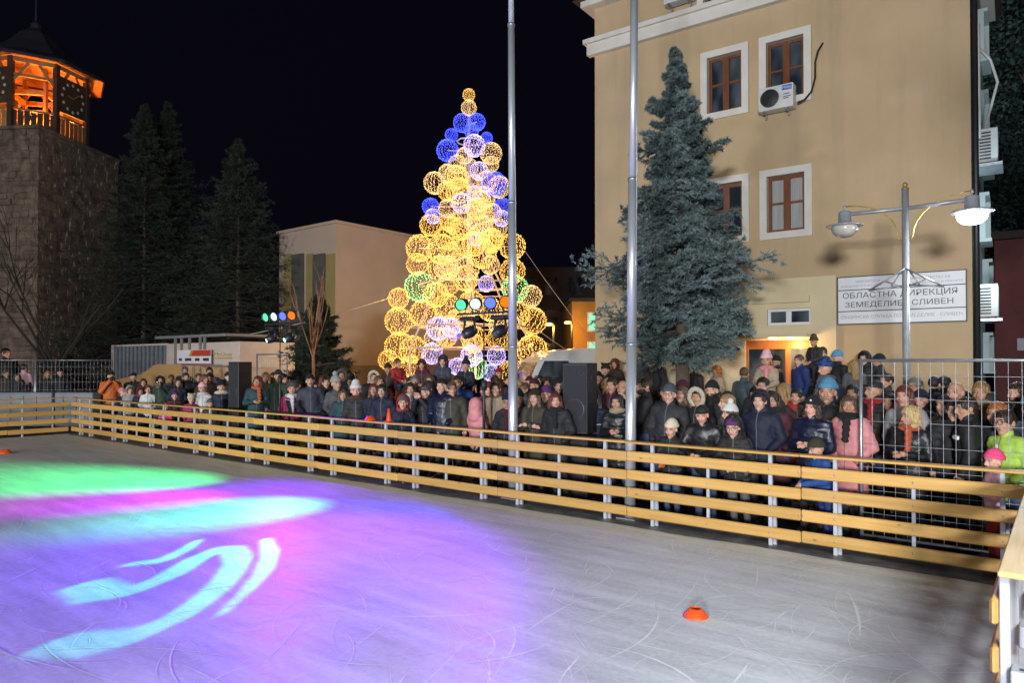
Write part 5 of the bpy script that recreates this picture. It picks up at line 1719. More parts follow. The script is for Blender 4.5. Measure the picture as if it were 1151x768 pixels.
# ================================================================== people
def surface_net(xs, ys, zs, D):
    """skin of the region D < 0 on a rectilinear grid -> verts, quads"""
    ins = D < 0
    nx, ny, nz = D.shape
    C = np.zeros((nx - 1, ny - 1, nz - 1), np.int8)
    for i in (0, 1):
        for j in (0, 1):
            for k in (0, 1):
                C += ins[i:nx - 1 + i, j:ny - 1 + j, k:nz - 1 + k]
    act = (C > 0) & (C < 8)
    ci, cj, ck = np.nonzero(act)
    idx = np.full(act.shape, -1, np.int32)
    idx[ci, cj, ck] = np.arange(len(ci))
    P = np.zeros((len(ci), 3)); W = np.zeros(len(ci))
    for ax in range(3):
        for a in (0, 1):
            for b_ in (0, 1):
                o0 = [0, 0, 0]; oth = [k for k in range(3) if k != ax]
                o0[oth[0]], o0[oth[1]] = a, b_
                o1 = list(o0); o1[ax] = 1
                d0 = D[ci + o0[0], cj + o0[1], ck + o0[2]]; d1 = D[ci + o1[0], cj + o1[1], ck + o1[2]]
                cr = (d0 < 0) != (d1 < 0)
                t = np.where(cr, d0 / np.where(cr, d0 - d1, 1), 0)
                p0 = np.stack([xs[ci + o0[0]], ys[cj + o0[1]], zs[ck + o0[2]]], 1)
                p1 = np.stack([xs[ci + o1[0]], ys[cj + o1[1]], zs[ck + o1[2]]], 1)
                P += np.where(cr[:, None], p0 + (p1 - p0) * t[:, None], 0); W += cr
    P /= W[:, None]
    quads = []
    for ax in range(3):
        sl0 = [slice(None)] * 3; sl1 = [slice(None)] * 3
        sl0[ax] = slice(0, -1); sl1[ax] = slice(1, None)
        a0, a1 = ins[tuple(sl0)], ins[tuple(sl1)]
        ed = a0 != a1
        o1, o2 = [k for k in range(3) if k != ax]
        for s_ in (o1, o2):
            q = [slice(None)] * 3; q[s_] = 0; ed[tuple(q)] = False; q[s_] = -1; ed[tuple(q)] = False
        e = np.nonzero(ed)
        def cell(d1, d2):
            c = [e[0].copy(), e[1].copy(), e[2].copy()]
            c[o1] = c[o1] + d1; c[o2] = c[o2] + d2
            return idx[c[0], c[1], c[2]]
        q = np.stack([cell(-1, -1), cell(0, -1), cell(0, 0), cell(-1, 0)], 1)
        fl = a0[e]
        if ax == 1:
            fl = ~fl
        q[~fl] = q[~fl][:, ::-1]
        quads.append(q)
    return P, np.concatenate(quads)


def s_rc(X, Y, Z, a, b, ra, rb, sy=1.0):
    """tapered capsule, flattened in y by sy"""
    bx, by, bz = b[0] - a[0], (b[1] - a[1]) * sy, b[2] - a[2]
    px_, py_, pz_ = X - a[0], (Y - a[1]) * sy, Z - a[2]
    L2 = bx * bx + by * by + bz * bz + 1e-9
    t = np.clip((px_ * bx + py_ * by + pz_ * bz) / L2, 0, 1)
    d = np.sqrt((px_ - t * bx) ** 2 + (py_ - t * by) ** 2 + (pz_ - t * bz) ** 2) - (ra + (rb - ra) * t)
    return d / (1 + 0.35 * (sy - 1))


def s_el(X, Y, Z, c, r):
    px_, py_, pz_ = X - c[0], Y - c[1], Z - c[2]
    k0 = np.sqrt((px_ / r[0]) ** 2 + (py_ / r[1]) ** 2 + (pz_ / r[2]) ** 2)
    k1 = np.sqrt((px_ / r[0] ** 2) ** 2 + (py_ / r[1] ** 2) ** 2 + (pz_ / r[2] ** 2) ** 2) + 1e-6
    return k0 * (k0 - 1) / k1


def s_to(X, Y, Z, c, Rx, Ry, r):
    px_, py_ = (X - c[0]) / Rx, (Y - c[1]) / Ry
    q = np.sqrt(px_ ** 2 + py_ ** 2) + 1e-6
    return np.sqrt(((q - 1) * (Rx + Ry) / 2) ** 2 + (Z - c[2]) ** 2) - r


def smin(a, b, k):
    h = np.clip(0.5 + 0.5 * (b - a) / k, 0, 1)
    return b + (a - b) * h - k * h * (1 - h)


PIV = 1.52
HEADS = [  # kind, args, material
    ('el', ((0, 0.014, 1.652), (0.076, 0.096, 0.100))),
    ('el', ((0, -0.026, 1.600), (0.062, 0.072, 0.084))),
    ('rc', ((0, -0.058, 1.537), (0, -0.064, 1.535), 0.030, 0.026)),
    ('rc', ((0, -0.096, 1.640), (0, -0.112, 1.600), 0.008, 0.015)),
    ('rc', ((-0.012, -0.098, 1.594), (0.012, -0.098, 1.594), 0.010, 0.010)),
    ('el', ((0.080, 0.012, 1.622), (0.012, 0.022, 0.032))),
    ('el', ((-0.080, 0.012, 1.622), (0.012, 0.022, 0.032))),
    ('rc', ((-0.032, -0.080, 1.672), (0.032, -0.080, 1.672), 0.014, 0.014)),
    ('rc', ((-0.015, -0.090, 1.566), (0.015, -0.090, 1.566), 0.010, 0.010)),
    ('el', ((0.040, -0.066, 1.605), (0.024, 0.022, 0.022))),
    ('el', ((-0.040, -0.066, 1.605), (0.024, 0.022, 0.022))),
]


def build_body(sex='m', pose='down', turn=0.0, nod=0.0, hs=1.0, coat=False, puffer=False, seed=0):
    sw = {'m': 0.185, 'f': 0.160, 'k': 0.165}[sex]
    fat = {'m': 1.0, 'f': 0.93, 'k': 1.0}[sex]
    comps = []  # (kind, args, mat, head?, k)
    def rc(a, b, ra, rb, mat, sy=1.0, k=0.035, head=False):
        comps.append(('rc', (a, b, ra, rb, sy), mat, head, k))
    # legs
    if pose == 'sit':
        for s in (-1, 1):
            rc((s * .09, 0.0, .92), (s * .15, -.30, .88), .085, .07, 2); rc((s * .15, -.30, .88), (s * .13, -.33, .50), .066, .048, 2)
            rc((s * .13, -.33, .47), (s * .13, -.43, .44), .048, .042, 3)
    else:
        st = 0.02 * math.sin(seed * 3.1)
        for s in (-1, 1):
            rc((s * .088, 0, .92), (s * .098, -.012 + s * st, .50), .096 * fat, .066, 2); rc((s * .098, -.012 + s * st, .50), (s * .10, .02 + s * st, .10), .066, .048, 2)
            rc((s * .10, .03 + s * st, .055), (s * .115, -.13 + s * st, .04), .052, .040, 3, k=0.02)
    # torso in a winter jacket
    rc((0, 0.01, .88), (0, 0.005, 1.08), .178 * fat, .168 * fat, 1, 1.32, 0.05)
    rc((0, 0.005, 1.08), (0, 0.0, 1.30), .168 * fat, .186 * fat, 1, 1.35, 0.05)
    rc((-sw * .72, 0.01, 1.40), (sw * .72, 0.01, 1.40), .088, .088, 1, 1.1, 0.06)
    if coat:
        rc((0, 0.01, .60), (0, 0.01, .92), .20 * fat, .175 * fat, 1, 1.25, 0.05)
    if pose == 'sit':
        rc((0, .02, .86), (0, .02, .95), .16, .16, 2, 1.2, 0.05)
    rc((0, 0.018, 1.45), (0, 0.012, 1.515), .078, .072, 1, 1.0, 0.03)     # collar
    rc((0, 0.014, 1.46), (0, 0.002, 1.58), .056, .052, 0, 1.0, 0.02, True)  # neck
    # arms: shoulder, elbow, wrist for each side
    A = {
        'down': [((.25, .03, 1.13), (.245, -.06, .90))] * 2,
        'pocket': [((.27, .05, 1.13), (.17, -.13, .98))] * 2,
        'rail': [((.27, -.10, 1.16), (.06, -.36, 1.13))] * 2,
        'fold': [((.26, -.08, 1.13), (-.03, -.225, 1.17))] * 2,
        'phone': [((.25, .0, 1.14), (.20, -.10, .94)), ((.25, -.10, 1.17), (.11, -.27, 1.43))],
        'camera': [((.25, -.12, 1.20), (.05, -.26, 1.53))] * 2,
        'hold': [((.25, -.02, 1.14), (.07, -.24, 1.18))] * 2,
        'sit': [((.23, -.06, 1.16), (.08, -.30, 1.06))] * 2,
    }[pose]
    hands = []
    for i, s in enumerate((-1, 1)):
        e, w = A[i]
        e = (s * (e[0] - .185 + sw), e[1], e[2]); w = (s * (w[0] if abs(w[0]) < .2 else w[0] - .185 + sw), w[1] - (0.03 * i if pose in ('fold', 'rail') else 0), w[2] + (0.02 * i if pose == 'fold' else 0))
        rc((s * sw, .012, 1.40), e, .082 * fat, .066 * fat, 1, 1.0, 0.035)
        rc(e, w, .064 * fat, .047, 1, 1.0, 0.03)
        hands.append((Vector(e), Vector(w), s))
    if pose == 'pocket':
        hands = []
    for (kd, ar) in HEADS:
        comps.append((kd, ar if kd == 'el' else (*ar, 1.0), 0, True, 0.018))
    # grid
    ylo = -0.62 if pose in ('rail', 'sit') else -0.46
    hx, hy0, hy1 = 0.105 * hs, -0.135 * hs, 0.125 * hs
    def axis(lo, a, b_, hi, c, f):
        return np.unique(np.concatenate([np.arange(lo, a, c), np.arange(a, b_, f), np.arange(b_, hi + c, c)])).astype(np.float32)
    fs_ = 0.0062 * hs
    xs = axis(-0.46, -hx, hx, 0.46, 0.021, fs_); ys = axis(ylo, hy0, hy1, 0.30, 0.021, fs_)
    zs = axis(-0.03, PIV - 0.01, PIV + 0.245 * hs, PIV + 0.27 * hs, 0.021, fs_)
    D = np.full((len(xs), len(ys), len(zs)), 1.0, np.float32)
    ct, sn = math.cos(turn), math.sin(turn)
    cn_, sn_ = math.cos(nod), math.sin(nod)

    def to_head(X, Y, Z):
        X, Y, Z = X / hs, Y / hs, (Z - PIV) / hs
        X2, Y2 = ct * X + sn * Y, -sn * X + ct * Y
        Y3, Z3 = cn_ * Y2 + sn_ * Z, -sn_ * Y2 + cn_ * Z
        return X2, Y3, Z3 + PIV

    def ev(c, X, Y, Z):
        kd, ar, mat, head, k = c
        if head:
            X, Y, Z = to_head(X, Y, Z)
        if kd == 'el':
            d = s_el(X, Y, Z, *ar)
        else:
            d = s_rc(X, Y, Z, *ar)
        if mat == 1:
            d = d + 0.004 * np.sin(X * 38 + Z * 22 + seed) * np.sin(Z * 47 - Y * 30) 
            if puffer:
                d = d - 0.010 * np.abs(np.sin(Z * math.pi / 0.095 + 0.3 * np.sin(X * 9)))
        return d * (hs if head else 1.0)
    for c in comps:
        kd, ar, mat, head, k = c
        if head:
            sx_, sy_, sz_ = (slice(np.searchsorted(xs, -0.15 * hs), np.searchsorted(xs, 0.15 * hs)), slice(np.searchsorted(ys, -0.17 * hs), np.searchsorted(ys, 0.17 * hs)), slice(np.searchsorted(zs, 1.36), len(zs)))
        else:
            a, b_, ra, rb = ar[:4]
            m = max(ra, rb) + 0.09
            lo = [min(a[i], b_[i]) - m for i in range(3)]; hi = [max(a[i], b_[i]) + m for i in range(3)]
            sx_, sy_, sz_ = [slice(max(0, np.searchsorted(g_, l_) - 1), np.searchsorted(g_, h_) + 1) for g_, l_, h_ in zip((xs, ys, zs), lo, hi)]
        X, Y, Z = np.meshgrid(xs[sx_], ys[sy_], zs[sz_], indexing='ij')
        D[sx_, sy_, sz_] = smin(D[sx_, sy_, sz_], ev(c, X, Y, Z).astype(np.float32), k)
    # eye sockets
    sx_, sy_, sz_ = (slice(np.searchsorted(xs, -0.15 * hs), np.searchsorted(xs, 0.15 * hs)), slice(np.searchsorted(ys, -0.17 * hs), np.searchsorted(ys, 0.17 * hs)), slice(np.searchsorted(zs, 1.5), len(zs)))
    X, Y, Z = to_head(*np.meshgrid(xs[sx_], ys[sy_], zs[sz_], indexing='ij'))
    for s in (-1, 1):
        D[sx_, sy_, sz_] = -smin(-D[sx_, sy_, sz_], s_el(X, Y, Z, (s * 0.033, -0.104, 1.645), (0.020, 0.016, 0.012)) * hs, 0.012)
        D[sx_, sy_, sz_] = smin(D[sx_, sy_, sz_], s_el(X, Y, Z, (s * 0.033, -0.075, 1.645), (0.017, 0.014, 0.013)) * hs, 0.003)
    V, Q = surface_net(xs, ys, zs, D)
    x_, y_, z_ = V[:, 0], V[:, 1], V[:, 2]
    best = np.full(len(V), 9.0); mat = np.zeros(len(V), int)
    for c in comps:
        d = ev(c, x_, y_, z_)
        m = d < best
        best[m] = d[m]; mat[m] = c[2]
    fm = np.sort(mat[Q], 1)[:, 1]
    # face colours
    hx_, hy_, hz_ = to_head(x_, y_, z_)
    att = np.zeros((len(V), 4), np.float32)
    front = (hy_ < -0.045) & (mat == 0)
    def paint(mask, colr, w):
        m = mask & front
        att[m, :3] = colr; att[m, 3] = w
    paint((np.abs(np.abs(hx_) - 0.042) < 0.018) & (np.abs(hz_ - 1.600) < 0.018), (0.62, 0.25, 0.19), 0.22)
    for s in (-1, 1):
        e2 = ((hx_ - s * 0.033) / 0.018) ** 2 + ((hz_ - 1.645) / 0.0085) ** 2
        paint(e2 < 1.4, (0.12, 0.07, 0.05), 0.75)
        paint(e2 < 0.75, (0.55, 0.52, 0.5), 0.9)
        paint(((hx_ - s * 0.033) ** 2 + (hz_ - 1.645) ** 2) < 0.0075 ** 2, (0.02, 0.015, 0.01), 1.0)
        bz = 1.668 - 8.0 * (np.abs(hx_) - 0.03) ** 2
        paint((np.abs(hx_ - s * 0.034) < 0.022) & (np.abs(hz_ - bz) < 0.0048), (0.06, 0.035, 0.02), 0.75)
    paint((np.abs(hx_) < 0.026 - 0.9 * np.abs(hz_ - 1.566)) & (np.abs(hz_ - 1.566) < 0.0095), (0.42, 0.13, 0.11), 0.7)
    paint((np.abs(hx_) < 0.024) & (np.abs(hz_ - 1.566) < 0.0022), (0.15, 0.04, 0.035), 0.8)
    paint((np.abs(np.abs(hx_) - 0.008) < 0.0045) & (np.abs(hz_ - 1.588) < 0.004), (0.18, 0.07, 0.05), 0.6)
    zipm = (mat == 1) & (y_ < 0) & (np.abs(x_) < 0.0075) & (z_ > 0.86) & (z_ < 1.5)
    att[zipm] = (0.16, 0.16, 0.17, 0.8)
    # hands: palm, four fingers and a thumb, joined into the same mesh
    hb = MB()
    for (e, w, s) in hands:
        d = (w - e).normalized()
        up = Vector((0, 0, 1))
        if pose in ('down',):
            nrm = Vector((s, -0.2, 0)).normalized()
        elif pose in ('camera', 'phone'):
            d = (d + Vector((0, 0, 0.6))).normalized(); nrm = Vector((s * -0.3, 0.9, 0)).normalized()
        else:
            nrm = Vector((0, -0.3, 1)).normalized()
        lat = d.cross(nrm).normalized(); nrm = lat.cross(d).normalized()
        if lat.dot(Vector((-s, 0, 0))) < 0 and pose != 'down':
            lat = -lat
        hb.tube([w - d * .03, w + d * .015, w + d * .05, w + d * .085], [.030, .033, .038, .034], 8)
        for k in range(4):
            o_ = lat * (0.027 - 0.018 * k)
            L = (.070, .080, .074, .058)[k]
            b0 = w + d * .075 + o_
            c1 = b0 + d * L * .5 - nrm * L * .12; c2 = c1 + d * L * .32 - nrm * L * .30; c3 = c2 + d * L * .1 - nrm * L * .32
            hb.tube([b0, c1, c2, c3], [.0105, .0098, .009, .0075], 6)
        b0 = w + d * .025 + lat * .032
        hb.tube([b0, b0 + d * .025 + lat * .022 - nrm * .008, b0 + d * .055 + lat * .026 - nrm * .02, b0 + d * .07 + lat * .022 - nrm * .028], [.014, .0125, .011, .009], 6)
    if hb.v:
        hv = np.array([tuple(v) for v in hb.v]); n0 = len(V)
        hq = [tuple(i + n0 for i in f) for f in hb.f]
        quads = [f for f in hq if len(f) == 4]
        for f in hq:
            if len(f) > 4:
                for k in range(1, len(f) - 2, 2):
                    quads.append((f[0], f[k], f[k + 1], f[k + 2]))
        V = np.concatenate([V, hv]); Q = np.concatenate([Q, np.array(quads)])
        fm = np.concatenate([fm, np.full(len(quads), 4)])
        att = np.concatenate([att, np.zeros((len(hv), 4), np.float32)])
    me = np_mesh('person_body', V, Q, [M_skin] * 5, fm, True, {'face': att})
    top = PIV + 0.232 * hs
    return {'me': me, 'top': top, 'turn': turn, 'nod': nod, 'hs': hs, 'hc': PIV + 0.118 * hs}


def skin_material(name, base):
    m, nt, b = new_mat(name)
    N = nt.nodes
    at = N.new('ShaderNodeAttribute'); at.attribute_name = 'face'
    n = N.new('ShaderNodeTexNoise'); n.inputs['Scale'].default_value = 25
    tc = N.new('ShaderNodeTexCoord'); link(nt, tc.outputs['Object'], n.inputs['Vector'])
    r = N.new('ShaderNodeValToRGB'); r.color_ramp.elements[0].color = (*base, 1); r.color_ramp.elements[1].color = (base[0] * 0.88, base[1] * 0.78, base[2] * 0.75, 1)
    link(nt, n.outputs['Fac'], r.inputs[0])
    mx = N.new('ShaderNodeMixRGB'); link(nt, at.outputs['Alpha'], mx.inputs[0]); link(nt, r.outputs[0], mx.inputs[1]); link(nt, at.outputs['Color'], mx.inputs[2])
    link(nt, mx.outputs[0], b.inputs['Base Color'])
    b.inputs['Roughness'].default_value = 0.5
    b.inputs['Specular IOR Level'].default_value = 0.35
    b.inputs['Subsurface Weight'].default_value = 0.0
    return m


SKINS = [skin_material('skin %s' % k, c) for k, c in (('fair', (0.72, 0.45, 0.33)), ('medium', (0.62, 0.36, 0.25)), ('ruddy', (0.70, 0.39, 0.29)), ('tan', (0.54, 0.31, 0.20)))]
M_skin = SKINS[0]
CL = {'black': (.010, .010, .012), 'char': (.019, .019, .022), 'navy': (.006, .009, .028), 'blue': (.010, .028, .14), 'royal': (.015, .065, .26), 'teal': (.008, .042, .052), 'grey': (.075, .075, .08), 'bluegrey': (.030, .036, .056),
      'lgrey': (.27, .27, .28), 'white': (.55, .55, .54), 'cream': (.55, .48, .36), 'beige': (.30, .23, .155), 'brown': (.075, .04, .022), 'dbrown': (.025, .014, .009), 'auburn': (.085, .022, .012), 'blond': (.42, .29, .12), 'fair': (.22, .13, .05),
      'red': (.28, .018, .016), 'dred': (.16, .014, .02), 'wine': (.055, .009, .021), 'pink': (.55, .21, .22), 'hotpink': (.75, .07, .20), 'lpink': (.68, .38, .42), 'magenta': (.26, .015, .085), 'purple': (.085, .02, .11), 'orange': (.52, .13, .025), 'rust': (.38, .075, .03),
      'green': (.012, .034, .02), 'olive': (.032, .030, .018), 'lime': (.36, .55, .08), 'sky': (.08, .24, .40), 'jean': (.03, .055, .11), 'steel': (.045, .065, .078), 'ginger': (.30, .10, .025), 'saltpepper': (.11, .10, .095)}


def cloth(c, kind='cloth'):
    k = kind + ' ' + c
    if k in MATS:
        return MATS[k]
    base = CL[c]
    hi = tuple(min(1, x * 1.3 + 0.004) for x in base)
    if kind == 'leather':
        return noise_mat(k, base, hi, 18, 0.38, 0, 0.5, bscale=16, bdist=0.02)
    if kind == 'knit':
        m = noise_mat(k, base, hi, 60, 0.95, 0, 0.6, bscale=130, bdist=0.006, stretch=(1, 1, 0.5))
    elif kind == 'hair':
        m = noise_mat(k, base, tuple(x * 1.8 + .004 for x in base), 26, 0.42, 0, 0.8, bscale=55, bdist=0.012, stretch=(2.2, 2.2, 0.35))
    elif kind == 'fur':
        m = noise_mat(k, base, hi, 70, 1.0, 0, 1.0, bscale=110, bdist=0.02)
    elif kind == 'fabric':
        m = noise_mat(k, base, hi, 12, 0.72, 0, 0.35, bscale=22, bdist=0.015)
    elif kind == 'pattern':
        m = noise_mat(k, base, (.01, .02, .06), 16, 0.8, 0, 0.3, bscale=60, detail=1, lo=0.52, hi=0.54, stretch=(1, 1, 2))
    else:
        m = noise_mat(k, base, hi, 12, 0.72, 0, 0.35, bscale=22, bdist=0.015)
        nt = m.node_tree; b_ = nt.nodes['Principled BSDF']; src = b_.inputs['Base Color'].links[0].from_socket
        at = nt.nodes.new('ShaderNodeAttribute'); at.attribute_name = 'face'; mx = nt.nodes.new('ShaderNodeMixRGB')
        link(nt, at.outputs['Alpha'], mx.inputs[0]); link(nt, src, mx.inputs[1]); link(nt, at.outputs['Color'], mx.inputs[2]); link(nt, mx.outputs[0], b_.inputs['Base Color'])
    return m


BODY = {}
for key, kw in {
    'm0': dict(sex='m', pose='pocket', turn=0.1, seed=1), 'm1': dict(sex='m', pose='down', turn=0.5, nod=0.05, seed=2), 'm2': dict(sex='m', pose='down', turn=-0.45, seed=3, puffer=True),
    'mrail': dict(sex='m', pose='rail', turn=0.05, nod=0.12, seed=4), 'mphone': dict(sex='m', pose='phone', turn=0.3, seed=5), 'mcam': dict(sex='m', pose='camera', turn=0.0, seed=6),
    'f0': dict(sex='f', pose='pocket', turn=0.1, seed=7, coat=True), 'f1': dict(sex='f', pose='pocket', turn=0.5, seed=8, coat=True, puffer=True), 'f2': dict(sex='f', pose='hold', turn=-0.4, seed=9, coat=True),
    'ffold': dict(sex='f', pose='fold', turn=0.05, seed=10, coat=True), 'fpuf': dict(sex='f', pose='hold', turn=-0.15, seed=11, coat=True, puffer=True),
    'k0': dict(sex='k', pose='pocket', turn=0.1, hs=1.24, seed=12, puffer=True), 'k1': dict(sex='k', pose='hold', turn=0.5, hs=1.24, seed=13), 'krail': dict(sex='k', pose='rail', turn=-0.1, nod=0.08, hs=1.2, seed=14, puffer=True),
    'ksit': dict(sex='k', pose='sit', turn=0.1, nod=0.1, hs=1.24, seed=15, puffer=True)}.items():
    BODY[key] = build_body(**kw)

# ---- hair and head wear, modelled on the unturned adult head
gx = np.arange(-0.20, 0.2001, 0.0078, dtype=np.float32); gy = np.arange(-0.24, 0.2401, 0.0078, dtype=np.float32); gz = np.arange(1.18, 1.93, 0.0078, dtype=np.float32)
GX, GY, GZ = np.meshgrid(gx, gy, gz, indexing='ij')
FUZ = (np.sin(GX * 171 + GZ * 90) * np.sin(GY * 160 - GZ * 120) * np.sin(GZ * 150 + GX * 60)).astype(np.float32)
FACECUT = s_el(GX, GY, GZ, (0, -0.112, 1.595), (0.070, 0.092, 0.098))
SCALP = s_el(GX, GY, GZ, (0, 0.016, 1.664), (0.087, 0.108, 0.103))
ACC = {}


def acc(name, D, smooth=True):
    V, Q = surface_net(gx, gy, gz, np.ascontiguousarray(D, dtype=np.float32))
    ACC[name] = np_mesh(name, V, Q, M_skin, None, smooth)


strand = 0.003 * np.sin(GX * 260 + 3 * np.sin(GZ * 14)) + 0.003 * np.sin(GY * 240)
acc('short_hair', np.maximum(np.maximum(SCALP + strand, -FACECUT), (1.605 - 0.45 * GY) - GZ))
LOCK = np.minimum(s_rc(GX, GY, GZ, (0.070, 0.02, 1.67), (0.098, -0.035, 1.36), .032, .036), s_rc(GX, GY, GZ, (-0.070, 0.02, 1.67), (-0.098, -0.03, 1.34), .032, .034))
BACK = s_rc(GX, GY, GZ, (0, 0.05, 1.66), (0, 0.10, 1.36), .078, .085)
acc('long_hair', np.maximum(smin(smin(SCALP, LOCK, 0.02), BACK, 0.03) + 1.3 * strand, -FACECUT))
LOCKB = np.minimum(s_rc(GX, GY, GZ, (0.070, 0.02, 1.67), (0.088, -0.02, 1.52), .034, .040), s_rc(GX, GY, GZ, (-0.070, 0.02, 1.67), (-0.088, -0.02, 1.52), .034, .040))
BACKB = s_rc(GX, GY, GZ, (0, 0.05, 1.66), (0, 0.06, 1.54), .085, .085)
acc('bob_hair', np.maximum(smin(smin(SCALP - 0.006, LOCKB, 0.02), BACKB, 0.03) + 1.3 * strand, -FACECUT))
acc('curly_hair', np.maximum(smin(s_el(GX, GY, GZ, (0, 0.025, 1.66), (0.122, 0.122, 0.125)), BACKB - 0.02, 0.03) + 0.016 * np.sin(GX * 95 + 2 * np.sin(GZ * 50)) * np.sin(GZ * 88 + GY * 30) + 0.006 * FUZ, -FACECUT))
LINE = GZ - (1.668 - 0.17 * GY)
BEAN = np.maximum(s_el(GX, GY, GZ, (0, 0.018, 1.675), (0.096, 0.118, 0.128)), -LINE)
CUFF = np.maximum(np.maximum(s_el(GX, GY, GZ, (0, 0.016, 1.672), (0.104, 0.125, 0.14)), -LINE), LINE - 0.052)
acc('beanie', smin(BEAN, CUFF, 0.006))
acc('tall_beanie', smin(smin(np.maximum(s_rc(GX, GY, GZ, (0, .014, 1.68), (0, .03, 1.77), .098, .070), -LINE), CUFF, 0.006), BEAN, 0.01))
acc('pompom_hat', np.minimum(smin(BEAN, CUFF, 0.006), s_el(GX, GY, GZ, (0, 0.03, 1.825), (0.048, 0.048, 0.045)) + 0.008 * FUZ))
CAPD = np.maximum(s_el(GX, GY, GZ, (0, 0.012, 1.672), (0.095, 0.118, 0.108)), -LINE)
acc('peaked_cap', np.minimum(CAPD, s_el(GX, GY, GZ + 0.25 * (GY + 0.09), (0, -0.115, 1.695), (0.078, 0.075, 0.009))))
HOODO = smin(s_el(GX, GY, GZ, (0, 0.030, 1.655), (0.122, 0.142, 0.152)), s_rc(GX, GY, GZ, (0, 0.05, 1.56), (0, 0.05, 1.47), .12, .135, 1.15), 0.03)
HOOD = np.maximum(np.maximum(HOODO, -s_el(GX, GY, GZ, (0, -0.01, 1.640), (0.102, 0.125, 0.130))), -s_el(GX, GY, GZ, (0, -0.16, 1.635), (0.086, 0.15, 0.108)))
acc('hood', HOOD + 0.003 * np.sin(GX * 60) * np.sin(GZ * 50))
RIM = np.abs(np.sqrt((GX / 0.098) ** 2 + ((GZ - 1.632) / 0.122) ** 2) - 1) * 0.11
acc('fur_trim', np.sqrt(RIM ** 2 + (GY + 0.062 + 0.25 * (GZ - 1.63)) ** 2) - 0.034 + 0.012 * FUZ)
acc('collar', s_to(GX, GY, GZ + 0.25 * (GY), (0, 0.03, 1.495), 0.108, 0.105, 0.044) + 0.010 * FUZ)
acc('scarf', smin(s_to(GX, GY, GZ + 0.12 * GY, (0, 0.008, 1.487), 0.085, 0.085, 0.046), s_rc(GX, GY, GZ, (.035, -.115, 1.46), (.055, -.190, 1.22), .042, .036, 0.9), 0.02) + 0.006 * np.sin(GZ * 90 + GX * 40))
acc('neck_warmer', s_to(GX, GY, GZ + 0.12 * GY, (0, 0.008, 1.495), 0.082, 0.082, 0.050) + 0.005 * np.sin(GZ * 120 + GX * 30))
acc('bear_hat', np.minimum(smin(BEAN - 0.006, CUFF - 0.004, 0.01), np.minimum(s_el(GX, GY, GZ, (.075, .01, 1.785), (.034, .018, .036)), s_el(GX, GY, GZ, (-.075, .01, 1.785), (.034, .018, .036)))) + 0.004 * FUZ)
acc('fur_hat', np.maximum(s_el(GX, GY, GZ, (0, 0.012, 1.712), (0.128, 0.142, 0.088)), -(GZ - (1.672 - 0.16 * GY))) + 0.011 * FUZ)
acc('moustache', np.maximum(s_el(GX, GY, GZ, (0, -0.098, 1.580), (0.034, 0.016, 0.010)), -s_el(GX, GY, GZ, (0, -0.07, 1.565), (0.02, 0.02, 0.006))))
acc('beard', np.maximum(np.maximum(s_el(GX, GY, GZ, (0, -0.032, 1.575), (0.068, 0.080, 0.072)), GZ - (1.592 + 1.2 * np.maximum(0, np.abs(GX) - 0.035))), -s_el(GX, GY, GZ, (0, -0.11, 1.572), (0.022, 0.04, 0.010))) + 0.004 * FUZ)
gb = MB()
for s in (-1, 1):
    gb.ring((0, 0, 0), 0.025, 0.0022, 'y', 14, 4, 0, Matrix.Translation((s * 0.034, -0.112, 1.643)))
    gb.tube([(s * 0.058, -0.11, 1.648), (s * 0.078, -0.06, 1.645), (s * 0.083, 0.01, 1.64)], 0.002, 4)
gb.tube([(-0.010, -0.114, 1.648), (0.010, -0.114, 1.648)], 0.002, 4)
ACC['glasses'] = gb.mesh('glasses', M_skin)

ACC_KIND = {'short_hair': 'hair', 'long_hair': 'hair', 'bob_hair': 'hair', 'curly_hair': 'hair', 'beanie': 'knit', 'tall_beanie': 'knit', 'pompom_hat': 'knit', 'peaked_cap': 'fabric', 'hood': 'fabric', 'fur_trim': 'fur', 'collar': 'fur',
            'scarf': 'knit', 'neck_warmer': 'knit', 'bear_hat': 'fur', 'fur_hat': 'fur', 'moustache': 'hair', 'beard': 'hair', 'glasses': 'fabric'}
prg = random.Random(77)
PEOPLE = {}
ALLP = []
STOPW = {'at', 'behind', 'left', 'right', 'before', 'by', 'under', 'beside', 'looking', 'above', 'near', 'between', 'nearest', 'next', 'leaning', 'below', 'directly', 'close', 'half', 'cut', 'carrying', 'holding', 'peering', 'just', 'seen', 'deep'}


def short_name(lab):
    out = []
    for w in lab.split():
        w = w.rstrip(',')
        if out and (w in STOPW or len(out) >= 9):
            break
        out.append(w)
    while out[-1] in ('a', 'the', 'in', 'with', 'and', 'on', 'to', 'of'):
        out.pop()
    return ' '.join(out)



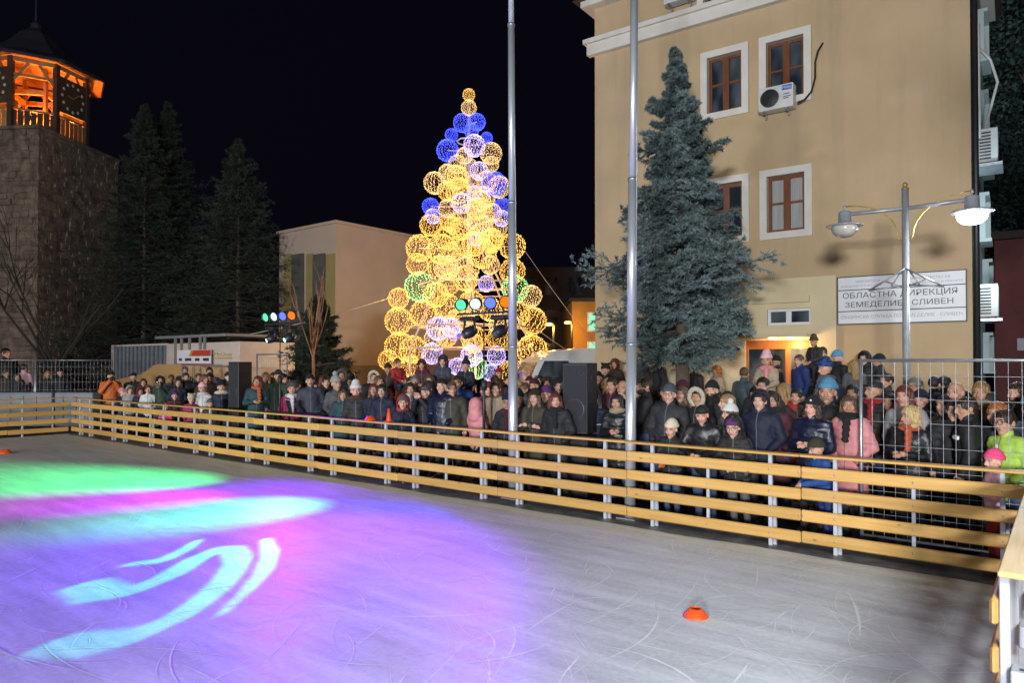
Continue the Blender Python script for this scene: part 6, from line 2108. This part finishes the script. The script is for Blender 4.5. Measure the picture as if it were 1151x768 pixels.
def person(px, py, Y, body, off, jacket, wear, label, trousers=None, jk='cloth', gloves=None, group='crowd watching at the rink', key=None):
    """px, py: the middle of the head in the photograph; Y: which row; off: degrees turned from looking at the ice before them"""
    B = BODY[body]
    q = on_y(px, py, Y)
    gz_ = ground_z(q.x, q.y)
    if body == 'ksit':
        s = 0.70 + prg.uniform(-.03, .03)
        z0 = q.z - B['hc'] * s
    else:
        s = (q.z - gz_) / B['hc']
        z0 = gz_
    look = Vector((-3.5, 1.0)) - Vector((q.x, q.y))
    rz = math.atan2(look.x, -look.y) - B['turn'] * 0.6 + R(off) + prg.uniform(-.12, .12)
    o = empty('person', (q.x, q.y, z0), rz, label, 'person', group)
    lean = R(7) if 'rail' in body else 0
    o.rotation_euler = (lean + prg.uniform(-.035, .05), prg.uniform(-.06, .06), rz)
    o.rotation_mode = 'ZYX' if False else 'XYZ'
    o.scale = (s * prg.uniform(0.99, 1.05), s * prg.uniform(0.99, 1.05), s)
    sk = SKINS[prg.randrange(4)]
    tr = trousers or prg.choice(['black', 'char', 'jean', 'navy', 'black', 'jean'])
    inst('body', B['me'], o, mats=[sk, cloth(jacket, jk), cloth(tr), cloth(prg.choice(['black', 'dbrown'])), cloth(gloves) if gloves else sk])
    Rm = Euler((B['nod'], 0, 0)).to_matrix()
    Rm = Matrix.Rotation(B['turn'], 3, 'Z') @ Matrix.Rotation(B['nod'], 3, 'X')
    hs = B['hs']
    loc = Vector((0, 0, PIV)) - (Rm @ Vector((0, 0, PIV))) * hs
    for w in wear.split():
        a, c = w.split(':')
        kd = ACC_KIND[a]
        if '/' in c:
            c, kd = c.split('/')
        body_bound = a in ('scarf', 'neck_warmer', 'collar')
        oo = inst(a, ACC[a], o, (0, 0, PIV * (1 - hs)) if body_bound else loc, (0, 0, 0) if body_bound else Rm.to_euler(), (hs,) * 3, [cloth(c, kd)])
    ALLP.append((px, py, Y, label))
    if key:
        PEOPLE[key] = (o, rz, s)
    return o


F0 = FY + 0.42
# ---- right-hand block, behind the fence and the mesh panel
person(958, 456, F0 + .55, 'f1', 4, 'pink', 'long_hair:brown collar:black scarf:black', 'girl in a pink padded coat beside the mesh panel post', jk='cloth')
person(1024, 468, F0 + .62, 'f2', -12, 'black', 'bob_hair:blond scarf:rust', 'blonde woman with a rust scarf and black jacket', jk='leather')
person(1025, 445, F0 + 1.3, 'f0', 0, 'lgrey', 'long_hair:auburn', 'woman with long reddish hair behind the blonde woman')
person(1034.5, 435, 11.2, 'm0', 0, 'char', 'short_hair:saltpepper glasses:black', 'man with glasses behind the long-haired woman at the mesh panel')
person(1049, 432, 12.6, 'm1', 165, 'navy', 'short_hair:black', 'dark-haired man with his back turned, right of the lamp post')
person(1064, 431, 12.9, 'm0', 170, 'grey', 'short_hair:black', 'grey-coated man with his back turned by the ochre wall')
person(1080, 441, 10.2, 'm1', -20, 'black', '', 'bald man behind the dark-haired boy')
person(1067.5, 461, F0 + 1.0, 'm2', 25, 'black', 'short_hair:dbrown', 'dark-haired boy left of the man with reflective chest patches')
person(1092, 459, F0 + .72, 'm1', -55, 'black', 'short_hair:dbrown', 'man in profile with pale reflective patches on a black jacket', key='patch')
person(1111.5, 441, 10.4, 'm0', 0, 'brown', 'short_hair:fair collar:beige', 'fair-haired smiling man with a beige fur collar at the right')
person(1119, 466, F0 + 1.0, 'k0', 0, 'char', 'short_hair:ginger', 'ginger-haired boy near the right edge')
person(1145, 442, 10.6, 'm0', 0, 'green', 'short_hair:dbrown beard:dbrown', 'bearded man in a green jacket at the right edge')
person(1140, 475, F0 + .75, 'k0', -10, 'lime', 'short_hair:dbrown glasses:char', 'child with glasses in a lime green jacket', key='lime')
person(1117.5, 518, F0 + .15, 'k1', -40, 'lpink', 'beanie:hotpink', 'small child in a hot pink hat and pale pink coat', trousers='red')
person(985, 439, 10.6, 'm2', -30, 'black', 'peaked_cap:char scarf:red', 'person in a dark cap and red scarf behind the mesh panel')
person(975, 403, 15.4, 'm0', 0, 'black', 'short_hair:black hood:black', 'hooded man on the landing above the mesh panel post')
person(990, 406, 15.5, 'm1', -60, 'black', 'beanie:black', 'man in a black beanie on the landing by the lamp post')
person(992, 428, 12.7, 'm0', -40, 'char', 'short_hair:dbrown', 'short-haired man below the black beanie man')
person(965, 411, 15.2, 'f0', -150, 'grey', 'long_hair:fair', 'fair-haired woman in grey turning away by the wall')
person(1150, 459, 10.0, 'k0', 0, 'steel', 'beanie:sky', 'child in a pale blue hat cut by the right edge')
# ---- centre right
person(855, 451, F0 + .75, 'm0', 0, 'navy', 'short_hair:dbrown hood:navy', 'young man with a navy hood up')
person(876.5, 450, F0 + 1.25, 'f0', 0, 'wine', 'bob_hair:dbrown glasses:black collar:char', 'dark-haired woman with glasses right of the navy hood')
person(912, 458, F0 + .45, 'fpuf', 0, 'navy', 'beanie:black bob_hair:dbrown', 'woman in a black beanie and navy padded coat at the rail', jk='leather', key='emblem')
person(927, 440, F0 + 1.9, 'k1', 0, 'black', 'beanie:sky', 'person in a sky blue knitted hat behind the black beanie woman')
person(932, 414, F0 + 2.2, 'ksit', -45, 'navy', 'tall_beanie:royal/pattern scarf:grey', 'child on shoulders in a blue patterned hat and grey scarf')
person(901, 405, 15.3, 'm1', -35, 'blue', 'short_hair:brown', 'man in a bright blue jacket before the entrance door')
person(876.5, 407, 15.3, 'm1', -70, 'black', 'beanie:black', 'man in a black beanie in profile before the door')
person(910, 405, 16.0, 'm0', -20, 'char', 'short_hair:dbrown', 'dark-haired man right of the blue jacket by the door')
person(918, 384, 15.6, 'ksit', -20, 'char', 'tall_beanie:brown', 'small child carried highest, by the doorway')
person(926, 397, 15.7, 'f0', 0, 'black', 'short_hair:dbrown', 'person carrying a child at the doorway')
person(943, 402, 15.4, 'm0', 150, 'black', 'beanie:sky', 'person in a bright blue hat with their back turned on the landing')
person(862, 405, F0 + 2.2, 'ksit', 10, 'beige', 'tall_beanie:lpink scarf:pink', 'girl on shoulders in a pink and white hat and beige coat')
person(858.6, 434, F0 + 2.05, 'm0', 0, 'char', 'short_hair:black', 'dark-haired man carrying the girl in the pink hat')
person(889, 440, 11.0, 'f0', 160, 'red', 'long_hair:fair', 'fair-haired woman in a red coat seen from behind')
person(746.5, 443, F0 + .75, 'm0', 0, 'char', 'beanie:steel glasses:black', 'tall man in a grey beanie and glasses with a black coat')
person(755, 480, F0 + .28, 'krail', 0, 'black', 'beanie:cream', 'boy in a cream beanie leaning on the rail', gloves='orange')
person(793, 463, F0 + .28, 'mrail', 0, 'black', 'peaked_cap:black', 'man in a black cap and leather jacket leaning on the rail', jk='leather', trousers='jean')
person(833, 478, F0 + .18, 'krail', 5, 'black', 'beanie:purple glasses:char hood:black', 'girl in a purple hat and glasses leaning on the rail', trousers='grey')
person(827, 464, F0 + .8, 'f1', -55, 'lgrey', 'pompom_hat:white long_hair:brown', 'woman in profile in a white pompom hat')
person(819, 452, F0 + 1.25, 'f1', -60, 'grey', 'long_hair:fair', 'girl with long fair brown hair in profile, looking left')
person(805, 439, F0 + 1.8, 'm0', 0, 'black', 'beanie:black beard:dbrown scarf:black', 'bearded man in a black beanie under the spruce')
person(782, 446, F0 + 1.15, 'f0', 0, 'black', 'beanie:black long_hair:brown fur_trim:cream', 'woman in a black beanie with cream fur round her hood')
person(727, 435, F0 + 1.1, 'mphone', -60, 'black', 'short_hair:dbrown beard:dbrown', 'bearded man in profile holding up a phone', key='phone1')
person(765, 443, F0 + 1.6, 'f0', 0, 'brown', 'long_hair:brown', 'brown-haired woman behind the tall man in glasses')
person(804.5, 417, 14.9, 'f1', -40, 'beige', 'curly_hair:ginger', 'woman with curly ginger hair on the landing')
person(834.6, 420, 14.0, 'm1', 160, 'steel', 'short_hair:brown', 'man in a pale teal jacket seen from behind')
person(741, 406, 15.4, 'm2', -60, 'black', 'short_hair:black', 'large dark-coated man by the wall left of the spruce trunk')
person(722, 404, 15.6, 'f0', -20, 'char', 'short_hair:dbrown', 'dark-haired person on the landing right of the second flagpole')
person(779, 414, 15.2, 'm1', 170, 'black', 'short_hair:black', 'person in black behind the spruce trunk')
person(935, 503, F0 + .14, 'krail', -30, 'royal', 'beanie:olive', 'boy in a blue jacket and olive hat leaning on the rail', trousers='blue')
# ---- centre
person(631, 450, F0 + .42, 'f1', 5, 'black', 'bob_hair:auburn scarf:black', 'dark-red-haired woman with a black scarf left of the loudspeaker')
person(602, 447, F0 + .45, 'ffold', 0, 'olive', 'beanie:dbrown long_hair:brown', 'woman in a dark beanie with long brown hair, arms folded')
person(679.5, 435, F0 + 1.9, 'f0', 0, 'char', 'curly_hair:blond', 'woman with curly blond hair right of the loudspeaker')
person(672, 448, F0 + 1.05, 'k0', 15, 'navy', 'long_hair:dbrown hood:navy', 'girl in a navy hood with a reflective stripe', key='stripe')
person(697, 452, F0 + .65, 'fpuf', 0, 'black', 'long_hair:black neck_warmer:beige', 'woman with long black hair and a beige scarf by the second flagpole', jk='leather')
person(693, 433, F0 + 1.7, 'm0', 0, 'wine', 'short_hair:dbrown', 'short-haired man behind the woman with the beige scarf')
person(701, 436, F0 + 1.5, 'm1', -20, 'char', '', 'bald man just left of the second flagpole')
person(695, 409, 15.2, 'f1', -20, 'dbrown', 'curly_hair:auburn', 'curly dark-red-haired woman high by the building corner')
person(680, 416, 14.9, 'k0', 0, 'char', 'bear_hat:dbrown', 'child in a brown hat with ears at the building corner')
person(676, 425, 13.2, 'm0', 0, 'black', 'beanie:black', 'man in a black hat behind the curly blond woman')
person(714, 436, F0 + 1.9, 'm1', 10, 'black', 'beanie:char', 'man in a charcoal hat directly right of the second flagpole')
person(613, 443, F0 + 1.0, 'f1', -10, 'olive', 'beanie:purple', 'person in a purple hat behind the woman with folded arms')
person(567, 452, F0 + .5, 'k0', -5, 'black', 'beanie:navy glasses:char scarf:wine', 'child in a navy hat and glasses left of the first flagpole')
person(585, 448, F0 + .75, 'k0', 10, 'wine', 'beanie:green', 'person in a dark green beanie right of the first flagpole')
person(562, 437, F0 + 1.2, 'f0', 0, 'beige', 'hood:brown short_hair:dbrown', 'woman in a brown hood behind the child in glasses')
person(548, 438, F0 + 1.3, 'f1', 0, 'pink', 'beanie:dred scarf:wine', 'woman in a dark red hat and pink jacket')
person(537, 457, F0 + .8, 'k1', 160, 'pink', 'hood:pink', 'child in a pink hooded jacket with back turned, by the light stand')
for (u, v, yy, bd, jk_, wr, lb) in ((569, 428, 12.4, 'm0', 'char', 'short_hair:dbrown', 'dark-haired man above the child in the navy hat'), (557, 427, 13.0, 'f0', 'navy', 'bob_hair:brown', 'brown bob-haired woman in front of the violet light balls'),
                                    (557.5, 420, 14.2, 'f1', 'wine', 'beanie:red', 'person in a red beanie close to the ball tree'), (585, 424, 13.8, 'm1', 'char', 'short_hair:brown', 'brown-haired man right of the first flagpole, far row'),
                                    (584, 434, 11.4, 'f1', 'grey', 'long_hair:blond', 'long blond-haired woman right of the first flagpole'), (595.5, 430, 12.3, 'f0', 'wine', 'beanie:wine', 'woman in a wine red hat behind the folded arms'),
                                    (605, 428, 12.8, 'm0', 'black', 'short_hair:black', 'black-haired man above the folded-arms woman'), (612, 431, 12.1, 'f0', 'dbrown', 'curly_hair:dbrown', 'dark curly-haired woman left of the van'),
                                    (624, 432, 11.8, 'f1', 'char', 'long_hair:black', 'long black-haired woman in front of the van'), (634, 435, 10.9, 'f0', 'black', 'bob_hair:black fur_trim:grey', 'woman with grey fur hood trim beside the loudspeaker'),
                                    (645, 428, 13.5, 'm0', 'char', 'beanie:char', 'man in a dark hat half hidden by the loudspeaker')):
    person(u, v, yy, bd, prg.uniform(-20, 20), jk_, wr, lb)
# ---- centre left
person(499, 434, F0 + .55, 'm0', -10, 'navy', 'peaked_cap:black', 'man in a black cap and navy padded jacket at the rail', jk='leather')
person(482.5, 441, F0 + .8, 'mcam', -20, 'black', 'peaked_cap:grey', 'man in a grey cap bent over a camera')
person(511, 437, F0 + .65, 'm1', 10, 'olive', 'short_hair:brown glasses:black', 'man in an olive jacket and glasses right of the black cap')
person(519, 430, F0 + 1.5, 'm2', -20, 'blue', 'short_hair:dbrown', 'man in a blue jacket carrying a child')
person(522, 411, F0 + 1.75, 'ksit', 0, 'navy', 'pompom_hat:navy', 'child on shoulders in a navy pompom hat')
person(496, 406, F0 + 2.3, 'ksit', 0, 'bluegrey', 'hood:bluegrey short_hair:dbrown', 'child on shoulders in a blue-grey hood before the ball tree')
person(477, 410, F0 + 2.4, 'ksit', 0, 'wine', 'hood:dred short_hair:dbrown', 'child on shoulders in a dark red hood')
person(449, 408, F0 + 2.6, 'ksit', 40, 'red', 'short_hair:brown', 'child on shoulders in a red jacket at the left of the ball tree')
person(439.5, 415, F0 + 2.5, 'ksit', -15, 'dbrown', 'beanie:dbrown', 'child on shoulders in a dark brown hat left of the red jacket')
person(468, 429, F0 + 1.5, 'm0', 0, 'char', 'short_hair:saltpepper', 'grey-haired man behind the woman with the white scarf')
person(457, 437, F0 + 1.0, 'f0', 5, 'wine', 'bob_hair:dbrown scarf:white', 'woman in a wine red coat with a white scarf')
person(452, 453, F0 + .35, 'k0', 0, 'navy', 'beanie:grey hood:red', 'child in a grey hat with a red hood at the rail')
person(485, 428, F0 + 1.9, 'f0', 0, 'grey', 'bob_hair:brown', 'brown-haired woman between the grey-haired man and the black cap')
person(434, 439, F0 + .5, 'f0', 0, 'navy', 'bob_hair:black', 'black-haired woman in navy behind the pointed cone')
person(421, 438, F0 + .75, 'f0', 0, 'navy', 'long_hair:auburn', 'auburn-haired woman in navy above the low rail cone')
person(432, 429, F0 + 1.5, 'f1', 10, 'dred', 'long_hair:brown', 'brown-haired woman in dark red behind the black-haired woman')
person(403, 439, F0 + .6, 'k0', 0, 'char', 'tall_beanie:white collar:brown', 'person in a white knitted hat and charcoal jacket')
person(383, 444, F0 + .5, 'f0', 0, 'teal', 'long_hair:brown', 'brown-haired girl in teal left of the white knitted hat')
person(382, 431, F0 + 1.4, 'k0', 20, 'grey', 'pompom_hat:lgrey', 'child in a light grey hat behind the girl in teal')
person(379, 422, F0 + 2.2, 'f0', 0, 'black', 'short_hair:dbrown hood:char fur_trim:grey', 'woman with a fur-rimmed charcoal hood')
person(389.5, 424, F0 + 3.2, 'm1', 60, 'royal', 'short_hair:dbrown', 'man in a bright blue jacket in front of the beige hall')
person(418, 424, F0 + 2.3, 'm0', 0, 'black', 'beanie:black fur_trim:cream', 'person in a black hat with a pale fur hood')
person(352.6, 428, F0 + .95, 'm0', 0, 'bluegrey', 'beanie:black moustache:black', 'large moustached man in a black beanie and blue-grey jacket')
person(325, 437, F0 + .85, 'k0', 0, 'magenta', 'fur_hat:grey scarf:white', 'child in a grey fur hat and magenta jacket by the laptop')
person(367, 428, F0 + 1.9, 'f1', 10, 'black', 'bob_hair:auburn', 'auburn-haired woman right of the moustached man')
# ---- left
person(284.7, 429, F0 + .5, 'f2', 0, 'teal', 'bob_hair:auburn scarf:rust', 'woman with a rust scarf and dark teal coat by the left loudspeaker')
person(298, 424, F0 + 1.9, 'f0', 0, 'olive', 'long_hair:fair', 'fair-haired woman behind the rust scarf woman')
person(306, 424, F0 + 2.3, 'm0', 0, 'green', 'short_hair:brown', 'brown-haired man left of the left light stand')
person(312, 423, F0 + 1.6, 'm1', -20, 'green', 'beanie:char', 'man in a charcoal hat directly behind the left light stand')
person(251, 435, F0 + .8, 'k0', 0, 'navy', 'bear_hat:navy collar:cream', 'child in a navy eared hat with a cream fur collar')
person(230, 437, F0 + .6, 'k0', -5, 'white', 'beanie:lpink collar:white', 'child in a pale pink hat and white jacket')
person(235, 454, F0 + .12, 'k0', 0, 'char', 'beanie:grey', 'small child in a grey hat peering over the rail')
person(212, 449, F0 + .25, 'k0', 0, 'magenta', 'bear_hat:cream', 'child in a cream bear-eared hat')
person(211, 424, F0 + 1.4, 'm0', 0, 'black', 'short_hair:dbrown collar:black', 'man in black with a dark collar before the hoarding')
person(205, 417, F0 + 2.4, 'm1', -10, 'char', 'short_hair:brown', 'man in charcoal nearest the hoarding post')
person(234, 426, F0 + 1.4, 'f1', 20, 'dbrown', 'bob_hair:brown', 'brown-haired woman looking right before the hoarding')
person(239.5, 418, F0 + 2.3, 'm0', 0, 'grey', 'short_hair:black', 'tall black-haired man before the hoarding')
person(261, 424, F0 + 1.6, 'm1', 30, 'black', 'peaked_cap:navy', 'man in a navy cap left of the left loudspeaker')
person(123.5, 423, F0 + .5, 'mcam', 5, 'orange', 'beanie:black beard:dbrown', 'photographer in an orange jacket by the rink corner', key='photographer')
person(152, 424, F0 + 1.2, 'm0', 0, 'char', 'peaked_cap:black', 'man in a black cap behind the small children at the left')
person(161.7, 430, F0 + 1.1, 'f0', 0, 'black', 'long_hair:dbrown', 'dark-haired woman in black right of the black cap')
person(147, 439, F0 + .55, 'k0', 0, 'lgrey', 'hood:lgrey short_hair:brown', 'child in a light grey hood at the left')
person(140, 441, F0 + .45, 'k1', 30, 'navy', 'beanie:pink', 'child in a pink hat next to the photographer')
person(156.5, 440, F0 + .7, 'k0', 0, 'navy', 'short_hair:dbrown hood:dred', 'child in a dark red hood between the grey hood and the woman in black')
person(166, 438, F0 + .6, 'k0', -5, 'white', 'short_hair:brown', 'child in a white jacket with brown hair')
person(181.7, 428, F0 + .9, 'mphone', -10, 'green', 'bob_hair:brown fur_trim:black', 'woman with a black fur hood holding a phone up', key='phone2')
person(197, 430, F0 + 1.0, 'f0', 0, 'navy', 'bob_hair:dbrown', 'dark-haired woman left of the man with the dark collar')
person(194, 445, F0 + .5, 'k0', 0, 'wine', 'pompom_hat:purple/pattern', 'child in a purple patterned hat')
person(185, 458, F0 + .16, 'k1', 0, 'hotpink', 'beanie:hotpink', 'small child all in hot pink behind the rail')
# far left, behind the mesh panels
for (u, v, d_, bd, jk_, wr, lb, of) in ((12, 397, 25.5, 'm0', 'black', 'short_hair:black', 'tall dark figure standing above the leftmost mesh panel', 40), (27, 414, 25.0, 'f0', 'lpink', 'short_hair:dbrown', 'person in a pale pink coat behind the leftmost mesh panel', 150),
                                        (5.5, 420, 24.4, 'm1', 'olive', 'short_hair:brown', 'brown-haired man at the left edge behind the grey block', 10), (19, 424, 24.3, 'f0', 'black', 'bob_hair:dbrown', 'dark-haired woman holding a lit phone behind the grey block', 0),
                                        (67.5, 419, 24.9, 'm0', 'black', 'peaked_cap:black', 'man in a black cap behind the shorter grey block', 10), (51, 421, 25.0, 'f1', 'black', 'bob_hair:fair', 'fair-haired woman in black left of the black cap', -20)):
    q = at_depth(u, v, d_)
    person(u, v, q.y, bd, of, jk_, wr, lb)

# half hidden people filling the rows behind
fr = random.Random(31)
N_NAMED = len(ALLP)
used_nb = set()
for k in range(48):
    u = 190 + (k + fr.random()) * 930 / 48
    yy = F0 + fr.choice([1.5, 1.9, 2.4, 2.9])
    hz = fr.uniform(1.50, 1.66)
    qq = on_y(u, 430, yy)
    t_ = (qq - CAM).dot(FWH)
    v = HOR + (CAM_H - hz) * F_PX / t_
    bd = fr.choice(['m0', 'm1', 'm2', 'f0', 'f1'])
    hc = fr.choice(['dbrown', 'black', 'brown'])
    wr = fr.choice(['short_hair:' + hc if bd[0] == 'm' else 'long_hair:' + hc, 'beanie:' + fr.choice(['black', 'char', 'navy', 'wine']), 'hood:' + fr.choice(['black', 'char', 'navy']) + ' short_hair:' + hc])
    front = [a for a in ALLP[:N_NAMED] if a[2] < yy - 0.05]
    nb = min(front, key=lambda a: abs(a[0] - u) + (4000 if short_name(a[3]) in used_nb else 0))
    used_nb.add(short_name(nb[3]))
    what = {'s': 'bare-headed', 'l': 'long-haired', 'b': 'hat-wearing', 'h': 'hooded'}[wr[0]]
    person(u, v, yy, bd, fr.uniform(-35, 35), fr.choice(['black', 'char', 'navy', 'black', 'dbrown', 'bluegrey']), wr, what + ' dark-clad spectator half hidden behind the ' + short_name(nb[3]), group='half hidden spectators')

# ---- things held and worn marks
def local_part(o, mb, name, mat):
    return mb.build(name, mat, o)


o, rz, s = PEOPLE['patch']
for sgx in (-1, 1):
    b = MB()
    pts = [(sgx * 0.06, -0.142, 1.33), (sgx * 0.13, -0.122, 1.335), (sgx * 0.17, -0.092, 1.325), (sgx * 0.17, -0.096, 1.285), (sgx * 0.12, -0.130, 1.29), (sgx * 0.05, -0.148, 1.30)]
    b.geo(pts + [(x, y + 0.02, z) for x, y, z in pts], [(0, 1, 2, 3, 4, 5), (11, 10, 9, 8, 7, 6)] + [(i, (i + 1) % 6, 6 + (i + 1) % 6, 6 + i) for i in range(6)])
    b.build('reflective_patch', M_pvc, o)
o, rz, s = PEOPLE['lime']
b = MB(); b.tube([(0.0, -0.155, 1.40), (0.0, -0.165, 1.2), (0, -0.16, 1.0)], 0.014, 6); b.build('zip', M_pvc, o)
o, rz, s = PEOPLE['stripe']
b = MB()
b.ring((0, 0.0, 1.22), 0.172, 0.008, 'z', 28, 4); bo = b.build('reflective_stripe', emit_mat('unused', (1, 1, 1), 0) if False else M_pvc, o)
bo.scale = (1.05, 0.80, 1.0)
o, rz, s = PEOPLE['emblem']
b = MB(); b.lathe([(0, -0.001), (0.014, 0), (0.014, 0.006), (0, 0.008)], 12, 0, Matrix.Translation((0.02, -0.108, 1.735)) @ Matrix.Rotation(R(75), 4, 'X')); b.build('hat_emblem', M_pvc, o)


def handheld(key, name, label, cat, size, mat, dx, dy, dz, screen=None):
    o, rz, s = PEOPLE[key]
    p = o.matrix_basis @ Vector((dx, dy, dz))
    t = empty(name, p, rz, label, cat)
    w, d, h = size
    b = MB(); b.box((-w / 2, -d / 2, -h / 2), (w / 2, d / 2, h / 2), 0, 0.006); b.build('case', mat, t)
    return t


bpy.context.view_layer.update()
t = handheld('phone1', 'phone', 'phone in a patterned case held up by the bearded man', 'phone', (0.16, 0.012, 0.085), M_lapedge, 0.07, -0.33, 1.54)
b = MB(); b.box((-0.065, -0.010, 0.01), (-0.035, -0.006, 0.035)); b.build('camera_bump', M_black_plastic, t)
t = handheld('phone2', 'phone', 'dark phone held up by the woman with the black fur hood', 'phone', (0.08, 0.012, 0.16), M_black_plastic, 0.09, -0.33, 1.54)
b = MB(); b.box((-0.03, -0.010, 0.045), (-0.01, -0.006, 0.07)); b.build('camera_bump', M_galv, t)
t = handheld('photographer', 'camera_body', 'black camera held by the photographer in the orange jacket', 'camera', (0.15, 0.08, 0.10), M_black_plastic, 0, -0.33, 1.58)
b = MB(); b.lathe([(0.035, 0), (0.042, 0.01), (0.042, 0.09), (0.034, 0.10), (0.03, 0.085), (0.0, 0.083)], 16, 0, Matrix.Translation((0, -0.04, 0)) @ Matrix.Rotation(R(90), 4, 'X')); b.build('lens', M_dark_metal, t)
b = MB(); b.box((-0.03, -0.03, 0.05), (0.03, 0.03, 0.085), 0, 0.008); b.build('viewfinder', M_black_plastic, t)
